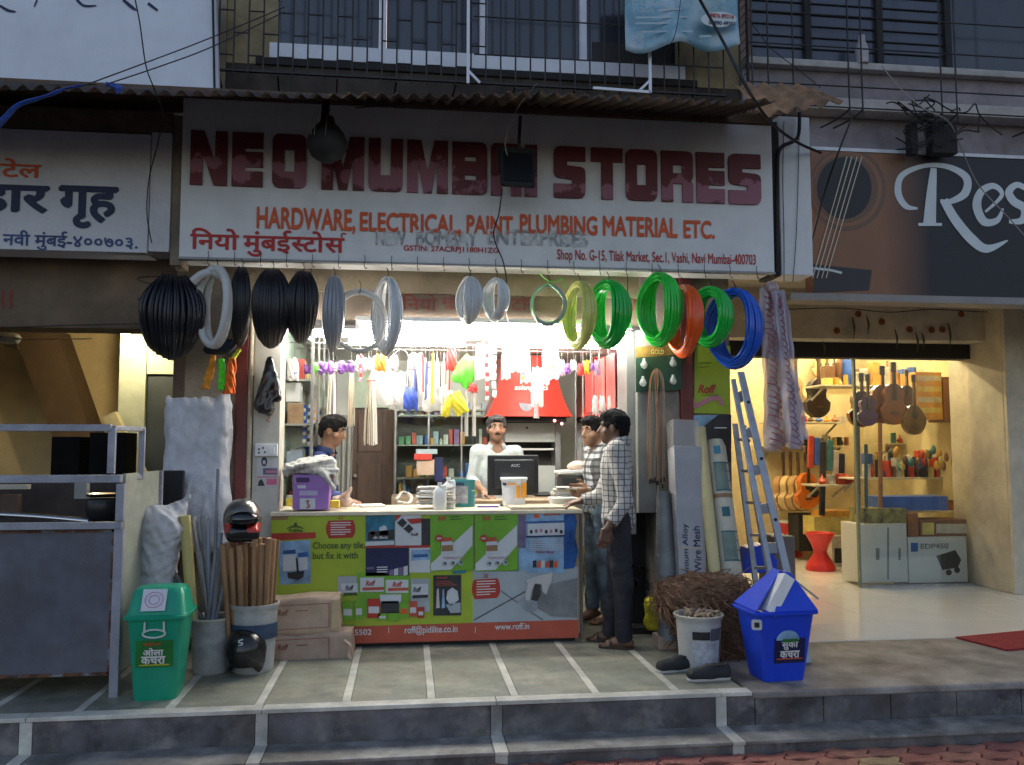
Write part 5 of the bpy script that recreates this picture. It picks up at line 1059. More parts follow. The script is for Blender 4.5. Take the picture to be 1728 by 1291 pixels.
# paint drum of tool handles with helmets
hb, hq, hr, hh = plant_pail(420, 1140, 1020, 42, M('drum_white', (.42, .42, .40), .5, var=.2, dirt=.5), 'white paint drum packed with wooden tool handles')
wrap(hq.x, hq.y, hr * 1.0, ZP + hh * .5, ZP + hh * .72, -85, 85, 'label', M('drum_label', (.03, .06, .11), .5, var=.3, scale=8), hb)
m_wood = [M('handle_wood_%d' % i, c, .6, var=.25, scale=3, stretch=(6, 6, 1), dirt=.15) for i, c in enumerate([(.34, .19, .09), (.40, .24, .12), (.26, .14, .07)])]
for i, (px, py) in enumerate(((376, 918), (386, 915), (396, 916), (404, 920), (413, 917), (421, 916), (430, 910), (438, 908), (446, 907), (454, 908), (462, 910), (468, 911), (390, 925), (409, 926), (426, 922), (442, 918))):
    a = P(px, py, hq.y - .12 + .1 * (i % 3)); bx_ = hq.x + (a.x - hq.x) * .7; MB().tube([(bx_, a.y * .5 + hq.y * .5, ZP + .04), (a.x, a.y, a.z)], [.016, .0185], 10).obj('tool_handle', m_wood[i % 3], smooth=60, label='plain wooden tool handle standing upright in the white drum', cat='handle', group='wooden handles in the drum')
def helmet(c, sc, yaw, m_shell, m_trim, lab, visor=True):
    t = thing('helmet', c, lab, 'helmet'); c = Vector(c) + Vector((0, 0, .125 * sc)); m3 = rotm(0, 0, yaw); g = SDF(tuple(c - Vector((.22, .22, .2))), tuple(c + Vector((.22, .22, .22))), .0055)
    w = lambda x, y, z: c + m3 @ Vector((x, y, z)) * sc
    rm = np.array(m3.transposed()).T
    g.ell(w(0, .01, .02), (.118 * sc, .142 * sc, .125 * sc), rm, k=.01); g.rbox(w(0, -.045, -.07), (.10 * sc, .10 * sc, .05 * sc), .04 * sc, rm, k=.05); g.ell(w(0, -.15, .015), (.105 * sc, .10 * sc, .055 * sc), rm, sub=True); g.rbox(w(0, 0, -.14), (.2, .2, .022), .004, rm, sub=True); g.ell(w(0, 0, -.09), (.085 * sc, .11 * sc, .1 * sc), rm, sub=True)
    g.obj('shell', [m_shell, m_trim, M('black_shell', (.012, .012, .013), .22, var=.1, spec=.6)], t, matfn=lambda p_: np.where(p_[:, 2] > c.z - .005 * sc, 0, np.where((p_[:, 2] > c.z - .06 * sc) & (np.abs(p_[:, 0] - c.x) > (.03 + (c.z - p_[:, 2]) * .5) * sc), 1, 2))); v = SDF(tuple(c - Vector((.22, .22, .2))), tuple(c + Vector((.22, .22, .2))), .006); v.ell(w(0, -.05, .018), (.102 * sc, .088 * sc, .062 * sc), rm); v.obj('visor', M('visor_black', (.008, .008, .01), .08, var=0, spec=.8), t)
    return t
zc_ = PZ(409, 914, hq.y - .02)
helmet((PXX(409, hq.y, 890), hq.y, zc_), 1.02, R(12), M('silver_shell', (.20, .19, .18), .18, metal=.5, var=.25), M('red_decal', (.4, .03, .02), .3), 'silver and black full face helmet with red decals resting on the wooden handles')
q = G(408, 1146); hl = helmet((q.x, q.y + .13, ZP), 1.08, R(172), M('black_shell', (.012, .012, .013), .22, var=.1, spec=.6), M('black_shell', (1, 1, 1)), 'glossy black helmet standing on the floor before the drum')
brush(hl, 'logo', [([(410, 1079), (404, 1081), (403, 1084), (409, 1085), (408, 1088), (402, 1090)], 2)], q.y - .02, m_tw, 1)
# two cartons stacked by the counter
m_kraft = M('kraft_carton', (.52, .38, .27), .75, var=.14, scale=5, dirt=.25, bump=.06); m_kraft2 = M('kraft_carton_dull', (.45, .32, .24), .75, var=.14, scale=5, dirt=.35, bump=.06); m_tape = M('parcel_tape', (.46, .36, .20), .3, var=.1)
def kraft(pts_front, Y, dep, mat, lab, dent):
    c = [P(x, y, Y) for x, y in pts_front]; z0 = min(q.z for q in c); t = thing('cardboard_carton', ((c[0].x + c[1].x) / 2, Y + dep / 2, z0), lab, 'carton')
    def fn_box():
        mb = MB(); n = 8
        F = lambda u, v, y: (c[0].x + (c[1].x - c[0].x) * u + .006 * math.sin(v * 6 + u * 5 + dent), y + .008 * math.sin(u * 7 + v * 4 + dent), c[3].z + (c[0].z - c[3].z) * v + (c[1].z - c[0].z) * u * v + .006 * math.sin(u * 9 + dent) * v)
        mb.grid(lambda u, v: F(u, v, Y), n, n); mb.grid(lambda u, v: F(1 - u, v, Y + dep), n, n); mb.grid(lambda u, v: (lambda p: (p[0], Y + dep * v + .008 * math.sin(u * 7 + 4 + dent), p[2] + .01 * math.sin(v * 5)))(F(u, 1, 0)), n, n); mb.grid(lambda u, v: (lambda p: (p[0], Y + dep * u + .008 * math.sin(7 + v * 4 + dent), p[2]))(F(1, v, 0)), n, n); mb.grid(lambda u, v: (lambda p: (p[0], Y + dep * (1 - u) + .008 * math.sin(v * 4 + dent), p[2]))(F(0, v, 0)), n, n); return mb
    fn_box().obj('box', mat, t, smooth=40, solid=.003); return t
CYY = 5.98
k1 = kraft([(446, 1074), (594, 1068), (586, 1118), (442, 1128)], CYY, .32, m_kraft2, 'lower dented cardboard carton on the floor beside the counter', 1.0)
k2 = kraft([(440, 1014), (572, 1006), (576, 1066), (444, 1073)], CYY + .01, .32, m_kraft, 'upper cardboard carton stacked on another beside the counter', 2.2)
m_kp = plain('carton_print', (.26, .07, .05), .7, var=.3, scale=30)
for k, dy in ((k1, 58), (k2, 0)):
    for p in ([(458, 1023 + dy), (555, 1018 + dy), ], [(458, 1064 + dy), (555, 1058 + dy)], [(458, 1023 + dy), (458, 1064 + dy)], [(555, 1018 + dy), (555, 1058 + dy)]): brush(k, 'print_frame', [(p, 1.0)], CYY - .012, m_kp, 1)
    txt(k, 'Roff', 468, 487, 1029 + dy, 1039 + dy, CYY - .012, m_kp, .02, 1, shear=.3); brush(k, 'print_line', [([(500, 1031 + dy), (520, 1030 + dy)], 1.4), ], CYY - .012, m_kp, 1)
    t = k
tp = MB().bb(PXX(560, CYY, 1010), PXX(570, CYY, 1010), CYY - .014, CYY - .012, PZ(565, 1060, CYY), PZ(565, 1012, CYY)).obj('tape', m_tape, k2)
MB().tube(catmull([P(582, 1080, CYY - .02), P(592, 1090, CYY - .05), P(588, 1104, CYY - .04), P(594, 1116, CYY - .02)], 4), [.012] * 13, 6, flat=.3).obj('torn_flap', m_kraft, k1, smooth=60)
# ---------------------------------------------------------------- waste bins
def bin_body(q, w, d, h, mat, t, m3, top=1.0, bot=.74, name='body'):
    MB().rrect([(w * bot * .97, d * bot * .97, .03, 0), (w * bot, d * bot, .035, .012), (w * .97, d * .97, .045, h * .94), (w, d, .05, h * .945), (w * 1.09, d * 1.09, .05, h * .95), (w * 1.10, d * 1.10, .05, h * .985), (w * 1.04, d * 1.04, .05, h)], q, 7, m3=m3).obj(name, mat, t, smooth=35)
m_gbin = M('green_bin', (.006, .30, .17), .35, var=.1, scale=4, dirt=.12); m_bbin = M('blue_bin', (.012, .06, .62), .35, var=.08, scale=4, dirt=.1)
q = G(258, 1183); q = Vector((q.x, q.y + .12, ZP)); GH = PZ(262, 1046, q.y - .13) - ZP + .03; gw = (PXX(316, q.y, 1060) - PXX(212, q.y, 1060)) / 2 * .93
gb = thing('waste_bin', q, 'green waste bin with paper taped on its lid', 'bin'); m3 = rotm(0, 0, R(2))
bin_body(q, gw, .155, GH, m_gbin, gb, m3)
lid_h = PZ(262, 990, q.y) - ZP - GH + .01
MB().rrect([(gw * 1.03, .16, .05, GH + .001), (gw * .98, .15, .05, GH + .02), (gw * .90, .115, .05, GH + lid_h * .75), (gw * .80, .09, .045, GH + lid_h * .95), (gw * .6, .06, .03, GH + lid_h)], q, 7, m3=m3).obj('swing_lid', m_gbin, gb, smooth=35)
w = lambda x, y, z: q + m3 @ Vector((x, y, z))
V = [w(-gw * .48, -.1535, GH + .02), w(gw * .34, -.1535, GH + .02), w(gw * .36, -.108, GH + lid_h * .93), w(-gw * .46, -.108, GH + lid_h * .93)]
V = [v + m3 @ Vector((0, -.006, .004)) for v in V]; MB().add(V, [(0, 1, 2, 3)]).obj('taped_paper', M('notice_paper', (.6, .6, .64), .6, var=.05), gb, solid=.001)
cc = (V[0] + V[1] + V[2] + V[3]) / 4 + m3 @ Vector((0, -.004, .002)); ux = (V[1] - V[0]).normalized(); uy = (V[3] - V[0]).normalized()
for r_, y_ in ((.048, 0), (.028, 0)): MB().tube([cc + ux * math.cos(a) * r_ + uy * math.sin(a) * r_ * .9 for a in np.linspace(0, 6.28, 24, endpoint=False)], .0013, 4, closed=True).obj('stamp_print', plain('stamp_ink', (.45, .10, .22), .6), gb)
def face_print(parent, q, m3, hw, hd, h, u, z, body=None, rect=None, mat=None, ht=.03, wid=.1, bold=.02, lay=0, bot=.74):
    """print on the tapered front of a bin: u, z are the centre"""
    sc = lambda zz: bot + (.97 - bot) * zz / (h * .94)
    def pt(x, zz): return q + m3 @ Vector((x, -hd * sc(zz) - .003 - .0022 * lay, zz))
    if rect: return MB().add([pt(u - wid / 2, z - ht / 2), pt(u + wid / 2, z - ht / 2), pt(u + wid / 2, z + ht / 2), pt(u - wid / 2, z + ht / 2)], [(0, 1, 2, 3)]).obj('sticker', mat, parent)
    vs, fs = text_geo(body, bold); x0 = min(v[0] for v in vs); x1 = max(v[0] for v in vs); y0 = min(v[1] for v in vs); y1 = max(v[1] for v in vs); isl = islands(len(vs), fs)
    return MB().add([pt(u - wid / 2 + (a - x0) / (x1 - x0) * wid, z - ht / 2 + (b - y0) / (y1 - y0) * ht) + m3 @ Vector((0, -.0003 * k_, 0)) for (a, b), k_ in zip(vs, isl)], fs).obj('lettering', mat, parent)
m_gs = M('sticker_green', (.015, .17, .03), .4, var=.2); m_ys = plain('sticker_yellow', (.4, .4, .02), .5)
face_print(gb, q, m3, gw, .155, GH, 0, GH * .55, rect=1, mat=m_gs, ht=.15, wid=.2); face_print(gb, q, m3, gw, .155, GH, -.01, GH * .665, 'किनारा', mat=plain('sticker_red', (.45, .08, .02), .5), ht=.022, wid=.09, lay=1); face_print(gb, q, m3, gw, .155, GH, -.005, GH * .575, 'ओला', mat=m_tw, ht=.045, wid=.11, lay=1, bold=.03); face_print(gb, q, m3, gw, .155, GH, -.005, GH * .475, 'कचरा', mat=m_tw, ht=.045, wid=.13, lay=1, bold=.03); face_print(gb, q, m3, gw, .155, GH, 0, GH * .42, rect=1, mat=m_ys, ht=.008, wid=.16, lay=1)
zz = GH * .83; hd_ = lambda x, z, o=.0: q + m3 @ Vector((x, -.155 * .95 - .012 - o, z))
MB().tube([hd_(.06 * math.cos(a) + .0, zz - .02 + .022 * math.sin(a)) if True else 0 for a in np.linspace(0, 6.28, 20, endpoint=False)], .006, 6, closed=True).obj('handle_ring', plain('handle_white', (.55, .6, .56), .4), gb, smooth=60)
for sd in (-1, 1): MB().tube([hd_(.052 * sd, zz - .005), hd_(.05 * sd, zz + .045)], .006, 6).obj('handle_stay', plain('handle_white', (1, 1, 1)), gb)
# blue bin with pyramid lid
q = G(1325, 1151); q = Vector((q.x, q.y + .13, ZP)); BH = PZ(1320, 1030, q.y - .13) - ZP; bw = (PXX(1376, q.y, 1040) - PXX(1264, q.y, 1040)) / 2 * .90
bb_ = thing('waste_bin', q, 'blue waste bin with tilted pyramid lid stuffed with white foam', 'bin'); m3 = rotm(0, 0, R(4)); bin_body(q, bw, .165, BH, m_bbin, bb_, m3, bot=.70)
zt = PZ(1345, 963, q.y) - ZP
g = SDF(tuple(q + Vector((-.3, -.25, BH - .06))), tuple(q + Vector((.3, .25, zt + .06))), .008)
V = [(-bw * 1.0, -.17, BH), (bw * 1.0, -.17, BH), (bw * 1.0, .17, BH), (-bw * 1.0, .17, BH), (.09, -.02, zt), (.09, .05, zt), (-bw * .75, -.165, BH + .005)]
P3 = lambda *a: q + m3 @ Vector(a)
MB().add([P3(-bw * .45, -.175, BH), P3(bw * 1.0, -.175, BH), P3(bw * 1.0, .17, BH), P3(-bw * .45, .17, BH), P3(.04, -.03, zt), P3(.10, -.03, zt - .01), P3(.10, .04, zt - .01), P3(.04, .04, zt)], [(0, 1, 5, 4), (1, 2, 6, 5), (2, 3, 7, 6), (4, 5, 6, 7)]).obj('pyramid_lid', m_bbin, bb_, bevel=.006, solid=.006)
MB().add([P3(-bw * 1.05, -.16, BH + .005), P3(-bw * .98, .16, BH + .005), P3(.03, .05, zt + .01), P3(.02, -.04, zt + .005)], [(0, 1, 2, 3)]).obj('lid_flap', m_bbin, bb_, solid=.008)
MB().box(P3(-.035, -.09, BH + .09), (.075, .12, .26), ry=R(34), rx=R(-8)).obj('foam_board', M('foam_white', (.82, .81, .78), .7), bevel=.006, label='white foam slab stuffed under the blue bin lid', cat='foam')
MB().beam(P3(.08, -.02, zt - .02), P3(.27, -.05, zt - .17), .02, .01).obj('wood_stick', M('stick_grey', (.4, .37, .36), .6), label='grey stick poking out of the blue bin', cat='stick')
MB().rrect([(.03, .03, .012, 0), (.03, .03, .012, .01)], P3(-bw * .99, -.14, BH * .82), 5, m3=rotm(R(90), 0, R(-10))).obj('side_clip', plain('clip_white', (.55, .56, .56), .4), bb_); MB().rrect([(.015, .015, .005, -.002), (.015, .015, .005, .012)], P3(-bw * .99, -.14, BH * .82), 5, m3=rotm(R(90), 0, R(-10))).obj('side_clip_hole', m_dark, bb_)
face_print(bb_, q, m3, bw, .165, BH, .02, BH * .44, rect=1, mat=m_nv, ht=.15, wid=.2, bot=.70); face_print(bb_, q, m3, bw, .165, BH, .02, BH * .51, 'सुका', mat=m_tw, ht=.052, wid=.11, lay=1, bold=.03, bot=.70); face_print(bb_, q, m3, bw, .165, BH, .02, BH * .385, 'कचरा', mat=m_tw, ht=.045, wid=.13, lay=1, bold=.03, bot=.70); face_print(bb_, q, m3, bw, .165, BH, .02, BH * .325, rect=1, mat=m_or, ht=.006, wid=.17, lay=1, bot=.70)
sc = lambda zz: .70 + .27 * zz / (BH * .94)
for nm, mt, r_, l in (('emblem', m_bl, .075, 1), ): MB().add([P3(.005 + r_ * math.cos(a), -.165 * sc(BH * .6 + r_ * .8 * math.sin(a)) - .0045, BH * .59 + r_ * .8 * math.sin(a)) for a in np.linspace(0, math.pi, 18)], [tuple(range(18))]).obj(nm, mt, bb_)
face_print(bb_, q, m3, bw, .165, BH, .02, BH * .585, rect=1, mat=m_gs, ht=.02, wid=.1, lay=2, bot=.70)
# ---------------------------------------------------------------- right-hand goods
def leaning(px0, py0, px1, py1, rr, Ya, Yb): return P(px0, py0, Ya), P(px1, py1, Yb)
m_roll = M('grey_roll', (.15, .16, .16), .5, var=.25, scale=4, metal=.2, dirt=.3)
MB().tube([P(1119, 830, 6.2), P(1124, 950, 6.1), P(1131, 1082, 5.98)], [.05, .072, .085], 20).obj('mesh_roll', m_roll, smooth=50, label='dark grey mesh roll standing left of the wire mesh carton', cat='roll')
MB().bb(PXX(1114, 5.9, 1080), PXX(1152, 5.9, 1080), 5.93, 6.1, ZP, ZP + .09).obj('wood_block', m_kraft2, label='brown block under the foot of the grey mesh roll', cat='block', bevel=.006)
a, b = P(1152, 712, 6.25), P(1168, 1078, 5.97)
t = thing('mesh_carton', b, 'tall narrow grey carton lettered Aluminium Alloy Wire Mesh leaning on the pillar', 'carton'); m_cg = M('grey_carton', (.36, .35, .36), .7, var=.08, dirt=.12)
d = (a - b).normalized(); hw = .105; MB().beam(b, a - d * .2, .205, .17, up=(0, 1, 0)).obj('carton_body', m_cg, t, bevel=.004)
fr = -.088; ux = Vector((1, 0, 0)); nrm = d.cross(ux).normalized(); nrm = nrm if nrm.y < 0 else -nrm
MB().beam(a - d * .2, a + d * .0, .20, .165, up=(0, 1, 0)).obj('clear_wrap', film('wrap_clear', (.4, .38, .36), .45), t)
m_ct = plain('carton_blue_print', (.05, .08, .22), .6)
for s_, off, lo, hi in (('Aluminium Alloy', -.045, .30, .80), ('Wire Mesh', .035, .46, .78)):
    vs, fs = text_geo(s_, .01); x0 = min(v[0] for v in vs); x1 = max(v[0] for v in vs); y0 = min(v[1] for v in vs); y1 = max(v[1] for v in vs)
    MB().add([b + d * (lo + (v[0] - x0) / (x1 - x0) * (hi - lo)) + ux * (off + .028 - (v[1] - y0) / (y1 - y0) * .052) + nrm * .0895 for v in vs], fs).obj('lettering', m_ct, t)
MB().beam(b + d * .62 + nrm * .0875, b + d * .628 + nrm * .0875, .205, .003, up=(0, 1, 0)).obj('seam_tape', m_tape, t)
a, b = P(1181, 722, 6.22), P(1208, 985, 5.9); MB().tube([a, b + (b - a) * .3], .042, 20).obj('yellow_roll', M('cream_yellow_roll', (.58, .49, .24), .55, var=.08, dirt=.12), smooth=50, label='long pale yellow roll leaning beside the wire mesh carton', cat='roll')
a, b = P(1206, 748, 6.24), P(1232, 965, 5.98); d = (b - a).normalized(); t = thing('printed_roll', b + d * .3, 'thick cream roll printed with teal window drawings beside the yellow roll', 'roll'); b = b + d * .25
MB().tube([a - d * .02, a + d * .03, b], [.06, .078, .088], 22).obj('roll', M('cream_wrap', (.52, .48, .38), .45, var=.12, scale=5, dirt=.15), t, smooth=50)
L_ = (b - a).length; side_ = d.cross(Vector((0, 1, 0))).normalized(); side_ = side_ if side_.x > 0 else -side_; fn_ = side_.cross(d); fn_ = fn_ if fn_.y < 0 else -fn_
m_tl = plain('teal_ink', (.02, .12, .13), .5); m_tl2 = plain('pale_teal_ink', (.16, .22, .18), .5, var=.2)
def rollpatch(s0, s1, a0, a1, mat, e=.003, nm='print'):
    MB().grid(lambda u, v: a + d * (s0 + (s1 - s0) * v) + (side_ * math.sin(R(a0 + (a1 - a0) * u)) + fn_ * math.cos(R(a0 + (a1 - a0) * u))) * (.078 + .01 * (s0 + (s1 - s0) * v) / L_ + e), 8, 4).obj(nm, mat, t, smooth=180)
for s0 in (.17, .68):
    rollpatch(s0, s0 + .2, -40, 25, m_tl2)
    for s_, e_, x, y in ((s0 - .006, s0 + .004, -40, 52), (s0 + .2, s0 + .21, -40, 52), (s0, s0 + .2, 25, 29), (s0, s0 + .2, 48, 52), (s0 + .06, s0 + .066, 29, 48), (s0 + .13, s0 + .136, 29, 48)): rollpatch(s_, e_, x, y, m_tl, .0045)
rollpatch(.5, .57, -25, 15, m_tl); rollpatch(.04, .1, -30, 5, M('teal_logo', (.03, .2, .3), .5)); rollpatch(.40, .43, -60, 60, M('brown_tape', (1, 1, 1)))
# poster on the pillar and the dark one under it
PYY = FY + .005
t = thing('pillar_poster', P(1200, 700, PYY), 'lime green Roff poster with pink tube print on the right pillar', 'poster'); flat(t, 'sheet', [(1172, 582), (1232, 584), (1231, 699), (1171, 697)], PYY, m_lime, 2); txt(t, 'Roff', 1177, 1208, 649, 664, PYY, m_rv, .04, 4, shear=.3)
brush(t, 'print', [([(1168, 672), (1172, 685), (1182, 681), (1196, 674), (1212, 672), (1217, 684)], [6, 8, 8, 8, 8, 6])], PYY, m_pk, 4); brush(t, 'print', [([(1177, 613), (1200, 612)], 1.2), ([(1177, 620), (1196, 619)], 1.2), ([(1182, 667), (1212, 667)], 1)], PYY, m_bt2, 4)
t = thing('dark_poster', P(1200, 760, PYY), 'black and blue torn poster below the lime green one', 'poster'); flat(t, 'sheet', [(1168, 701), (1234, 700), (1234, 780), (1168, 778)], PYY, m_dv, 1); flat(t, 'print', [(1168, 701), (1212, 700), (1186, 720), (1168, 722)], PYY, m_bl, 2); brush(t, 'print', [([(1205, 722), (1226, 722)], 2)], PYY, m_tw, 2)
# aluminium folding ladder
lad = thing('folding_ladder', P(1300, 965, 5.7), 'grey aluminium folding ladder leaning beside the blue coil', 'ladder'); m_al = M('ladder_aluminium', (.36, .38, .42), .45, metal=.45, var=.18, dirt=.4)
F0, F1 = P(1250, 628, 6.0), P(1328, 966, 5.62); H0, H1 = P(1237, 640, 6.02), P(1300, 966, 5.64); B0, B1 = P(1240, 715, 6.2), P(1272, 958, 6.05); C0, C1 = P(1254, 718, 6.2), P(1296, 958, 6.05)
def ext(a, b, k): return b + (b - a).normalized() * k
for a_, b_, w_ in ((F0, F1, .05), (H0, H1, .035), (B0, B1, .04), (C0, C1, .045)):
    dd = (b_ - a_).normalized(); e_ = b_ + dd * ((b_.z - ZP - .0) / max(-dd.z, .1)); MB().beam(a_, e_, w_, .022, up=(0, 1, 0)).obj('stile', m_al, lad, bevel=.003)
for i in range(6):
    v = (i + .6) / 5.2; MB().beam(F0.lerp(F1, v) + Vector((0, .02, 0)), H0.lerp(H1, v) + Vector((0, .02, 0)), .07, .025, up=(0, 1, 0)).obj('tread', m_al, lad)
    v = (i + .5) / 4.5; MB().beam(B0.lerp(B1, v), C0.lerp(C1, v) + Vector((.03, 0, 0)), .03, .02).obj('rear_rung', M('rung_dull', (.2, .17, .15), .5, metal=.3), lad)
for v in (.16, .45, .75): MB().lathe([(.011, 0), (.011, .008), (.001, .008)], F0.lerp(F1, v) + Vector((0, -.012, 0)), 10, m3=rotm(R(90))).obj('cap', m_dark, lad)
# blue crate behind the ladder
s_ = [(1255, 960), (1262, 925), (1290, 918), (1312, 945), (1312, 966), (1255, 968)]; MB().prism([(q_.x, q_.z) for q_ in (P(x, y, 6.3) for x, y in s_)], 6.3, 6.45).obj('plastic_tub', M('blue_bin', (1, 1, 1)), label='royal blue plastic tub glimpsed behind the ladder rungs', cat='tub', bevel=.006)
q = G(1298, 1030); MB().bb(PXX(1310, 6.35, 920), PXX(1347, 6.35, 920), 6.4, 6.7, ZP, PZ(1330, 905, 6.4)).obj('grey_drum_box', M('brown_grey_box', (.16, .13, .11), .7, dirt=.3), label='brown grey box standing behind the ladder foot', cat='box', bevel=.01)
# coir fibre heap
hc = G(1225, 1118); hc.y += .28
g = SDF((hc.x - .42, hc.y - .3, ZP - .02), (hc.x + .4, hc.y + .3, ZP + .75), .014); zt_ = PZ(1225, 965, hc.y)
g.cone((hc.x + .02, hc.y, ZP + .08), (hc.x + .0, hc.y, zt_ - .22), .20, .19, k=.08).ell((hc.x - .04, hc.y, zt_ - .14), (.33, .2, .13), k=.08).cone((hc.x - .15, hc.y - .05, zt_ - .2), (hc.x - .3, hc.y - .1, zt_ - .2), .08, .03, k=.06).wobble(.02, 16, 21); m_coir = M('coir_fibre', (.25, .135, .075), .9, var=.4, scale=30, bump=.8, bscale=70)
hp = thing('coir_heap', (hc.x, hc.y, ZP), 'shaggy heap of brown coir fibre between bucket and blue bin', 'coir'); g.obj('core', m_coir, hp)
mb = MB(); rs = random.Random(5); V_, F_ = g.mesh(); idx = [rs.randrange(len(V_)) for _ in range(1300)]
for i in idx:
    p = Vector(V_[i]); c_ = Vector((hc.x, hc.y, p.z - .1)); o_ = (p - c_); o_.z = 0; o_ = o_.normalized() if o_.length > .01 else Vector((0, -1, 0)); tn = o_.cross(Vector((0, 0, 1))) * rs.choice((-1, 1)); dr = (tn * rs.uniform(.3, 1) + Vector((0, 0, rs.uniform(-.7, .25))) + o_ * rs.uniform(-.1, .25)).normalized(); l_ = rs.uniform(.08, .24)
    pts = [p - o_ * .01, p + dr * l_ * .35 + o_ * .022, p + dr * l_ * .7 + o_ * .018 + Vector((0, 0, -.01)), p + dr * l_ + o_ * rs.uniform(-.01, .02) + Vector((0, 0, -.03))]; mb.tube(pts, [.004, .0045, .0035, .001], 3, cap=False)
o = mb.obj('fibres', m_coir, hp); o['kind'] = 'stuff'
MB().rrect([(.17, .14, .04, 0), (.19, .16, .04, .1), (.20, .17, .04, .105)], (hc.x + .04, hc.y + .02, ZP), 6).obj('red_basin', M('red_basin', (.2, .025, .02), .5, dirt=.3), label='dark red plastic basin under the coir heap', cat='basin', smooth=40)
# bucket of rope in front
rb, rq, r_r, r_h = plant_pail(1192, 1136, 1040, 38, M('rope_bucket', (.5, .49, .46), .5, var=.12, dirt=.35), 'white paint bucket with printed label filled with frayed rope')
rf = lambda f_: r_r * (.84 + .152 * f_)
wrap(rq.x, rq.y, (rf(.6) + .005, rf(.75) + .005), ZP + r_h * .6, ZP + r_h * .75, -35, 10, 'label', m_dv, rb); wrap(rq.x, rq.y, (rf(.12) + .005, rf(.58) + .005), ZP + r_h * .12, ZP + r_h * .58, -35, 45, 'label', M('bucket_label', (.46, .47, .5), .5, var=.25, scale=25), rb); wrap(rq.x, rq.y, (rf(.1) + .003, rf(.8) + .003), ZP + r_h * .1, ZP + r_h * .8, 12, 80, 'label', plain('slate_label', (.1, .1, .12), .5), rb)
MB().tube([rq + Vector((r_r * 1.05 * math.cos(a), r_r * 1.05 * math.sin(a), r_h)) for a in np.linspace(0, 6.283, 30, endpoint=False)], .008, 8, closed=True).obj('rim', M('cream_rim', (1, 1, 1)), rb, smooth=60)
mb = MB()
for i in range(34):
    a = rs.uniform(0, 6.28); r0 = r_r * rs.uniform(.1, .85); p = rq + Vector((r0 * math.cos(a), r0 * math.sin(a), r_h - .02)); mb.tube(catmull([p + Vector((0, 0, -.08)), p + Vector((rs.uniform(-.02, .02), rs.uniform(-.02, .02), .02)), p + Vector((rs.uniform(-.04, .04), rs.uniform(-.04, .04), rs.uniform(.02, .05)))], 3), .011, 6)
o = mb.obj('rope_ends', M('frayed_rope', (.34, .24, .16), .85, var=.35, scale=40, bump=.5), smooth=60, label='frayed beige rope ends filling the white paint bucket', cat='rope'); o['kind'] = 'stuff'
# pair of running shoes
def shoe(q, yaw, lab):
    m3 = rotm(0, 0, yaw); rm = np.array(m3); w = lambda x, y, z: tuple(Vector(q) + m3 @ Vector((x, y, z))); t = thing('running_shoe', q, lab, 'shoe', None)
    g = SDF(tuple(Vector(q) - Vector((.2, .2, .01))), tuple(Vector(q) + Vector((.2, .2, .16))), .005)
    g.cone(w(.10, 0, .04), w(.0, 0, .052), .03, .038, k=.03).cone(w(.0, 0, .052), w(-.1, 0, .058), .038, .034, k=.03).cone(w(-.1, 0, .05), w(-.112, 0, .078), .032, .024, k=.02).ell(w(-.062, 0, .108), (.052, .024, .04), rm, sub=True); g.rbox(w(0, 0, .034), (.132, .037, .026), .024, rm, k=.03); g.obj('upper', M('shoe_black', (.02, .02, .022), .75, var=.2, bump=.2, bscale=120), t)
    MB().rrect([(.138, .034, .033, 0), (.142, .038, .037, .006), (.136, .035, .034, .02)], q, 7, m3=m3).obj('sole', M('shoe_sole', (.48, .46, .43), .6, dirt=.3), t, smooth=50)
    MB().rrect([(.046, .022, .021, .082), (.05, .025, .023, .092)], w(-.062, 0, 0), 6, m3=m3).obj('opening', m_dark, t)  # dark slab on top paints the shade inside the shoe
    for i in range(4): MB().tube(catmull([w(.005 + i * .017, -.026, .074 - i * .004), w(.005 + i * .017, 0, .094 - i * .006), w(.005 + i * .017, .026, .074 - i * .004)], 4), .003, 5).obj('lace', m_galv, t)
    return t
shoe(G(1199, 1150) + Vector((0, .03, .001)), R(184), 'black running shoe nearer the blue bin beside the rope bucket'); shoe(G(1146, 1136) + Vector((0, .05, .001)), R(192), 'black running shoe farther from the blue bin beside the rope bucket')
# red doormat
c = [G(1612, 1077), G(1728, 1066), G(1900, 1080), G(1700, 1099)]; MB().slab([(p.x, p.y) for p in c], ZP - .0015, ZP + .012).obj('door_mat', M('red_mat', (.30, .02, .025), .95, var=.25, scale=40, bump=.5, bscale=200), label='red doormat lying on the cement apron', cat='mat', bevel=.004)

nest(gb, ('sticker', 'taped_paper'), ('lettering', 'stamp_print')); nest(bb_, ('sticker',), ('lettering',))
# ================================================================== inside the hardware shop
rs = random.Random(21)
m_frame = M('cabinet_aluminium', (.24, .24, .23), .4, metal=.3, var=.1); m_shelf = M('shelf_board', (.35, .36, .33), .6, dirt=.2); m_cabd = M('cabinet_dark', (.05, .05, .048), .6); m_cg_ = glass('cabinet_glass', (.86, .95, .9), .06)
GC = [M('good_%d' % i, c, .45, var=.2, scale=12) for i, c in enumerate([(.5, .06, .04), (.04, .14, .42), (.62, .5, .05), (.55, .55, .5), (.08, .25, .12), (.35, .22, .12), (.03, .03, .035), (.6, .28, .05), (.3, .38, .45), (.25, .12, .3)])]
def good(x, y, z, w, d, h, mat, lab, group, round_=False):
    if round_: o = MB().lathe([(w / 2, 0), (w / 2, h * .72), (w * .22, h * .84), (w * .22, h), (.001, h)], (x, y, z), 10).obj('bottle', mat, smooth=50, label=lab, cat='bottle', group=group)
    else: o = MB().box((x, y, z + h / 2), (w, d, h), rz=rs.uniform(-.12, .12)).obj('packet', mat, label=lab, cat='box', group=group, bevel=.003)
    return o
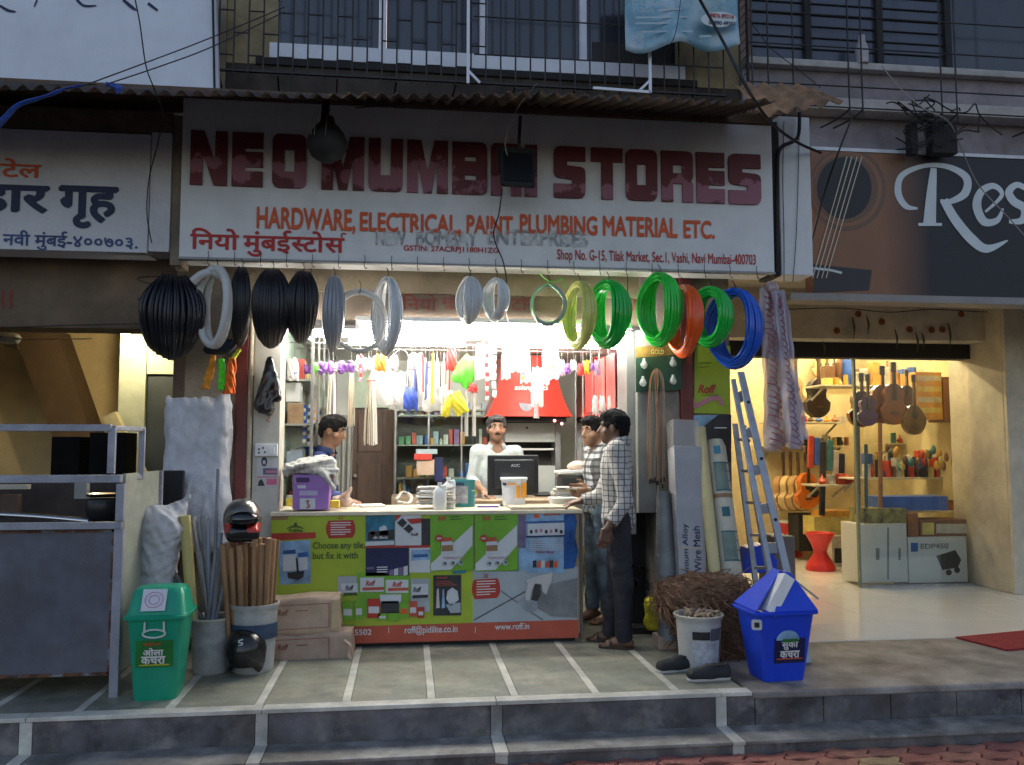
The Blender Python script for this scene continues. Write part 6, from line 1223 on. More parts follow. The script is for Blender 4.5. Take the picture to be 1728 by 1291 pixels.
def cabinet(name, lab, x0, x1, y0, y1, z0, z1, shelves, front='-y', goods=None, glab='', grp='', nper=8, posts=2, palette=None, back=m_cabd, gap=1.0):
    """open box with shelves, corner posts, a glass front and goods standing on every shelf"""
    t = thing(name, ((x0 + x1) / 2, (y0 + y1) / 2, z0), lab, 'cabinet'); th = .02
    if front == '-y': MB().bb(x0, x1, y1 - th, y1, z0, z1).obj('back_panel', back, t); MB().bb(x0, x0 + th, y0, y1 - th, z0, z1).obj('side_panel', back, t); MB().bb(x1 - th, x1, y0, y1 - th, z0, z1).obj('side_panel', back, t)
    else:
        xb = (x0, x0 + th) if front == '+x' else (x1 - th, x1); MB().bb(*xb, y0, y1, z0, z1).obj('back_panel', back, t)
    MB().bb(x0 + .001, x1 - .001, y0 + .001, y1 - th - .001, z1 - th, z1 - .001).obj('top_panel', m_shelf, t)
    for sz_ in shelves:
        MB().bb(x0 + th, x1 - th, y0 + .012, y1 - th - .001, sz_ - .016, sz_).obj('shelf', m_shelf, t)
        L = (x1 - x0) if front == '-y' else (y1 - y0)
        if nper:
            pos_ = .03
            while pos_ < L - .09:
                w = rs.uniform(.03, .075); h = rs.uniform(.06, .17) * gap
                if rs.random() < .94:
                    if front == '-y': c = (x0 + pos_ + w / 2, y0 + .12, sz_)
                    else: c = ((x0 + .13) if front == '-x' else (x1 - .13), y0 + pos_ + w / 2, sz_)
                    good(c[0], c[1], c[2] + .001, w * .9 if front == '-y' else .12, .12 if front == '-y' else w * .9, h, rs.choice(palette or GC), glab, grp, rs.random() < .28)
                pos_ += w + .004
    for i in range(posts + 1):
        if front == '-y': x = x0 + (x1 - x0) * i / posts; MB().bb(x - .008, x + .008, y0 - .012, y0 + .008, z0, z1).obj('post', m_frame, t)
        else:
            y = y0 + (y1 - y0) * i / posts; xx = x1 if front == '+x' else x0; MB().bb(xx - .01, xx + .012, y - .012, y + .012, z0, z1).obj('post', m_frame, t)
    for i in range(posts):
        if front == '-y': a, b = x0 + (x1 - x0) * i / posts, x0 + (x1 - x0) * (i + 1) / posts; MB().add([(a + .013, y0 - .004, z0), (b - .013, y0 - .004, z0), (b - .013, y0 - .004, z1), (a + .013, y0 - .004, z1)], [(0, 1, 2, 3)]).obj('glass_door', m_cg_, t)
        else:
            a, b = y0 + (y1 - y0) * i / posts, y0 + (y1 - y0) * (i + 1) / posts; xx = (x1 + .004) if front == '+x' else (x0 - .004); MB().add([(xx, a + .013, z0), (xx, b - .013, z0), (xx, b - .013, z1), (xx, a + .013, z1)], [(0, 1, 2, 3)]).obj('glass_door', m_cg_, t)
    return t
Zs = [PZ(740, y, 9.15) for y in (838, 806, 750, 700)]
cabinet('glass_cabinet', 'dark glass fronted cabinet of small goods beside the brown door', PXX(667, 9.15, 760), PXX(834, 9.15, 760), 9.15, 9.55, ZP, PZ(740, 690, 9.15), Zs, '-y', 1, 'small packed item on a shelf of the dark glass cabinet', 'goods in the dark glass cabinet', posts=3)
frontp = PXX(667, 9.13, 850); MB().bb(frontp, PXX(725, 9.13, 850), 9.10, 9.13, PZ(700, 860, 9.1), PZ(700, 840, 9.1)).obj('drawer_front', m_white, label='plain white drawer front below the dark glass cabinet', cat='drawer', bevel=.003)
m_lc = M('left_cabinet_green', (.40, .48, .42), .5, var=.1)
lz = [ZP + .9, ZP + 1.25, ZP + 1.6, ZP + 1.95]
cabinet('wall_cabinet', 'tall glass cabinet with aluminium frames along the wall behind the blue shirted man', XW0 + .005, XW0 + .24, 6.85, 9.1, ZP + .45, zc - .01, lz, '+x', 1, 'small packed item in the wall cabinet behind the blue shirt', 'goods in the wall cabinet', posts=5, back=m_lc, palette=[GC[i] for i in (3, 3, 8, 5, 2, 1, 0)])
rx0 = XW1 + .03
cabinet('wall_cabinet', 'tall glass cabinet with red posters in its doors behind the two customers', rx0, XW1 + .295, 6.85, 8.7, ZP + .45, zc - .01, lz, '-x', 1, 'small packed item in the wall cabinet behind the customers', 'goods in the right wall cabinet', posts=5, back=m_shopw, palette=[GC[i] for i in (3, 6, 8, 5, 9, 1, 0)])
m_rp = M('red_card', (.62, .10, .09), .5, var=.2, scale=6)
for y0, y1 in ((6.95, 7.26), (7.32, 7.72), (7.8, 8.15)):
    MB().bb(rx0 - .02, rx0 - .012, y0, y1, PZ(1010, 690, 7.2), PZ(1010, 600, 7.2)).obj('red_poster', m_rp, label='pinkish red printed sheet behind the cabinet glass near the customers', cat='poster', group='red sheets on the right cabinet')
# brown panelled door and pale panel in the back wall
dz1 = PZ(630, 690, 9.55); d0, d1 = PXX(592, 9.55, 760), PXX(664, 9.55, 760)
t = thing('inner_door', ((d0 + d1) / 2, 9.55, ZP), 'dark brown wooden door in the back wall of the shop', 'door'); m_door = M('brown_door', (.09, .05, .032), .6, var=.3, scale=4, stretch=(4, 4, 1))
MB().bb(d0, d1, 9.56, 9.6, ZP, dz1).obj('leaf', m_door, t)
for i in range(3): MB().bb(d0 + .07, d1 - .12, 9.545, 9.559, ZP + .2 + i * .58, ZP + .65 + i * .58).obj('panel', m_door, t, bevel=.008)
MB().bb(d1 - .06, d1, 9.53, 9.558, ZP, dz1).obj('frame_post', m_brown, t); MB().lathe([(.02, 0), (.025, .03), (.012, .04)], (d0 + .05, 9.55, ZP + 1.1), 10, m3=rotm(R(90))).obj('knob', m_galv, t)
MB().bb(d0, d1 + .02, 9.5, 9.595, dz1 + .01, zc - .02).obj('loft_hatch', M('mint_panel', (.46, .56, .42), .6), label='pale mint loft panel above the brown inner door', cat='panel', bevel=.004)
# curtain next to the door
def cur(u, v): x = PXX(572 + 20 * u, 9.0, 780); return (x + .02 * v * u, 9.0 + .03 * math.sin(u * 16), ZP + .3 + (PZ(580, 700, 9.0) - ZP - .3) * v)
MB().grid(cur, 24, 8).obj('curtain', M('grey_curtain', (.33, .33, .3), .8), smooth=180, solid=.004, label='grey curtain hanging beside the brown inner door', cat='curtain')
# steel cupboard with open dark shelf, tinting machine hood
cx0, cx1 = PXX(852, 9.1, 780), PXX(946, 9.1, 780); t = thing('steel_cupboard', ((cx0 + cx1) / 2, 9.3, ZP), 'pale steel cupboard with an open dark slot under the red hood', 'cupboard'); m_st = M('pale_steel', (.50, .53, .50), .45, var=.08, scale=3, col2=(.46, .40, .25), c2pos=(.62, .8))
z_a, z_b, z_c = PZ(900, 746, 9.1), PZ(900, 786, 9.1), PZ(900, 711, 9.1)
MB().bb(cx0, cx1 - .06, 9.1, 9.5, z_a, z_c).obj('upper_door', m_st, t, bevel=.006); MB().bb(cx0, cx1 - .06, 9.1, 9.5, ZP, z_b).obj('lower_door', m_st, t, bevel=.006); MB().bb(cx0, cx1 - .06, 9.35, 9.5, z_b + .001, z_a - .001).obj('slot', m_dark, t); MB().bb(cx0 + .02, cx1 - .07, 9.12, 9.34, (z_a + z_b) / 2 + .04, (z_a + z_b) / 2 + .06).obj('slot_shelf', m_white, t)
MB().bb(cx1 - .058, cx1, 9.08, 9.5, ZP, z_c + .0).obj('side_post', m_galv, t, bevel=.004); MB().lathe([(.012, 0), (.012, .01), (.001, .01)], P(889, 722, 9.1), 10, m3=rotm(R(90))).obj('lock', m_dark, t)
HYY = 8.75; m_red = M('red_gloss', (.58, .03, .014), .28, var=.04)
t = thing('paint_display_hood', P(890, 704, HYY), 'large flared red paint company display hood above the steel cupboard', 'display')
def hood(v, dy):
    y = 600 + 103 * v; l = 846 - 26 * (v ** 2.2); r_ = 938 + 25 * (v ** 2.2); return P(l, y, HYY + dy), P(r_, y, HYY + dy)
mb = MB()
for dyy, rev in ((0, 0), (.55, 1)):
    pts = []
    mb.grid(lambda u, v, dyy=dyy: (lambda ab: (ab[0].x + (ab[1].x - ab[0].x) * u, HYY + dyy - (.10 * v ** 2) * (1 if not dyy else 0) - .05 * math.sin(u * math.pi) * (1 if not dyy else 0), ab[0].z))(hood(v, 0)), 20, 12)
mb.grid(lambda u, v: (hood(v, 0)[0].x, HYY - .10 * v ** 2 + (.55 + .1 * v ** 2) * u, hood(v, 0)[0].z), 4, 12); mb.grid(lambda u, v: (hood(v, 0)[1].x, HYY - .10 * v ** 2 + (.55 + .1 * v ** 2) * u, hood(v, 0)[0].z), 4, 12)
mb.obj('hood', m_red, t, smooth=50); txt(t, 'asianpaints', 868, 925, 650, 661, HYY - .10, m_tw, .03, 3, shear=.15)
fell(t, 'logo_plate', 888, 680, 12, 14, HYY - .135, M('steel_print', (.3, .33, .36), .3), 3, 20, 180, 360)
MB().bb(PXX(826, HYY, 703), PXX(955, HYY, 703), HYY - .02, HYY + .5, PZ(890, 712, HYY), PZ(890, 703.5, HYY)).obj('base_rim', m_dark, t)
for px, py in ((936, 707), (948, 712)): MB().lathe([(.001, -.016), (.014, -.008), (.014, .008), (.001, .016)], P(px, py + 3, HYY - .05), 10).obj('indicator', emat('pink_lamp', (1, .35, .3), 2.5), t, smooth=180)
# cardboard boxes between newspapers and cabinet
carton('carton_box', 703, 733, 776, 802, 8.6, .25, m_kraft, 'small brown carton with blue mark standing before the glass cabinet'); carton('carton_box', 699, 729, 766, 776, 8.58, .2, M('red_vinyl', (1, 1, 1)), 'flat red carton lying on the brown carton'); carton('book', 702, 738, 758, 766, 8.62, .2, plain('book_blue', (.3, .4, .42), .6), 'pale blue pad topmost of the stack before the cabinet', 'pad')
carton('crate_box', 732, 748, 772, 812, 8.7, .2, m_nv, 'dark navy carton beside the brown carton')
back_desk = MB().bb(PXX(660, 8.3, 850), PXX(960, 8.3, 850), 8.35, 8.9, ZP, PZ(800, 838, 8.35)).obj('back_desk', M('desk_ply', (.3, .22, .14), .6), label='low wooden desk behind the man in the pale shirt', cat='desk', bevel=.005)
# ---------------------------------------------------------------- goods hanging under the ceiling
m_str = plain('string', (.5, .48, .42), .8)
m_fc = film('packet_clear', (.8, .8, .78), .35, .08); m_fc2 = film('packet_white', (.78, .77, .73), .12, .25)
for y in (6.95, 7.35): MB().tube([(XW0 + .05, y, zc - .13), (XW1, y, zc - .13)], .006, 6).obj('hanging_rod', m_galv, label='thin steel rod under the shop ceiling carrying hanging goods', cat='rod', group='goods rods')
def hang(t, x, y, z): MB().tube([(x, y, z), (x, y, zc - .13)], .0009, 4).obj('cord', m_str, t)
def strands(px0, px1, y0, y1, Y, mats, lab, n=10, r=.0045, name='strand_bundle', cat='bundle', flare=1.6):
    a0, a1 = PXX(px0, Y, y0), PXX(px1, Y, y0); zt, zb = PZ((px0 + px1) / 2, y0, Y), PZ((px0 + px1) / 2, y1, Y); c = (a0 + a1) / 2; w = (a1 - a0) / 2
    t = thing(name, (c, Y, zb), lab, cat); hang(t, c, Y, zt)
    for i in range(n):
        o = rs.uniform(-1, 1) * w; oy = rs.uniform(-1, 1) * w; e = rs.uniform(0, .04); MB().tube(catmull([(c + o * .3, Y + oy * .3, zt), (c + o * .8, Y + oy * .8, (zt + zb) / 2 + .03), (c + o, Y + oy, zb + e)], 4), r, 5).obj('strand', mats[i % len(mats)], t, smooth=60)
    MB().tube([(c + w * .5 * math.cos(q_), Y + w * .5 * math.sin(q_), zt - .04) for q_ in np.linspace(0, 6.28, 10, endpoint=False)], .005, 4, closed=True).obj('tie', m_rv, t)
def packet(px0, px1, y0, y1, Y, mat, lab, inner=None, name='hanging_packet', grp=None, cat='packet', tilt=0.0):
    a, b = P(px0, y1, Y), P(px1, y0, Y); c = (a + b) / 2; w, h = (b.x - a.x) / 2, (b.z - a.z) / 2; t = thing(name, (c.x, Y, a.z), lab, cat, grp); hang(t, c.x, Y, b.z)
    ph = rs.uniform(0, 6); m3 = rotm(0, tilt, rs.uniform(-.4, .4))
    def fn(sd): return lambda u, v: tuple(Vector((c.x, Y, c.z)) + m3 @ Vector(((u - .5) * 2 * w * (.62 + .38 * math.sin(min(1, (1 - v) * 1.6 + .15) * 1.57)), sd * w * .45 * math.sin(u * math.pi) ** .7 * math.sin(v * math.pi) ** .6 + .006 * math.sin(u * 17 + v * 13 + ph), (v - .5) * 2 * h + .008 * math.sin(u * 11 + ph))))
    mb = MB(); mb.grid(fn(-1), 12, 12); mb.grid(fn(1), 12, 12); mb.obj('film', mat, t, smooth=180)
    if inner:
        for i in range(6): MB().box(c + Vector((rs.uniform(-.5, .5) * w, rs.uniform(-.1, .1) * w, rs.uniform(-.7, .3) * h)), (w * .5, w * .3, h * .35), rx=rs.uniform(-.6, .6), ry=rs.uniform(-.6, .6)).obj('content', inner[i % len(inner)], t, bevel=.002)
    return t
def sachets(px, y0, y1, Y, mats, lab, w=.022, n=9):
    t = thing('sachet_strip', P(px, y1, Y), lab, 'sachets'); zt, zb = PZ(px, y0, Y), PZ(px, y1, Y); x = PXX(px, Y, y0); hang(t, x, Y, zt); h = (zt - zb) / n
    for i in range(n): MB().box((x + rs.uniform(-.004, .004), Y, zt - h * (i + .5)), (w * 2, .008, h * .86), ry=rs.uniform(-.12, .12), rz=rs.uniform(-.5, .5)).obj('sachet', mats[i % len(mats)], t, bevel=.003)
HB = [M('hang_%d' % i, c, .4, var=.15, scale=20) for i, c in enumerate([(.55, .52, .45), (.6, .05, .05), (.04, .08, .4), (.25, .1, .4), (.6, .5, .03), (.12, .55, .05), (.62, .6, .58), (.65, .25, .03), (.05, .05, .06), (.5, .3, .42)])]
m_beige = M('beige_strand', (.52, .44, .32), .6, var=.15)
# purple tinsel row
for i in range(11):
    px = 516 + i * 8.5; q = P(px, 622 - i * .3, 6.92); g = SDF(tuple(q - Vector((.06,) * 3)), tuple(q + Vector((.06,) * 3)), .006); g.ell(q, (.026, .028, .042 + .008 * (i % 2))).wobble(.012, 55, i); g.obj('crepe_roll', HB[3] if i % 4 != 2 else (HB[5] if i == 2 else HB[6]), label='crumpled violet wrapped roll in the row under the ceiling', cat='roll', group='violet rolls row')
for i in range(5): packet(600 + i * 14, 616 + i * 14, 600 + (i % 2) * 4, 626, 6.98, HB[6] if i % 2 else HB[9], 'small pale wrapped packet continuing the violet row', grp='pale packets row')
strands(553, 572, 622, 716, 7.65, [m_fc2, HB[1], m_beige, HB[0]], 'clear wrapped bundle with a red stripe hanging beside the violet row', 9, .006); strands(586, 600, 616, 722, 7.15, [m_beige], 'long beige strand bundle behind the blue shirted man', 9)
strands(613, 640, 634, 752, 6.88, [m_beige, HB[0], m_fc2], 'longest beige bundle hanging before the brown inner door', 16, .005); sachets(609, 598, 645, 6.88, [HB[1], HB[9]], 'short strip of red pink sachets above the beige bundle', .012, 6)
packet(622, 664, 618, 684, 6.95, m_fc2, 'large milky bag of fittings hanging over the brown door', [HB[6], HB[7], HB[0]]); packet(655, 690, 628, 692, 7.2, m_fc, 'clear round bag of grey parts beside the milky bag', [HB[0], HB[8], HB[6]]); packet(632, 652, 598, 626, 6.9, HB[7], 'small orange packet above the milky bag')
MB().tube([P(677 + 14 * math.cos(a), 612 + 22 * math.sin(a), 6.9) for a in np.linspace(0, 6.28, 24, endpoint=False)], .005, 6, closed=True).obj('steel_ring', m_galv, smooth=60, label='thin steel ring hanging among the packets', cat='ring')
packet(680, 706, 654, 692, 7.0, HB[2], 'crumpled dark blue net packet beside the brush handles'); strands(684, 708, 615, 662, 7.05, [HB[2], HB[6], HB[8]], 'bunch of blue and white wires above the blue net', 9, .005, flare=1)
packet(686, 716, 596, 640, 7.15, m_fc2, 'orange and blue printed pouch behind the wire bunch', [HB[7], HB[2], HB[4]])
for i, px in enumerate((712, 718, 725, 731, 738, 744, 750, 757)):
    y0 = 596 + (i % 3) * 8; strands(px - 3, px + 3, y0, 668 + (i * 7) % 22, 6.9 + .05 * (i % 3), [HB[(1, 2, 0, 4, 6, 8, 0, 1)[i]], HB[6]], 'slim %s hanging brush in the row above the clear bag' % ('red', 'deep blue', 'beige', 'yellow', 'white', 'black', 'short beige', 'short red')[i], 4, .0065, 'hanging_brush', 'brush')
packet(712, 760, 650, 694, 7.0, m_fc2, 'wide clear bag of white brush heads below the handles', [HB[6], HB[0]]); packet(742, 772, 660, 700, 6.95, m_fc, 'clear pouch with small yellow pieces', [HB[4]]); packet(748, 762, 668, 704, 6.86, HB[4], 'pair of yellow scrub pads hanging by the clear tubes', tilt=.25); packet(762, 786, 660, 700, 6.88, HB[4], 'yellow spotted scrub pad beside the clear tubes', tilt=-.4)
packet(768, 806, 600, 652, 6.9, HB[5], 'bright green plastic sheet hanging in the middle of the shop', tilt=.5); packet(752, 772, 586, 625, 6.95, HB[1], 'red and white chain packet hanging beside the green sheet')
packet(800, 832, 580, 640, 6.9, m_fc, 'crinkled clear bag hanging beside the red hood', [m_fc2]); packet(790, 806, 648, 662, 6.9, HB[1], 'small red header card on the clear tubes')
for px in (787, 800):
    t = thing('clear_tube', P(px, 736, 6.92), 'long clear plastic tube hanging below the red header card', 'tube', 'clear hanging tubes'); MB().tube([P(px, 660, 6.92), P(px, 736, 6.92)], .016, 12, cap=False).obj('tube_wall', film('tube_clear', (.6, .58, .55), .5), t, smooth=180); MB().tube([P(px, 660, 6.92), P(px + 1, 736, 6.92)], .008, 8).obj('content', m_beige, t, smooth=60)
sachets(822, 596, 676, 6.85, [HB[1], HB[6]], 'strip of red and white sachets at the corner of the red hood', .014, 10); sachets(834, 584, 672, 6.85, [HB[6]], 'long plain white strip beside the red and white sachets', .02, 6)
for i, (a, b, y0, y1) in enumerate(((846, 862, 580, 640), (862, 880, 575, 628), (878, 895, 585, 646), (914, 928, 580, 650), (926, 944, 585, 640))): packet(a, b, y0, y1, 6.9 + .04 * i, m_fc2 if i % 2 else m_fc, ('clear pouch hanging before the left flank of the red hood', 'milky pouch before the red hood top', 'pouch with orange pieces before the red hood', 'slim clear pouch right of the white strip', 'wide milky pouch by the red hood right flank')[i], [HB[(6, 0, 7, 6, 4)[i]], HB[(6, 6, 2, 1, 6)[i]]])
packet(896, 917, 620, 686, 6.84, m_fc2, 'white printed strip pack hanging in front of the red hood', [HB[6]]); t = thing('clear_jar', P(905, 706, 6.84), 'small upturned clear beaker below the white strip pack', 'beaker'); MB().lathe([(.018, .12), (.02, .02), (.026, 0)], P(905, 706, 6.84), 14, cap=False).obj('beaker_wall', film('tube_clear', (1, 1, 1)), t, smooth=180)
for i, px in enumerate((948, 958, 968, 980, 990, 1000, 1008)): packet(px - 6, px + 6, 608 + (i % 2) * 6, 634 - (i % 3) * 4, 7.0, HB[(9, 3, 6, 1, 4, 3, 9)[i]], 'tiny bright packet in the short row near the red sheets', grp='tiny bright packets')
sachets(514, 682, 748, 6.95, [HB[2], HB[6]], 'beaded strip of blue and white sachets by the left cabinet', .012, 10); sachets(522, 682, 752, 6.98, [HB[6], HB[8]], 'thin strip of white sachets behind the blue ones', .011, 11); sachets(530, 682, 715, 7.02, [HB[7], HB[6]], 'short strip of orange sachets by the left cabinet', .011, 6)
packet(484, 505, 604, 642, 6.75, m_fc2, 'bag of pink and blue balls near the cream jamb', [HB[2], HB[9]]); carton('loft_carton', 482, 507, 645, 678, 6.9, .15, m_white, 'white carton on the left cabinet ledge')
for i, px in enumerate((1004, 1016, 1030, 1042)): packet(px - 5, px + 6, 668, 700 - 6 * (i % 2), 7.1, m_fc2, 'little white packet hanging above the customers heads', grp='white packets above the customers', inner=[HB[6]])
# bulb display card and hanging cables on the right pillar
BYY = FY - .02
t = thing('bulb_display', P(1110, 660, BYY), 'dark green display card of light bulbs on the right pillar', 'display card'); flat(t, 'card', [(1073, 588), (1150, 580), (1150, 658), (1073, 662)], BYY, M('card_green', (.012, .05, .025), .5, var=.2), 1); flat(t, 'card_header', [(1073, 586), (1150, 578), (1150, 598), (1073, 604)], BYY, M('card_brown', (.2, .13, .03), .5, var=.3, scale=14), 2); txt(t, 'GOLD', 1098, 1120, 590, 598, BYY, m_ye, .02, 4)
for px, py in ((1087, 615), (1085, 645), (1136, 612), (1136, 642)): q = P(px, py, BYY - .03); MB().lathe([(.001, -.034), (.022, -.024), (.028, -.004), (.02, .016), (.011, .03), (.011, .045), (.001, .046)], q, 14).obj('bulb', film('bulb_clear', (.55, .56, .55), .5, .05), t, smooth=180)
cols = [M('cable_%d' % i, c, .5) for i, c in enumerate([(.35, .08, .05), (.28, .24, .06), (.12, .10, .09), (.35, .16, .08), (.22, .2, .17)])]
cb = thing('cable_bunch', P(1107, 832, BYY - .05), 'bunch of brown and yellow cables hanging from the bulb card', 'cables'); 
for i in range(10):
    x = 1096 + i * 2.6 + rs.uniform(-1.5, 1.5); e = P(x, 806 + rs.uniform(0, 14), BYY - .05 + rs.uniform(-.02, .02)); MB().tube(catmull([P(1108, 622, BYY - .045), P(1108 + (x - 1108) * .9, 640, BYY - .05), P(x + rs.uniform(-4, 4), 720 + rs.uniform(-20, 20), BYY - .05), e], 4), .0034, 5).obj('cable', cols[i % 5], cb, smooth=60); MB().lathe([(.007, -.02), (.007, .01), (.003, .012)], e, 7).obj('plug', m_dark, cb)
# coil of pipe ends and yellow can in the gap beside the customers
gx = PXX(1090, 6.7, 980)
for i, (px, py, r_) in enumerate(((1072, 985, .032), (1098, 990, .034), (1085, 960, .03), (1066, 955, .028), (1102, 955, .028))):
    q = P(px, py, 6.62); MB().lathe([(r_, 0), (r_, .5), (r_ * .8, .5), (r_ * .8, 0), (r_, 0)], q, 18, m3=rotm(R(-90)), cap=False).obj('pipe_end', M('pipe_black', (.03, .03, .03), .4), smooth=40, label='black pipe end stacked in the gap behind the customers', cat='pipe', group='stacked pipe ends')
MB().bb(PXX(1055, 6.5, 1060), PXX(1112, 6.5, 1060), 6.45, 6.6, ZP, ZP + .05).obj('low_board', m_dark, label='dark low board under the stacked pipe ends', cat='board')
s = SDF((gx - .2, 6.25, ZP - .01), (gx + .2, 6.6, ZP + .35), .009); s.rbox((gx, 6.42, ZP + .16), (.09, .06, .12), .04).wobble(.01, 25, 3); s.obj('yellow_bag', M('yellow_bag', (.55, .48, .02), .4, var=.3, scale=9), label='crumpled yellow plastic bag on the floor behind the customers', cat='bag')
MB().bb(PXX(1078, FY, 750), PXX(1109, FY, 750), FY + .03, FY + .4, PZ(1090, 866, FY), zl).obj('display_case', M('grey_case', (.22, .22, .2), .5, var=.1), label='narrow grey display case above the stacked pipe ends', cat='display case', bevel=.004)
sh = MB().bb(PXX(1058, 6.72, 900), xR0 + .3, 6.72, 6.76, ZP, PZ(1080, 866, 6.72)).obj('recess_shade_back', m_dark, label='dark sheet painting the shade of the recess behind the pipe ends', cat='shelf')  # dark sheet puts the shade of the recess into colour
MB().bb(PXX(1058, FY + .1, 700), PXX(1072, FY + .1, 700), FY + .1, FY + .4, ZP + .75, zc - .02).obj('display_rack', m_frame, label='narrow aluminium display rack at the right end of the shop opening', cat='rack', bevel=.004)

# ================================================================== eatery front stall and furniture
SYY = 5.25
m_ang = M('painted_angle_iron', (.34, .35, .40), .5, var=.2, dirt=.4, metal=.2); m_sheet = M('blue_grey_sheet', (.13, .135, .17), .5, var=.25, scale=2.5, metal=.25, dirt=.6, col2=(.2, .12, .07), c2pos=(.66, .74), c2scale=3)
st = thing('metal_stall', (PXX(80, SYY, 1000), SYY + .3, ZP), 'blue grey sheet metal food stall with an open frame on top', 'stall')
xs1 = PXX(204, SYY, 1000); za_, zb2, zc2, zd_ = PZ(100, 1140, SYY), PZ(100, 893, SYY), PZ(100, 808, SYY), PZ(100, 722, SYY)
MB().bb(-4, xs1 - .02, SYY, SYY + .02, za_, zb2).obj('front_sheet', m_sheet, st, bevel=.002); MB().bb(xs1 - .02, xs1, SYY + .02, SYY + .75, za_, PZ(205, 800, SYY)).obj('side_sheet', M('pale_sheet', (.36, .38, .31), .6, var=.15, dirt=.3), st); MB().bb(-4, xs1 - .025, SYY + .03, SYY + .75, zb2 - .05, zb2 - .03).obj('deck', m_sheet, st)
m_rust = M('rust_edge', (.14, .06, .03), .85, var=.5, scale=12, col2=(.2, .2, .22), c2pos=(.5, .6), c2scale=9)
for a_ in ((-4, xs1 - .045, za_ - .006, za_ + .012), (-4, xs1 - .045, zb2 - .02, zb2 - .004), (xs1 - .06, xs1 - .047, za_, zb2)): MB().bb(a_[0], a_[1], SYY - .006, SYY - .001, a_[2], a_[3]).obj('rusty_edge', m_rust, st)
def bar(a, b, w=.045, nm='frame_bar'): MB().beam(a, b, w, w * .8).obj(nm, m_ang, st, bevel=.003)
fy = SYY - .012; x5 = PXX(214, SYY, 760)
bar((-4, fy, zb2 + .02), (xs1, fy, zb2 + .02), .05); bar((-4, fy, zc2), (x5 - .02, fy, zc2), .055); bar((-4, fy, zd_), (PXX(190, SYY, 720), fy, zd_), .05)
bar((xs1 - .015, fy, za_ - .15), (xs1 - .015, fy, zb2), .05, 'leg'); bar((xs1 - .015, fy + .001, zb2 + .045), (xs1 - .015, fy + .001, zc2 - .03), .045, 'post'); bar((PXX(190, SYY, 760), fy, zc2 + .03), (PXX(190, SYY, 760), fy, zd_), .04, 'post')
bar((x5, fy + .3, zc2), (x5, fy + .3, zd_), .035, 'post'); bar((PXX(190, SYY, 720), fy + .02, zd_), (x5, fy + .32, zd_), .035); bar((PXX(190, SYY, 760), fy + .02, zc2), (x5, fy + .32, zc2), .035); bar((xs1, SYY + .72, ZP), (xs1, SYY + .72, PZ(205, 800, SYY)), .04, 'leg')
MB().bb(-4, xs1 - .05, SYY + .7, SYY + .74, za_, PZ(100, 815, SYY + .7)).obj('back_sheet', M('soot_brown', (.05, .035, .028), .7, var=.3), st)
MB().tube(catmull([P(-60, 866, SYY + .2), P(60, 872, SYY + .2), P(150, 880, SYY + .2)], 5), .02, 12).obj('steel_rod', M('polished_steel', (.5, .5, .5), .15, metal=1, var=.05), smooth=60, label='polished steel rod lying inside the metal stall', cat='rod')
MB().lathe([(.001, 0), (.09, .002), (.11, .02), (.105, .02), (.085, .006), (.001, .004)], P(175, 838, SYY + .4), 24).obj('steel_plate', M('polished_steel', (1, 1, 1)), smooth=50, label='shiny steel plate on a black pot inside the stall', cat='plate')
g = P(175, 868, SYY + .4); MB().lathe([(.06, -.05), (.1, .0), (.105, .09), (.095, .1), (.001, .1)], g, 20).obj('black_pot', m_blk, smooth=50, label='black cooking pot under the shiny steel plate', cat='pot')
for a, b, y0, y1, lab in ((86, 134, 737, 806, 'square black speaker box standing behind the stall frame'), (150, 210, 730, 806, 'taller black speaker box standing beside the square one')): carton('speaker_box', a, b, y0, y1, 6.9, .3, M('speaker_cloth', (.008, .008, .008), .95, var=.2, spec=.1), lab, 'speaker')
for a, b, y0, y1, m, lab in ((-5, 46, 818, 826, m_cream, 'cream strip of board inside the stall'), (125, 146, 815, 842, M('rag_grey', (.35, .34, .3), .8), 'grey rag hanging inside the stall'), (0, 30, 835, 870, m_brown, 'brown wooden box inside the stall')): carton('stall_item', a, b, y0, y1, SYY + .5, .06, m, lab, 'stall item')
t = thing('ceiling_fan', P(15, 572, 7.2), 'brown ceiling fan inside the eatery', 'fan'); q = P(15, 572, 7.2); MB().lathe([(.02, .05), (.07, .04), (.09, .01), (.07, -.03), (.02, -.04)], q, 18).obj('motor', m_galv, t, smooth=50); MB().tube([q + Vector((0, 0, .05)), q + Vector((0, 0, .4))], .012, 8).obj('downrod', m_dark, t)
for a in (-8, 112, 232): MB().box(q + Vector((.36 * math.cos(R(a)), .36 * math.sin(R(a)), 0)), (.56, .11, .008), rz=R(a), rx=.15).obj('blade', m_brown, t, bevel=.003)
brush(bld, 'painted_mark', [([(8, 490), (5, 505), (8, 522)], [5, 7, 3]), ([(20, 490), (18, 505), (20, 522)], [5, 7, 3])], FY + .01, m_oldred, 1)
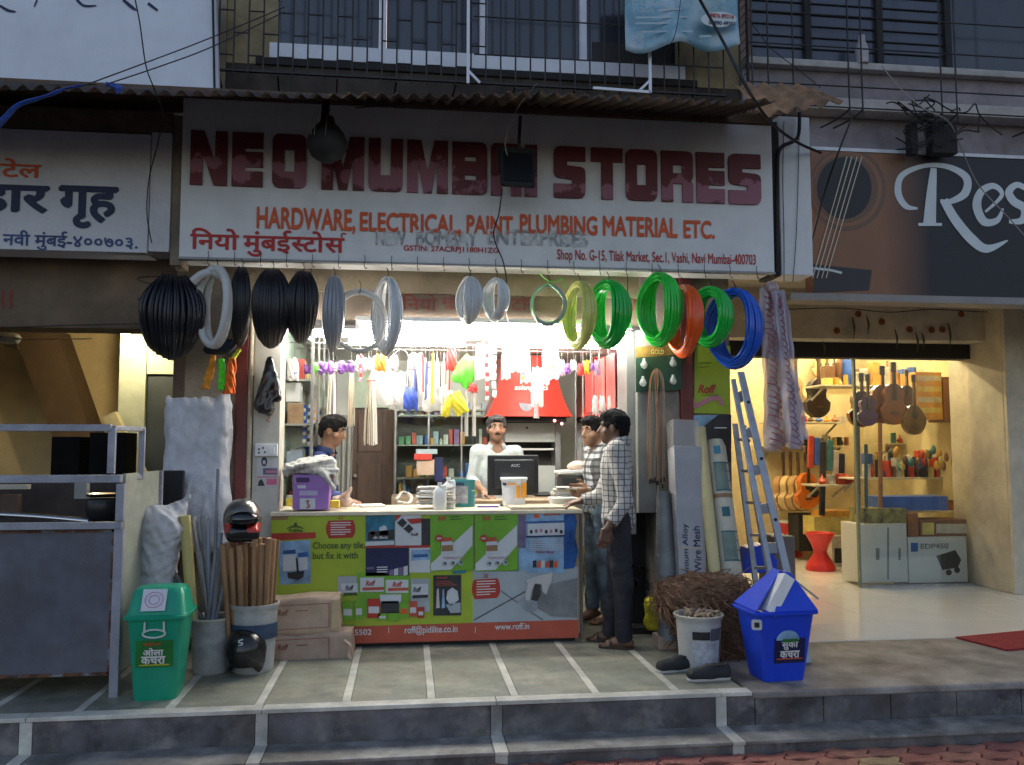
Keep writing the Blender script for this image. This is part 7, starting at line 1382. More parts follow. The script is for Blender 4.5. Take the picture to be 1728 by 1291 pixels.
# ================================================================== music shop
m_g2 = glass('shopfront_glass', (.93, .97, .93), .07)
t = thing('shop_window', P(1540, 984, GY), 'large clear glass shop window of the music shop', 'window'); gx0, gx1 = PXX(1446, GY, 800), PXX(1636, GY, 800); zg1 = PZ(1540, 604, GY)
MB().add([(gx0, GY, ZP + .02), (gx1, GY, ZP + .02), (gx1, GY, zg1), (gx0, GY, zg1)], [(0, 1, 2, 3)]).obj('pane', m_g2, t)
MB().bb(gx0 - .012, gx0 + .008, GY - .02, GY + .02, ZP, zg1).obj('edge_profile', M('green_edge', (.16, .2, .15), .3), t); MB().bb(gx0, gx1, GY - .02, GY + .03, ZP, ZP + .022).obj('bottom_profile', m_galv, t)
m_shw = M('shelf_cream', (.55, .5, .36), .5); m_gsh = glass('shelf_glass', (.8, .92, .84), .1)
def wall_shelf(px0, px1, py, Y0, lab, mat=m_shw, dep=.35):
    a, b = PXX(px0, Y0, py), PXX(px1, Y0, py); z = PZ((px0 + px1) / 2, py, Y0); t = thing('wall_shelf', ((a + b) / 2, Y0 + dep / 2, z), lab, 'shelf'); MB().bb(a, b, Y0, Y0 + dep, z - .02, z).obj('board', mat, t, bevel=.003)
    for x in (a + .08, b - .08): MB().beam((x, Y0 + dep, z - .16), (x, Y0 + .06, z - .022), .02, .02).obj('bracket', m_galv, t)
    return z
Yw = 10.45
z1_ = wall_shelf(1385, 1620, 650, 9.4, 'upper cream shelf behind the hanging violins', dep=.4); z2_ = wall_shelf(1300, 1425, 712, 10.4, 'short shelf under the black guitar in the music shop'); z3_ = wall_shelf(1440, 1632, 806, 9.2, 'middle shelf of small instruments behind the window', dep=.35); z4_ = wall_shelf(1375, 1440, 818, 9.5, 'short middle shelf with red drums'); z5_ = wall_shelf(1470, 1634, 862, 8.9, 'lowest shelf behind the window')
def outline(w, h, waist=.72, up=.78, n=28):
    pts = []
    for i in range(n):
        a = 2 * math.pi * i / n; z = math.sin(a); x = math.cos(a); f = 1.0 if z < 0 else up; k = 1 - (1 - waist) * math.exp(-((z - .12) / .22) ** 2); pts.append((x * w / 2 * f * k * (1 + .08 * (abs(z) > .5)), z * h / 2))
    return pts
def guitar(px, py_body, body_h_px, total_px, Y, col, lab, name='guitar', cat='guitar', round_=False, yaw=0.0, hole=True, group=None, dark=False, necktilt=0):
    c = P(px, py_body, Y); s = (PZ(px, py_body - 50, Y) - PZ(px, py_body + 50, Y)) / 100; H = body_h_px * s; W = H * (.78 if not round_ else .82); top = (py_body - (total_px - body_h_px / 2)); t = thing(name, c + Vector((0, 0, -H / 2)), lab, cat, group)
    m3 = rotm(0, 0, yaw); dep = H * .2; mt = M('lacquer_' + '_'.join('%02d' % int(v * 100) for v in col), col, .22, var=.2, scale=5, coat=.4); ol = outline(W, H) if not round_ else [(W / 2 * math.cos(2 * math.pi * i / 24) * (1 if math.sin(2 * math.pi * i / 24) < 0 else 1 - .35 * math.sin(2 * math.pi * i / 24)), H / 2 * math.sin(2 * math.pi * i / 24)) for i in range(24)]
    tr = lambda x, y, z: c + m3 @ Vector((x, y, z)); n = len(ol)
    vs = [tr(x, -dep / 2, z) for x, z in ol] + [tr(x, dep / 2, z) for x, z in ol]; mb = MB().add(vs, [tuple(range(n)), tuple(reversed(range(n, 2 * n)))] + [(i, i + n, (i + 1) % n + n, (i + 1) % n) for i in range(n)]); mb.obj('body', mt, t, bevel=H * .02, smooth=40)
    zt = (py_body - top) * s; nw = H * .085; m_nk = M('neck_dark', (.07, .04, .025), .4)
    MB().add([tr(x, y, z) for x, y, z in ((-nw / 2, -dep / 2 - .012, H * .1), (nw / 2, -dep / 2 - .012, H * .1), (nw / 2, -dep / 2 + .015, H * .1), (-nw / 2, -dep / 2 + .015, H * .1), (-nw * .4, -dep / 2 - .012, zt - H * .25), (nw * .4, -dep / 2 - .012, zt - H * .25), (nw * .4, -dep / 2 + .012, zt - H * .25), (-nw * .4, -dep / 2 + .012, zt - H * .25))], [(3, 2, 1, 0), (4, 5, 6, 7), (0, 1, 5, 4), (1, 2, 6, 5), (2, 3, 7, 6), (3, 0, 4, 7)]).obj('neck', m_nk, t)
    MB().box(tr(0, -dep / 2 + .004, zt - H * .13), (nw * 1.5, .018, H * .25), rz=yaw).obj('headstock', m_nk, t, bevel=.004)
    for sd in (-1, 1):
        for k in range(3): MB().box(tr(sd * nw * 1.0, -dep / 2 + .004, zt - H * .05 - k * H * .07), (nw * .5, .01, H * .025), rz=yaw).obj('tuning_peg', m_galv, t)
    if hole: MB().lathe([(H * .11, 0), (H * .11, .002), (.001, .002)], tr(0, -dep / 2 - .0005, H * .13), 18, m3=m3 @ rotm(R(90))).obj('sound_hole', m_dark, t)
    MB().box(tr(0, -dep / 2 - .005, -H * .22), (H * .22, .008, H * .04), rz=yaw).obj('bridge', m_nk, t)
    if dark: MB().lathe([(H * .15, 0), (H * .15, .002), (.001, .002)], tr(H * .17, -dep / 2 - .002, -.02), 14, m3=m3 @ rotm(R(90))).obj('pickguard', m_dark, t)
    return t
# row of acoustic guitars on the left wall of the shop
for i, (px, col, lab) in enumerate(((1318, (.45, .26, .11), 'brown acoustic guitar at the ladder end of the guitar row'), (1330, (.62, .44, .2), 'pale acoustic guitar second from the ladder in the row'), (1343, (.5, .3, .12), 'tan acoustic guitar in the middle of the guitar row'), (1356, (.62, .42, .16), 'blond acoustic guitar beside the orange one'))): guitar(px, 832, 60, 100, 10.6 - .08 * i, col, lab, yaw=.5)
guitar(1357 + 4, 828, 62, 108, 10.2, (.62, .16, .02), 'orange sunburst acoustic guitar nearest the red stool', yaw=.15, dark=True)
guitar(1378, 672, 66, 112, 10.1, (.035, .03, .028), 'black electric style guitar on the upper wall above the strip', yaw=.2); guitar(1340, 665, 60, 100, 10.2, (.5, .36, .16), 'pale guitar partly behind the plastic strips', yaw=.3)
# violins and mandolins hanging in the window
guitar(1452, 690, 62, 92, 8.75, (.10, .025, .015), 'dark violin hanging left of the purple ukulele', 'violin', 'violin', hole=False); guitar(1463, 694, 50, 88, 8.62, (.07, .02, .11), 'small purple ukulele hanging in the shop window', 'ukulele', 'ukulele'); guitar(1487, 682, 66, 98, 8.7, (.28, .08, .02), 'brown violin hanging right of the purple ukulele', 'violin', 'violin', hole=False); guitar(1506, 682, 70, 106, 8.62, (.22, .06, .015), 'large brown viola hanging between violin and mandolin', 'viola', 'viola', hole=False)
guitar(1529, 672, 44, 70, 8.8, (.15, .04, .015), 'small brown violin hanging behind the mandolin', 'violin', 'violin', hole=False); guitar(1541, 708, 52, 102, 8.58, (.14, .07, .02), 'round teardrop mandolin with sunburst top in the window', 'mandolin', 'mandolin', round_=True)
# flutes / tall drums standing at the glass edge
for px, y0, y1, r_, c, lab in ((1447, 720, 868, .03, (.14, .09, .045), 'dark wooden post like flute standing at the window edge'), (1486, 715, 860, .022, (.3, .12, .04), 'long reddish bamboo flute standing behind the glass'), (1462, 750, 865, .018, (.06, .11, .13), 'slim teal stick leaning behind the glass')):
    MB().tube([P(px - 1, y0, 8.55), P(px, y1, 8.5)], r_, 12).obj('tall_flute', M('flute_' + str(px), c, .4, var=.2), smooth=60, label=lab, cat='flute')
# small things on the shelves
def things_on(z, Y, px0, px1, items, lab, grp, cat, hs=(.06, .2), ws=(.05, .11)):
    x = PXX(px0, Y, 700); xe = PXX(px1, Y, 700)
    while x < xe:
        w = rs.uniform(*ws); h = rs.uniform(*hs); m = rs.choice(items); k = rs.random()
        if k < .35: MB().lathe([(w * .5, 0), (w * .55, h * .12), (w * .5, h * .85), (w * .53, h * .9), (w * .5, h), (.001, h)], (x + w / 2, Y, z + .001), 14).obj('drum', m, smooth=40, label=lab, cat=cat, group=grp)
        elif k < .75: MB().box((x + w / 2, Y, z + h / 2 + .001), (w * .95, .12, h), rz=rs.uniform(-.2, .2)).obj('boxed_item', m, bevel=.004, label=lab, cat=cat, group=grp)
        else: MB().lathe([(.001, 0), (w * .4, .01), (w * .55, h * .3), (w * .3, h * .6), (w * .12, h * .7), (w * .12, h), (.001, h)], (x + w / 2, Y, z + .001), 12).obj('maraca', m, smooth=60, label=lab, cat=cat, group=grp)
        x += w + .015
MC = [M('music_%d' % i, c, .35, var=.2, scale=10) for i, c in enumerate([(.5, .06, .03), (.05, .12, .4), (.6, .3, .05), (.5, .47, .38), (.12, .06, .03), (.03, .03, .03), (.3, .12, .05), (.06, .2, .2), (.6, .5, .15)])]
things_on(z1_, 9.55, 1390, 1432, [MC[2], MC[3], MC[8]], 'small orange or cream item on the shelf above the black guitar', 'items on the upper shelf', 'item'); things_on(z1_, 9.55, 1440, 1545, [MC[0], MC[1], MC[3], MC[6], MC[2]], 'drum or box on the upper shelf behind the hanging violins', 'items behind the violins', 'item', (.14, .3), (.08, .14))
things_on(z3_, 9.3, 1455, 1625, MC, 'small instrument on the middle shelf behind the window', 'items on the middle shelf', 'instrument', (.08, .24), (.03, .07)); things_on(z3_, 9.42, 1455, 1625, MC, 'instrument in the rear row of the middle shelf', 'rear row of the middle shelf', 'instrument', (.16, .32), (.04, .09)); things_on(z5_, 9.0, 1480, 1628, [MC[4], MC[3], MC[6], MC[1]], 'small instrument on the lowest shelf behind the window', 'items on the lowest shelf', 'instrument', (.06, .12), (.06, .12)); things_on(z4_, 9.6, 1378, 1438, [MC[0], MC[0], MC[3]], 'red bongo drum on the short middle shelf', 'red drums', 'drum', (.1, .14), (.08, .1)); things_on(z2_, 10.5, 1300, 1420, MC, 'small item on the short shelf under the black guitar', 'items on the short shelf', 'item', (.05, .1), (.06, .1))
for i in range(26): px = 1496 + i * 4.6 + rs.uniform(-2, 2); q = P(px, 770 + rs.uniform(-14, 18), 9.0 + rs.uniform(-.1, .2)); MB().lathe([(.001, -.05), (.025, -.03), (.03, 0), (.022, .04), (.006, .06)], q, 10, sx=rs.uniform(.7, 1.2)).obj('hanging_trinket', rs.choice(MC), smooth=60, label='small coloured shaker hanging in the cluster behind the glass', cat='shaker', group='hanging shakers')
for i, (px, y0, y1, m) in enumerate(((1368, 735, 790, MC[0]), (1378, 738, 785, MC[1]), (1388, 745, 870, MC[5]), (1400, 742, 795, MC[7]), (1410, 760, 812, MC[3]), (1420, 765, 812, MC[5]))): a = P(px, (y0 + y1) / 2, 9.7); MB().box(a, (.07, .05, (PZ(px, y0, 9.7) - PZ(px, y1, 9.7))), ry=.05).obj('gig_bag', m, bevel=.015, label=('red', 'blue', 'long black', 'teal', 'cream', 'dark grey')[i] + ' instrument case hanging beside the guitar row', cat='case')
cn = carton('instrument_box', 1546, 1590, 628, 708, 8.95, .3, M('music_2', (1, 1, 1)), 'bright orange printed carton on the shelf by the mandolin')
for i in range(4): frect(cn, 'print_band', 1548, 634 + i * 18, 1588, 643 + i * 18, 8.95, MC[8] if i % 2 else MC[3], 1)
carton('instrument_box', 1592, 1634, 636, 712, 8.95, .3, M('brown_card', (.22, .1, .05), .6), 'brown carton on the shelf beside the orange printed carton')
# boxes standing in the window
WYB = GY + .06
b1 = carton('shipping_box', 1449, 1531, 884, 983, WYB, .35, M('white_card', (.58, .58, .56), .6, var=.05, dirt=.1), 'large plain white carton standing behind the shop window')
for x, y0, y1, w in ((1497, 890, 978, 3), (1478, 925, 945, 6), (1516, 925, 945, 4)): frect(b1, 'print', x, y0, x + w, y1, WYB, plain('carton_grey', (.2, .2, .2), .6), 1)
b2 = carton('shipping_box', 1533, 1632, 906, 983, WYB + .02, .4, M('white_card', (1, 1, 1)), 'white carton printed EDP450 with a dark drum picture')
txt(b2, 'EDP450', 1553, 1600, 917, 926, WYB + .02, plain('carton_grey', (1, 1, 1)), .03); frect(b2, 'logo_print', 1537, 916, 1549, 931, WYB + .02, m_bv, 1); flat(b2, 'drum_print', [(1580, 938), (1612, 928), (1622, 945), (1616, 958), (1590, 962)], WYB + .02, m_dv, 1); fell(b2, 'drum_print', 1601, 966, 5, 5, WYB + .02, m_dv, 1); fell(b2, 'drum_print', 1615, 962, 5, 5, WYB + .02, m_dv, 1)
carton('flat_box', 1458, 1530, 858, 884, WYB + .05, .3, M('jungle_print', (.22, .2, .08), .5, var=.5, scale=12), 'flat printed carton lying on the plain white carton'); kb = carton('keyboard_box', 1552, 1640, 877, 905, WYB + .05, .3, M('brown_card', (1, 1, 1)), 'keyboard carton lying on the EDP450 carton'); frect(kb, 'print', 1580, 884, 1632, 900, WYB + .05, MC[3], 1); frect(kb, 'print', 1556, 882, 1576, 902, WYB + .05, MC[8], 1)
carton('small_box', 1532, 1550, 866, 905, WYB + .03, .2, MC[6], 'small upright carton between the white cartons'); carton('long_case', 1486, 1600, 838, 862, WYB + .15, .3, MC[1], 'long blue case lying above the printed cartons', 'case')
carton('floor_box', 1374, 1442, 872, 905, 9.95, .3, M('music_8', (1, 1, 1)), 'yellow carton on the low stack beside the window edge'); carton('floor_box', 1386, 1440, 862, 872, 9.93, .28, MC[2], 'thin orange carton lying on the yellow carton'); k3 = carton('floor_box', 1404, 1442, 905, 968, 9.75, .35, MC[3], 'cream carton printed with a keyboard on the floor by the window edge'); frect(k3, 'print', 1408, 925, 1440, 950, 9.75, m_dv, 1)
carton('low_rack', 1348, 1402, 868, 930, 10.3, .3, m_dark, 'black metal rack under the guitar row', 'rack')
# hourglass stools
def stool(px, yb, h, r, lab, Y=None):
    q = G(px, yb) if Y is None else Vector((PXX(px, Y, 900), Y, ZP)); t = thing('plastic_stool', q, lab, 'stool'); MB().lathe([(r * 1.0, 0), (r * 1.02, .03), (r * .9, h * .18), (r * .5, h * .42), (r * .46, h * .52), (r * .6, h * .68), (r * .95, h * .93), (r, h * .97), (r * .97, h), (r * .86, h), (r * .8, h * .96), (.001, h * .95)], q, 28).obj('shell', M('stool_red', (.6, .03, .03), .35, var=.06), t, smooth=60)
stool(1385, 962, .43, .165, 'red hourglass plastic stool on the white floor'); stool(1333, 938, .43, .16, 'red plastic stool partly behind the ladder')
MB().lathe([(.16, 0), (.165, .02), (.001, .03)], G(1333, 938) + Vector((0, 0, .432)), 20).obj('stool_cushion', m_white, label='white lid lying on the red stool behind the ladder', cat='lid', smooth=40)
# stains and torn garland remains on the beam, garland string
rsn = [(1412, 558), (1448, 530), (1488, 543), (1535, 556), (1572, 557), (1622, 530), (1708, 554), (1590, 556)]
for i, (px, py) in enumerate(rsn): q = P(px, py, 7.97); MB().lathe([(.001, -.012), (.03, -.006), (.034, .004), (.001, .012)], q, 10, m3=rotm(R(90))).obj('dried_flower', M('dried_marigold', (.3, .09, .015), .9, var=.4), smooth=60, label='dried marigold head stuck on the cream beam', cat='flower', group='dried marigolds on the beam')
for i, (px, y0, y1) in enumerate(((1438, 535, 572), (1462, 532, 565), (1388, 575, 602), (1510, 555, 590), (1545, 560, 596), (1600, 545, 590), (1682, 548, 575), (1555, 560, 590))): MB().tube(catmull([P(px, y0, 7.95), P(px + 4, (y0 + y1) / 2, 7.94), P(px + 2, y1, 7.95)], 4), [.004, .006, .009, .012, .012, .008, .006, .004, .002], 5, flat=.3).obj('dried_leaf', M('dried_leaf', (.10, .07, .03), .9), smooth=60, label='dry mango leaf hanging from the cream beam', cat='leaf', group='dry leaves on the beam')
MB().tube(catmull([P(x, y, 7.93) for x, y in ((1330, 522), (1420, 520), (1500, 527), (1570, 522), (1650, 526), (1728, 528))], 5), .005, 5).obj('garland_string', m_dark, label='dark string running along the cream beam', cat='string')

z6_ = wall_shelf(1296, 1432, 752, 10.6, 'narrow shelf of small parts above the guitar row'); things_on(z6_, 10.7, 1298, 1430, [MC[3], MC[6], MC[5], MC[8]], 'little boxed part on the narrow shelf above the guitar row', 'parts above the guitars', 'box', (.08, .14), (.03, .06))
z7_ = wall_shelf(1500, 1632, 748, 9.9, 'rear shelf behind the shakers'); things_on(z7_, 10.0, 1502, 1630, MC, 'small item on the rear shelf behind the shakers', 'items behind the shakers', 'item', (.1, .24), (.05, .1))
for i, px in enumerate((1382, 1394, 1406, 1418, 1430)): guitar(px, 620, 34, 62, 10.7, ((.5, .34, .15), (.42, .22, .08), (.6, .45, .22), (.3, .14, .05), (.55, .4, .2))[i], 'small ukulele in the high row over the black guitar', 'ukulele', 'ukulele', group='ukuleles in the high row')
things_on(z1_, 9.7, 1390, 1618, MC, 'box in the rear row of the upper shelf', 'rear row of the upper shelf', 'box', (.16, .34), (.07, .14))
# ================================================================== people
def skin(name, col): return M(name, col, .5, var=.10, scale=14, sss=.08, bump=.05, bscale=60)
def check_mat(name, base, line, per, wid, f, line2=None):
    m = M(name, base, .8, var=.06, scale=8, bump=.12, bscale=26); nt = m.node_tree; N = nt.nodes; L = nt.links; b = N['Principled BSDF']; src = b.inputs['Base Color'].links[0].from_socket
    tc = N.new('ShaderNodeTexCoord'); nz = N.new('ShaderNodeTexNoise'); nz.inputs['Scale'].default_value = 5; L.new(tc.outputs['Object'], nz.inputs['Vector'])
    ad = N.new('ShaderNodeVectorMath'); ad.operation = 'MULTIPLY_ADD'; L.new(nz.outputs['Color'], ad.inputs[0]); ad.inputs[1].default_value = (.03, .03, .03); L.new(tc.outputs['Object'], ad.inputs[2])
    cur = src
    def mth(op, a, bb=None):
        x = N.new('ShaderNodeMath'); x.operation = op
        for i, s in enumerate((a, bb)):
            if s is None: continue
            if isinstance(s, (int, float)): x.inputs[i].default_value = s
            else: L.new(s, x.inputs[i])
        return x.outputs[0]
    for ax, pr in ((Vector((f[0], f[1], 0)).normalized(), per), (Vector((0, 0, 1)), per), (Vector((-f[1], f[0], 0)).normalized(), per)):
        d = N.new('ShaderNodeVectorMath'); d.operation = 'DOT_PRODUCT'; L.new(ad.outputs[0], d.inputs[0]); d.inputs[1].default_value = ax
        fr = mth('FRACT', mth('DIVIDE', d.outputs['Value'], pr)); k = mth('LESS_THAN', fr, wid); k = mth('MULTIPLY', k, .78 if ax.z or ax.dot(Vector((f[0], f[1], 0))) > .5 else .35)
        x = N.new('ShaderNodeMix'); x.data_type = 'RGBA'; L.new(k, x.inputs[0]); L.new(cur, x.inputs[6]); x.inputs[7].default_value = (*line, 1); cur = x.outputs[2]
    L.new(cur, b.inputs['Base Color']); return m
def hand(g, w, d, n, curl=.35, spread=.3, sc=1.0, thumb=1):
    w = Vector(w); d = Vector(d).normalized(); n = Vector(n); n = (n - d * n.dot(d)).normalized(); s = d.cross(n) * thumb
    g.rbox(w + d * .045 * sc, (.04 * sc, .048 * sc, .0145 * sc), .013 * sc, np.array([s, d, n]).T, k=.012)
    for i, (o, l) in enumerate(((.03, .066), (.010, .075), (-.010, .070), (-.029, .056))):
        b = w + d * .088 * sc + s * o * sc; a = curl * (1 + .1 * i); d1 = (d * math.cos(a) + n * math.sin(a) + s * (o * spread * 4)).normalized(); d2 = (d * math.cos(a * 2.1) + n * math.sin(a * 2.1)).normalized(); m = b + d1 * l * .55 * sc; e = m + d2 * l * .55 * sc
        g.cone(b - d * .01, m, .0092 * sc, .0086 * sc, k=.004).cone(m, e, .0086 * sc, .0068 * sc, k=.003)
    b = w + d * .028 * sc + s * .034 * sc; d1 = (d * .65 + s * .62 + n * .35).normalized(); m = b + d1 * .042 * sc; e = m + (d * .9 + s * .15 + n * .35).normalized() * .034 * sc; g.cone(b, m, .014 * sc, .011 * sc, k=.012).cone(m, e, .011 * sc, .0085 * sc, k=.004)
def person(base, f, H, lab, cols, pose, mats, hf=None, parts=('legs',)):
    """base: point between the feet; f: facing; pose: world-space joints override; hf: facing of the head"""
    base = Vector(base); f = Vector((f[0], f[1], 0)).normalized(); l = Vector((0, 0, 1)).cross(f); k = H / 1.70; hf = Vector(hf).normalized() if hf else f; hl = Vector((0, 0, 1)).cross(Vector((hf.x, hf.y, 0)).normalized()).normalized(); hu = hf.cross(hl).normalized() if hf.cross(hl).z > 0 else hl.cross(hf).normalized()
    W = lambda s, ff, z: base + (l * s + f * ff + Vector((0, 0, z))) * k
    J = dict(hipL=W(.09, 0, .90), hipR=W(-.09, 0, .90), kneeL=W(.10, .02, .48), kneeR=W(-.10, .02, .48), ankL=W(.10, -.02, .08), ankR=W(-.10, -.02, .08), pel=W(0, 0, .95), waist=W(0, 0, 1.06), chest=W(0, .01, 1.25), shL=W(.175, -.01, 1.40), shR=W(-.175, -.01, 1.40), neck=W(0, -.01, 1.44), elL=W(.23, -.03, 1.12), elR=W(-.23, -.03, 1.12), wrL=W(.24, .06, .87), wrR=W(-.24, .06, .87), head=W(0, .03, 1.585))
    J.update({kk: Vector(v) for kk, v in pose.items() if isinstance(v, (tuple, Vector)) and not kk.startswith('_')})
    t = thing('person', base, lab, 'person'); allp = list(J.values()); zlo = base.z - .005 if 'legs' in parts else min(J['pel'].z - .22, J['wrL'].z - .1, J['wrR'].z - .1); lo = Vector((min(p.x for p in allp) - .21, min(p.y for p in allp) - .21, zlo)); hi = Vector((max(p.x for p in allp) + .21, max(p.y for p in allp) + .21, max(p.z for p in allp) + .17))
    g = SDF(lo, hi, .0062); hd = J['head']; rmh = np.array([hl, hf, hu]).T
    hp = lambda a, b, c: hd + (hl * a + hf * b + hu * c) * k
    # skin: head, neck, arms, hands, feet in one surface
    g.ell(hp(0, -.012, .022), (.076 * k, .095 * k, .095 * k), rmh, k=.02).ell(hp(0, .022, -.04), (.060 * k, .07 * k, .078 * k), rmh, k=.025).cone(hp(0, .062, -.088), hp(0, .055, -.08), .024 * k, k=.03)
    g.cone(hp(0, .083, .02), hp(0, .112, -.026), .009 * k, .0145 * k, k=.014).cone(hp(.016, .088, -.032), hp(-.016, .088, -.032), .008 * k, k=.01)                        # nose
    g.cone(hp(.04, .072, .032), hp(-.04, .072, .032), .012 * k, k=.018)                                        # brow ridge
    g.cone(hp(.02, .082, -.06), hp(-.02, .082, -.06), .0075 * k, k=.008).cone(hp(.016, .08, -.071), hp(-.016, .08, -.071), .0075 * k, k=.008)
    for s_ in (1, -1): g.ell(hp(.032 * s_, .084, .012), (.017 * k, .012 * k, .011 * k), rmh, k=.004, sub=True); g.ell(hp(.031 * s_, .070, .011), (.0145 * k,) * 3, k=.002); g.ell(hp(.078 * s_, -.012, -.008), (.011 * k, .02 * k, .032 * k), rmh, k=.008); g.ell(hp(.05 * s_, .05, -.03), (.022 * k, .02 * k, .02 * k), rmh, k=.02)
    g.cone(J['neck'], hp(0, -.02, -.06), .058 * k, .052 * k, k=.03).cone(J['neck'], J['chest'], .06 * k, .10 * k, k=.05).cone(J['shL'], J['shR'], .055 * k, k=.05).cone(J['chest'], J['pel'], .10 * k, .075 * k, k=.05)
    for s_ in 'LR':
        g.cone(J['sh' + s_], J['el' + s_], .048 * k, .038 * k, k=.03).cone(J['el' + s_], J['el' + s_].lerp(J['wr' + s_], .4), .038 * k, .037 * k, k=.02).cone(J['el' + s_].lerp(J['wr' + s_], .4), J['wr' + s_], .037 * k, .025 * k, k=.02)
        hn = pose.get('_hand' + s_, {}); dd = hn.get('d', (J['wr' + s_] - J['el' + s_])); nn = hn.get('n', l * (-1 if s_ == 'L' else 1)); hand(g, J['wr' + s_], dd, nn, hn.get('curl', .35), hn.get('spread', .3), k, hn.get('thumb', 1))
        if 'legs' in parts:
            g.cone(J['pel'], J['hip' + s_], .08 * k, .08 * k, k=.04).cone(J['hip' + s_], J['knee' + s_], .080 * k, .055 * k, k=.04).cone(J['knee' + s_], J['ank' + s_], .052 * k, .036 * k, k=.03); a = J['ank' + s_]; fd = Vector(pose.get('_foot' + s_, f)).normalized(); ft = lambda u, v, z: a + fd * u + Vector((-fd.y, fd.x, 0)) * v + Vector((0, 0, z - (a.z - base.z)))
            g.cone(ft(-.045, 0, .04), ft(.10, 0, .03), .032, .028, k=.03).cone(a, ft(.05, 0, .04), .034, .03, k=.03)
            for q in range(5): g.cone(ft(.10, -.032 + .016 * q, .022), ft(.155 - .008 * abs(q - (1 if fd.cross(f).z >= 0 else 3)), -.036 + .018 * q, .014), .0125, .0095, k=.005)
    sk = mats['skin']; g.obj('body', sk, t, smooth_it=2)
    # hair
    h = SDF(hd - Vector((.17,) * 3), hd + Vector((.17,) * 3), .0055); hs = cols.get('hair', 1.0); 
    h.ell(hp(0, -.022, .034), (.088 * k, .104 * k, .096 * k), rmh, k=.02).ell(hp(0, .02, .085), (.07 * k, .075 * k, .042 * k * hs), rmh, k=.03).ell(hp(0, -.055, -.02), (.075 * k, .06 * k, .07 * k), rmh, k=.02)
    if cols.get('quiff'): h.ell(hp(.01, .06, .098), (.055 * k, .05 * k, .03 * k), rmh, k=.03)
    h.wobble(.007, 45, 3); h.wobble(.003, 120, 5); h.ell(hp(0, .115, -.03), (.085 * k, .085 * k, .10 * k), rmh, sub=True); h.rbox(hp(0, .06, -.11), (.2, .115, .10), .01, rmh, sub=True); h.rbox(hp(0, -.1, -.17), (.2, .2, .085), .01, rmh, sub=True)
    for s_ in (1, -1): h.ell(hp(.085 * s_, .0, -.012), (.03 * k, .03 * k, .036 * k), rmh, sub=True)
    h.obj('hair', mats['hair'], t)
    # eyes, brows, moustache
    m_ew = plain('eye_white', (.55, .52, .48), .3); m_ed = plain('eye_dark', (.012, .008, .006), .2)
    for s_ in (1, -1):
        for nm, m_, c_, r_ in (('eye', m_ew, (.031, .0775, .0115), (.0105, .0085, .0062)), ('iris', m_ed, (.030, .0835, .0115), (.0055, .004, .0055))):
            MB().lathe([(math.sin(a), -math.cos(a)) for a in np.linspace(.05, math.pi - .05, 8)], (0, 0, 0), 12); e = MB(); 
            for a in np.linspace(.02, math.pi - .02, 8):
                for j in range(10): q = 2 * math.pi * j / 10; p = (r_[0] * math.sin(a) * math.cos(q), r_[1] * math.sin(a) * math.sin(q), -r_[2] * math.cos(a)); e.v.append(tuple(hp(c_[0] * s_ + p[0], c_[1] + p[1], c_[2] + p[2])))
            e.f = [(i * 10 + j, i * 10 + (j + 1) % 10, (i + 1) * 10 + (j + 1) % 10, (i + 1) * 10 + j) for i in range(7) for j in range(10)]; e.m = [0] * len(e.f); e.obj(nm, m_, t, smooth=180)
        MB().tube([hp(.012 * s_, .092, .034), hp(.03 * s_, .089, .041), hp(.05 * s_, .07, .034)], [.004, .0048, .003], 6).obj('eyebrow', mats['hair'], t, smooth=60)
    if cols.get('moustache'): MB().tube([hp(.032, .078, -.057), hp(.015, .094, -.049), hp(0, .099, -.047), hp(-.015, .094, -.049), hp(-.032, .078, -.057)], [.003, .0065, .006, .0065, .003], 7).obj('moustache', mats['hair'], t, smooth=60)
    MB().tube([hp(.022, .083, -.066), hp(0, .0905, -.065), hp(-.022, .083, -.066)], .0022, 5).obj('lips', plain('lip_dark', (.12, .045, .035), .5), t)
    # shirt
    s = SDF(lo, hi, .007); e = .016 * k
    s.cone(J['shL'], J['shR'], .062 * k, k=.05); rot = np.array([l, f, (0, 0, 1)]).T
    s.ell(J['chest'] + Vector((0, 0, -.0)), (.185 * k, .118 * k, .20 * k), rot, k=.05).ell(J['waist'], (.165 * k, .112 * k, .17 * k), rot, k=.06); hem = J['pel'] + Vector((0, 0, cols.get('hem', -.05)))
    s.ell(hem + Vector((0, 0, .02)), (.178 * k, .122 * k, .13 * k), rot, k=.05).cone(J['neck'] + Vector((0, 0, -.04)), J['neck'] + Vector((0, 0, .0)), .085 * k, .068 * k, k=.03)
    sl = cols.get('sleeve', .85)
    for c in 'LR':
        s.cone(J['sh' + c], J['el' + c], .064 * k, .052 * k, k=.035)
        if sl > 0: e_ = J['el' + c].lerp(J['wr' + c], sl); s.cone(J['el' + c], e_, .052 * k, .042 * k, k=.02); dd = (J['wr' + c] - J['el' + c]).normalized(); s.cone(e_ - dd * .035, e_, .047 * k, .046 * k, k=.008)
    s.wobble(.0045, 17, 5, (1, 1, .7)); s.wobble(.0025, 40, 7)
    s.cone(J['neck'] + f * .03 * k + Vector((0, 0, -.03)), J['neck'] + f * .2 * k + Vector((0, 0, .10)), .05 * k, k=0, sub=True); s.cone(J['neck'] + Vector((0, 0, .02)), J['neck'] + Vector((0, 0, .2)), .062 * k, sub=True)
    s.rbox(hem + Vector((0, 0, -.15)), (.5, .5, .10), .005, sub=True)
    for c in 'LR':
        if sl > 0: dd = (J['wr' + c] - J['el' + c]).normalized(); e_ = J['el' + c].lerp(J['wr' + c], sl); s.cone(e_ + dd * .025, e_ + dd * .3, .041 * k, sub=True); 
    s.obj('shirt', mats['shirt'], t)
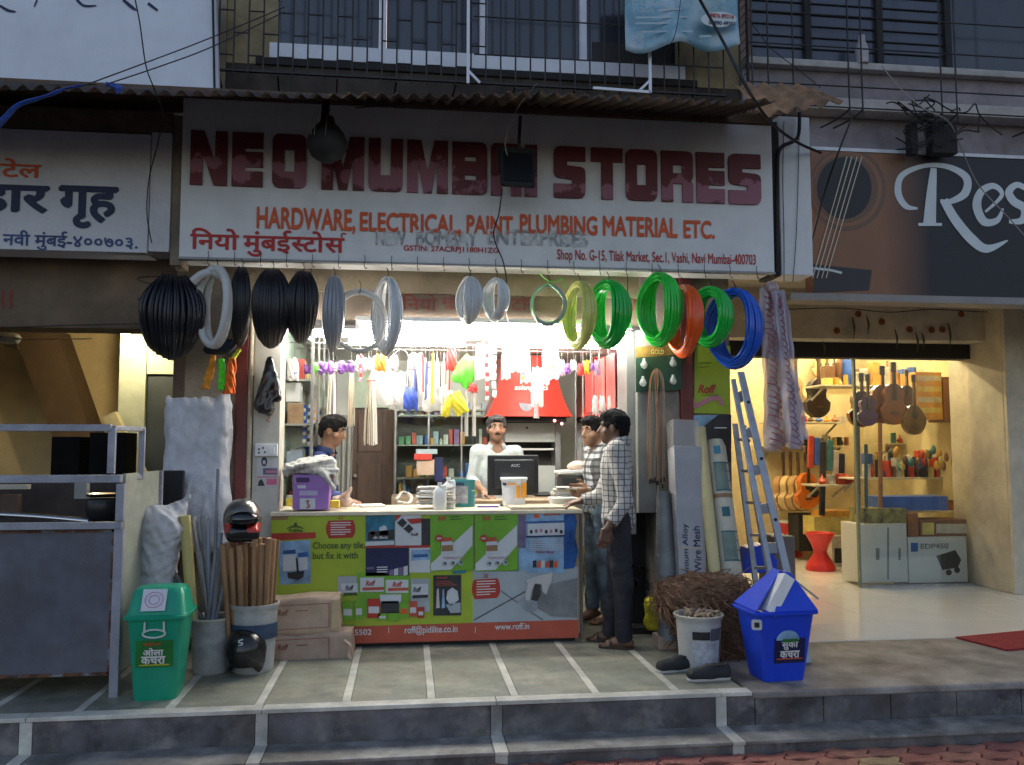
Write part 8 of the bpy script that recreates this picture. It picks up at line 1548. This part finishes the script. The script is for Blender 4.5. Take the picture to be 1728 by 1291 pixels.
    cm = MB(); ring = []
    for i in range(15):
        a = R(-150 + i * 300 / 14) + math.pi / 2 * 0; d = (f * -math.cos(a) + l * math.sin(a)); lift = .05 + .012 * math.cos(a); ring.append((J['neck'] + d * .072 * k + Vector((0, 0, .0)), J['neck'] + d * .068 * k + Vector((0, 0, lift)), J['neck'] + d * .098 * k + Vector((0, 0, lift - .05))))
    vs = [p for r_ in ring for p in r_]; cm.add(vs, [(i * 3 + j, i * 3 + 3 + j, i * 3 + 4 + j, i * 3 + 1 + j) for i in range(14) for j in range(2)]); cm.obj('collar', mats['shirt'], t, smooth=60, solid=.004)
    # trousers
    if 'legs' in parts:
        p = SDF(lo, hi, .007); p.ell(J['pel'] + Vector((0, 0, -.02)), (.165 * k, .112 * k, .13 * k), rot, k=.04)
        for c in 'LR': p.cone(J['hip' + c], J['knee' + c], .094 * k, .070 * k, k=.04).cone(J['knee' + c], J['ank' + c] + Vector((0, 0, -.03)), .069 * k, cols.get('cuff', .058) * k, k=.03)
        p.wobble(.006, 18, 9, (1, 1, .8)); p.wobble(.003, 50, 4); p.rbox(J['ank' + 'L'] + Vector((0, 0, -.125 + cols.get('crop', 0))), (.6, .6, .085), .004, sub=True); p.rbox(J['ankR'] + Vector((0, 0, -.125 + cols.get('crop', 0))), (.6, .6, .085), .004, sub=True); p.obj('trousers', mats['trousers'], t)
    return t, J, k
m_hair = M('black_hair', (.007, .006, .006), .75, spec=.2, var=.3, scale=40, bump=.7, bscale=110, stretch=(1, 1, .4)); m_hairg = M('greying_hair', (.018, .016, .015), .75, var=.4, scale=50, bump=.6, bscale=110)
# A: customer in the checked shirt, one hand on the counter
ba = G(1046, 1090); fa = Vector((-.94, .34, 0)); Ya = ba.y
Ha = PZ(1034, 690, Ya) - ZP
la = Vector((0, 0, 1)).cross(fa.normalized())
m_chk = check_mat('checked_cotton', (.48, .46, .42), (.05, .045, .05), .040, .18, fa)
pa = dict(elL=P(1056, 846, Ya - .24), wrL=P(1024, 893, Ya - .26), elR=P(1012, 838, Ya + .2), wrR=P(976, 846, 6.32), head=P(1035, 722, Ya + .02), kneeL=P(1052, 985, Ya - .06), kneeR=P(1040, 985, Ya + .1), ankL=P(1052, 1082, Ya - .08), ankR=P(1030, 1062, Ya + .14),
          _handL=dict(d=P(1016, 930, Ya - .26) - P(1024, 893, Ya - .26), n=Vector((-.2, 1, 0)), curl=.5), _handR=dict(d=Vector((-1, -.3, -.25)), n=Vector((0, 0, -1)), curl=.35, thumb=-1))
t, J, k = person(ba, fa, Ha, 'standing customer in a grid checked shirt and dark trousers with a hand on the counter', dict(sleeve=.72, hem=-.06, hair=1.15), pa, dict(skin=skin('skin_dark', (.13, .066, .04)), hair=m_hair, shirt=m_chk, trousers=M('dark_denim', (.018, .018, .025), .8, var=.25, bump=.15)), hf=Vector((-.92, .42, -.02)))
m_sand = M('sandal_brown', (.05, .03, .02), .6)
for c in 'LR':
    a = J['ank' + c]; fd = fa.normalized(); sd = Vector((-fd.y, fd.x, 0)); fp = Vector((a.x, a.y, ZP)); MB().rrect([(.125, .046, .04, .001), (.128, .048, .042, .016)], fp + fd * .05, 6, m3=Matrix((fd, sd, Vector((0, 0, 1)))).transposed()).obj('sandal_sole', m_sand, t)
    for u in (.09, .02): MB().tube(catmull([fp + fd * u + sd * .047 + Vector((0, 0, .012)), fp + fd * u + sd * .03 + Vector((0, 0, .07 - u * .2)), fp + fd * u - sd * .03 + Vector((0, 0, .07 - u * .2)), fp + fd * u - sd * .047 + Vector((0, 0, .012))], 4), .009, 6, flat=.5).obj('sandal_strap', m_sand, t, smooth=60)
# B: customer behind him, bare feet, hands joined over the counter
bb0 = G(1014, 1050); fb = Vector((-.97, -.22, 0)); Yb = bb0.y; Hb = PZ(1003, 701, Yb) - ZP
m_chk2 = check_mat('bold_checked_cotton', (.50, .51, .51), (.012, .012, .014), .055, .42, Vector((-.6, -.8, 0)))
pb_ = dict(elL=P(1022, 838, Yb - .22), wrL=P(994, 832, 6.55), elR=P(1000, 835, Yb + .1), wrR=P(990, 824, 6.62), head=P(1000, 729, Yb - .02), ankL=P(1026, 1030, Yb - .06), ankR=P(1000, 1024, Yb + .12), kneeL=P(1018, 940, Yb - .1), kneeR=P(1000, 940, Yb + .08),
           _handL=dict(d=Vector((-1, .1, .05)), n=Vector((.1, 1, .2)), curl=.3, thumb=-1), _handR=dict(d=Vector((-1, -.25, .0)), n=Vector((-.2, -1, .2)), curl=.25))
t, J, k = person(bb0, fb, Hb, 'barefoot customer in faded jeans behind the checked shirt man joining his hands', dict(sleeve=.7, hem=-.05, quiff=1, crop=.03), pb_, dict(skin=skin('skin_mid', (.25, .13, .075)), hair=m_hair, shirt=m_chk2, trousers=M('faded_jeans', (.20, .27, .34), .8, var=.35, scale=5, bump=.15)), hf=Vector((-.86, -.5, -.04)))
# C: shopkeeper facing the street
Yc = 7.55; xc = PXX(838, Yc, 740); bc = Vector((xc, Yc, ZP)); Hc = PZ(838, 703, Yc) - ZP; m_tab = PZ(830, 842, 7.2)
pc = dict(head=P(838, 724, Yc - .03), elR=P(796, 812, Yc - .04), wrR=P(817, 830, 7.24), elL=P(880, 812, Yc - .04), wrL=P(868, 838, 7.24), shR=P(806, 764, Yc), shL=P(870, 764, Yc), neck=P(838, 756, Yc + .01), chest=P(838, 796, Yc), _handR=dict(d=Vector((.55, -.75, -.35)), n=Vector((.1, 0, -1)), curl=.3, thumb=-1), _handL=dict(d=Vector((-.5, -.8, -.1)), n=Vector((0, 0, -1)), curl=.3))
t, J, k = person(bc, (0.02, -1, 0), Hc, 'shopkeeper with moustache and pale grey shirt standing behind the monitor', dict(sleeve=.3, hem=-.02, moustache=1, hair=.5), pc, dict(skin=skin('skin_brown', (.22, .115, .068)), hair=m_hairg, shirt=M('pale_cotton', (.36, .40, .39), .8, var=.06, scale=6, bump=.15, bscale=24), trousers=M('grey_trousers', (.08, .08, .085), .8)), hf=Vector((.0, -1, .03)))
tb = thing('inner_table', (xc, 7.2, ZP), 'plain inner table between the monitor and the shopkeeper', 'table'); MB().bb(xc - .5, xc + .55, 6.98, 7.36, m_tab - .03, m_tab).obj('top', M('desk_ply', (1, 1, 1)), tb, bevel=.004)
for x in (xc - .45, xc + .5):
    for y in (7.02, 7.32): MB().bb(x - .02, x + .02, y - .02, y + .02, ZP, m_tab - .031).obj('leg', m_dark, tb)
# D: helper in a blue shirt looking down
Yd = 7.2; xd = PXX(546, Yd, 760); bd = Vector((xd, Yd, ZP)); Hd = PZ(562, 698, Yd) - ZP
pd = dict(head=P(562, 727, Yd - .02), neck=P(550, 764, Yd), shL=P(546, 776, Yd + .17), shR=P(540, 778, Yd - .17), elR=P(556, 836, Yd - .2), wrR=P(590, 846, Yd - .26), elL=P(556, 836, Yd + .2), wrL=P(590, 848, Yd + .08), chest=P(542, 800, Yd), _handR=dict(d=Vector((1, .0, -.3)), n=Vector((0, .3, -1)), curl=.5), _handL=dict(d=Vector((1, -.3, -.3)), n=Vector((0, -.3, -1)), curl=.5))
t, J, k = person(bd, (.98, -.2, 0), Hd, 'young helper in a navy blue shirt looking down behind the purple box', dict(sleeve=.55, hem=-.03, hair=1.2), pd, dict(skin=skin('skin_mid', (1, 1, 1)), hair=m_hair, shirt=M('navy_cotton', (.016, .035, .13), .75, var=.2, scale=7, bump=.15, bscale=24), trousers=M('dark_denim', (1, 1, 1))), hf=Vector((.94, -.25, -.28)))
# ================================================================== lamps under the awning, loose wires
AYY = 5.62
q = P(552, 240, AYY); t = thing('dome_lamp', q + Vector((0, 0, -.14)), 'round dark dusty dome lamp hanging in front of the maroon letters', 'lamp')
MB().lathe([(.001, -.135), (.05, -.128), (.10, -.095), (.128, -.04), (.13, .01), (.11, .06), (.075, .105), (.05, .13), (.04, .17), (.001, .175)], q, 28).obj('dome', M('sooty_dome', (.018, .018, .021), .75, var=.4, scale=9, dirt=.2), t, smooth=60)
MB().beam(q + Vector((-.02, .02, .15)), q + Vector((-.02, .1, .31)), .05, .03).obj('bracket', m_dark, t)
for dx in (-.06, -.04, .03): MB().tube(catmull([q + Vector((dx, -.08, .2)), q + Vector((dx - .02, -.12, .12)), q + Vector((dx - .03, -.13, .0))], 4), .002, 4).obj('loose_wire', M('pale_wire', (.3, .27, .25), .6), t)
FYY = 5.66; q = P(874, 282, FYY); hw, hh = (PXX(904, FYY, 282) - PXX(846, FYY, 282)) / 2, .135
t = thing('floodlight', q, 'square black floodlight hanging before the B and I of the sign', 'floodlight'); m3 = rotm(R(-12), 0, R(4))
MB().rrect([(hw, hh, .01, .0), (hw, hh, .01, .035), (hw * .7, hh * .7, .01, .09)], q, 4, m3=m3 @ rotm(R(-90))).obj('housing', M('flood_black', (.008, .008, .01), .7, var=.15), t, smooth=30)
MB().box(q + m3 @ Vector((0, -.004, 0)), (hw * 1.7, .006, hh * 1.6), rx=R(-12), rz=R(4)).obj('lens', M('flood_glass', (.01, .012, .014), .3, var=.05, spec=.2), t)
for sd in (-1, 1): MB().beam(q + m3 @ Vector((sd * (hw + .008), .04, 0)), q + m3 @ Vector((sd * (hw + .008), .04, hh + .03)), .012, .02).obj('yoke', m_dark, t)
MB().beam(q + m3 @ Vector((-hw - .01, .04, hh + .03)), q + m3 @ Vector((hw + .01, .04, hh + .03)), .02, .012).obj('yoke', m_dark, t); MB().beam(q + m3 @ Vector((.02, .04, hh + .03)), q + Vector((.03, .1, .40)), .022, .012).obj('arm', m_iron, t)
def wire(pts, r, lab, Y=5.9, mat=None, cat='cable'):
    MB().tube(catmull([P(*p[:2], p[2] if len(p) > 2 else Y) for p in pts], 7), r, 5).obj('cable', mat or m_wire, smooth=60, label=lab, cat=cat)
wire([(905, 142, 5.12), (872, 185, 5.5), (853, 235, 5.6), (856, 262, 5.62)], .0035, 'thin pale wire looping from the awning into the floodlight', mat=M('pale_wire', (1, 1, 1)))
wire([(847, 318, 5.66), (842, 360, 5.85), (833, 398, 5.93), (850, 445, 5.93), (856, 490, 5.93), (852, 520, 6.0), (858, 545, 6.2)], .005, 'black cable dropping from the floodlight past the clear tubing')
wire([(600, 182, 5.6), (720, 172, 5.55), (905, 148, 5.3)], .004, 'black wire slung between the dome lamp and the awning')
wire([(226, -10, 5.06), (236, 40, 5.06), (246, 110, 5.06), (260, 150, 5.06), (274, 190, 5.6), (268, 235, 5.9), (252, 300, 5.98), (248, 360, 5.98), (256, 410, 5.98)], .0042, 'black cable hanging down across the eatery sign end')
wire([(480, 12, 5.9), (350, 66, 5.5), (240, 108, 5.2), (140, 145, 5.06)], .004, 'upper of two thin wires rising to the barred window'); wire([(480, 20, 5.9), (360, 78, 5.5), (270, 112, 5.2), (180, 142, 5.06)], .004, 'lower of two thin wires rising to the barred window')
wire([(1170, -20, 5.6), (1215, 60, 5.6), (1262, 150, 5.08), (1300, 205, 5.3), (1345, 240, 5.85), (1385, 258, 6.1)], .011, 'thick black cable slanting from the blue banner to the guitar sign'); wire([(1150, -10, 5.9), (1140, 55, 5.9), (1125, 85, 6.1)], .003, 'short thin cord hanging beside the blue banner')
wire([(1262, 30, 6.1), (1300, 80, 6.1), (1340, 112, 6.1), (1385, 148, 6.0)], .0035, 'fine wire sagging over the mauve wall to the rusty sheet'); wire([(1488, 112, 6.2), (1520, 150, 6.15), (1560, 184, 6.1), (1600, 205, 6.2), (1620, 245, 6.3), (1650, 310, 6.35), (1700, 365, 6.3), (1740, 410, 6.3)], .005, 'long cable drooping across the Res lettering', mat=M('pale_wire', (1, 1, 1)))
wire([(1440, 192, 6.15), (1410, 270, 6.2), (1390, 330, 6.35), (1366, 420, 6.4)], .008, 'black cable slanting over the printed sound hole')
wire([(300, 545, 6.3), (150, 548, 6.3), (20, 552, 6.3)], .005, 'dark wire clipped along the eatery beam')
# tangle of black cables under the right ledge
q = P(1578, 225, 6.25); t = thing('cable_tangle', q, 'tangled knot of black cables with a junction box above the guitar sign', 'cables'); rr2 = random.Random(3)
MB().box(q + Vector((.12, .1, -.02)), (.22, .1, .24)).obj('junction_box', m_dark, t, bevel=.01); MB().box(q + Vector((-.14, .1, -.02)), (.06, .08, .26)).obj('support', m_dark, t)
for i in range(16):
    p0 = q + Vector((rr2.uniform(-.2, .25), rr2.uniform(-.08, .05), rr2.uniform(-.1, .2))); pts = [p0]
    for _ in range(5): pts.append(pts[-1] + Vector((rr2.uniform(-.16, .16), rr2.uniform(-.03, .03), rr2.uniform(-.1, .1))))
    MB().tube(catmull(pts, 5), .006, 5).obj('cable_loop', m_wire, t, smooth=60)
# blue rope and plastic on the left awning
m_bp = M('blue_plastic_rope', (.02, .08, .42), .4, var=.3, scale=20)
MB().tube(catmull([P(x, y, 5.06) for x, y in ((-20, 225), (8, 200), (30, 178), (60, 168), (85, 160), (110, 150), (140, 144))], 4), [.03, .03, .03, .028, .026, .024, .024, .022, .02, .02, .02, .02, .018, .016, .015, .014, .016, .018, .018, .015, .013, .012, .012, .012, .01], 7, flat=.5).obj('blue_rope', m_bp, smooth=60, label='twisted blue plastic rope lying over the eatery awning edge', cat='rope')
g = SDF(tuple(P(196, 150, 5.10) - Vector((.1, .08, .08))), tuple(P(196, 140, 5.10) + Vector((.1, .08, .08))), .007); c = P(193, 148, 5.10); g.cone(c + Vector((-.04, 0, .02)), c + Vector((.03, 0, .0)), .012, .016).cone(c + Vector((.03, 0, 0)), c + Vector((.02, -.01, -.04)), .014, .006).wobble(.005, 60, 2); g.obj('plastic_scrap', m_bp, label='small scrap of blue plastic caught on the awning edge', cat='scrap')
# dead leaves and rubbish lying on top of the awning near the window
MB().lathe([(.001, 0), (.05, .0), (.055, .12), (.03, .2), (.03, .24), (.001, .24)], P(1455, 108, 6.5), 12).obj('plastic_bottle', M('pale_bottle', (.4, .36, .36), .4), smooth=60, label='pale bottle standing on the ledge of the bluish window', cat='bottle')
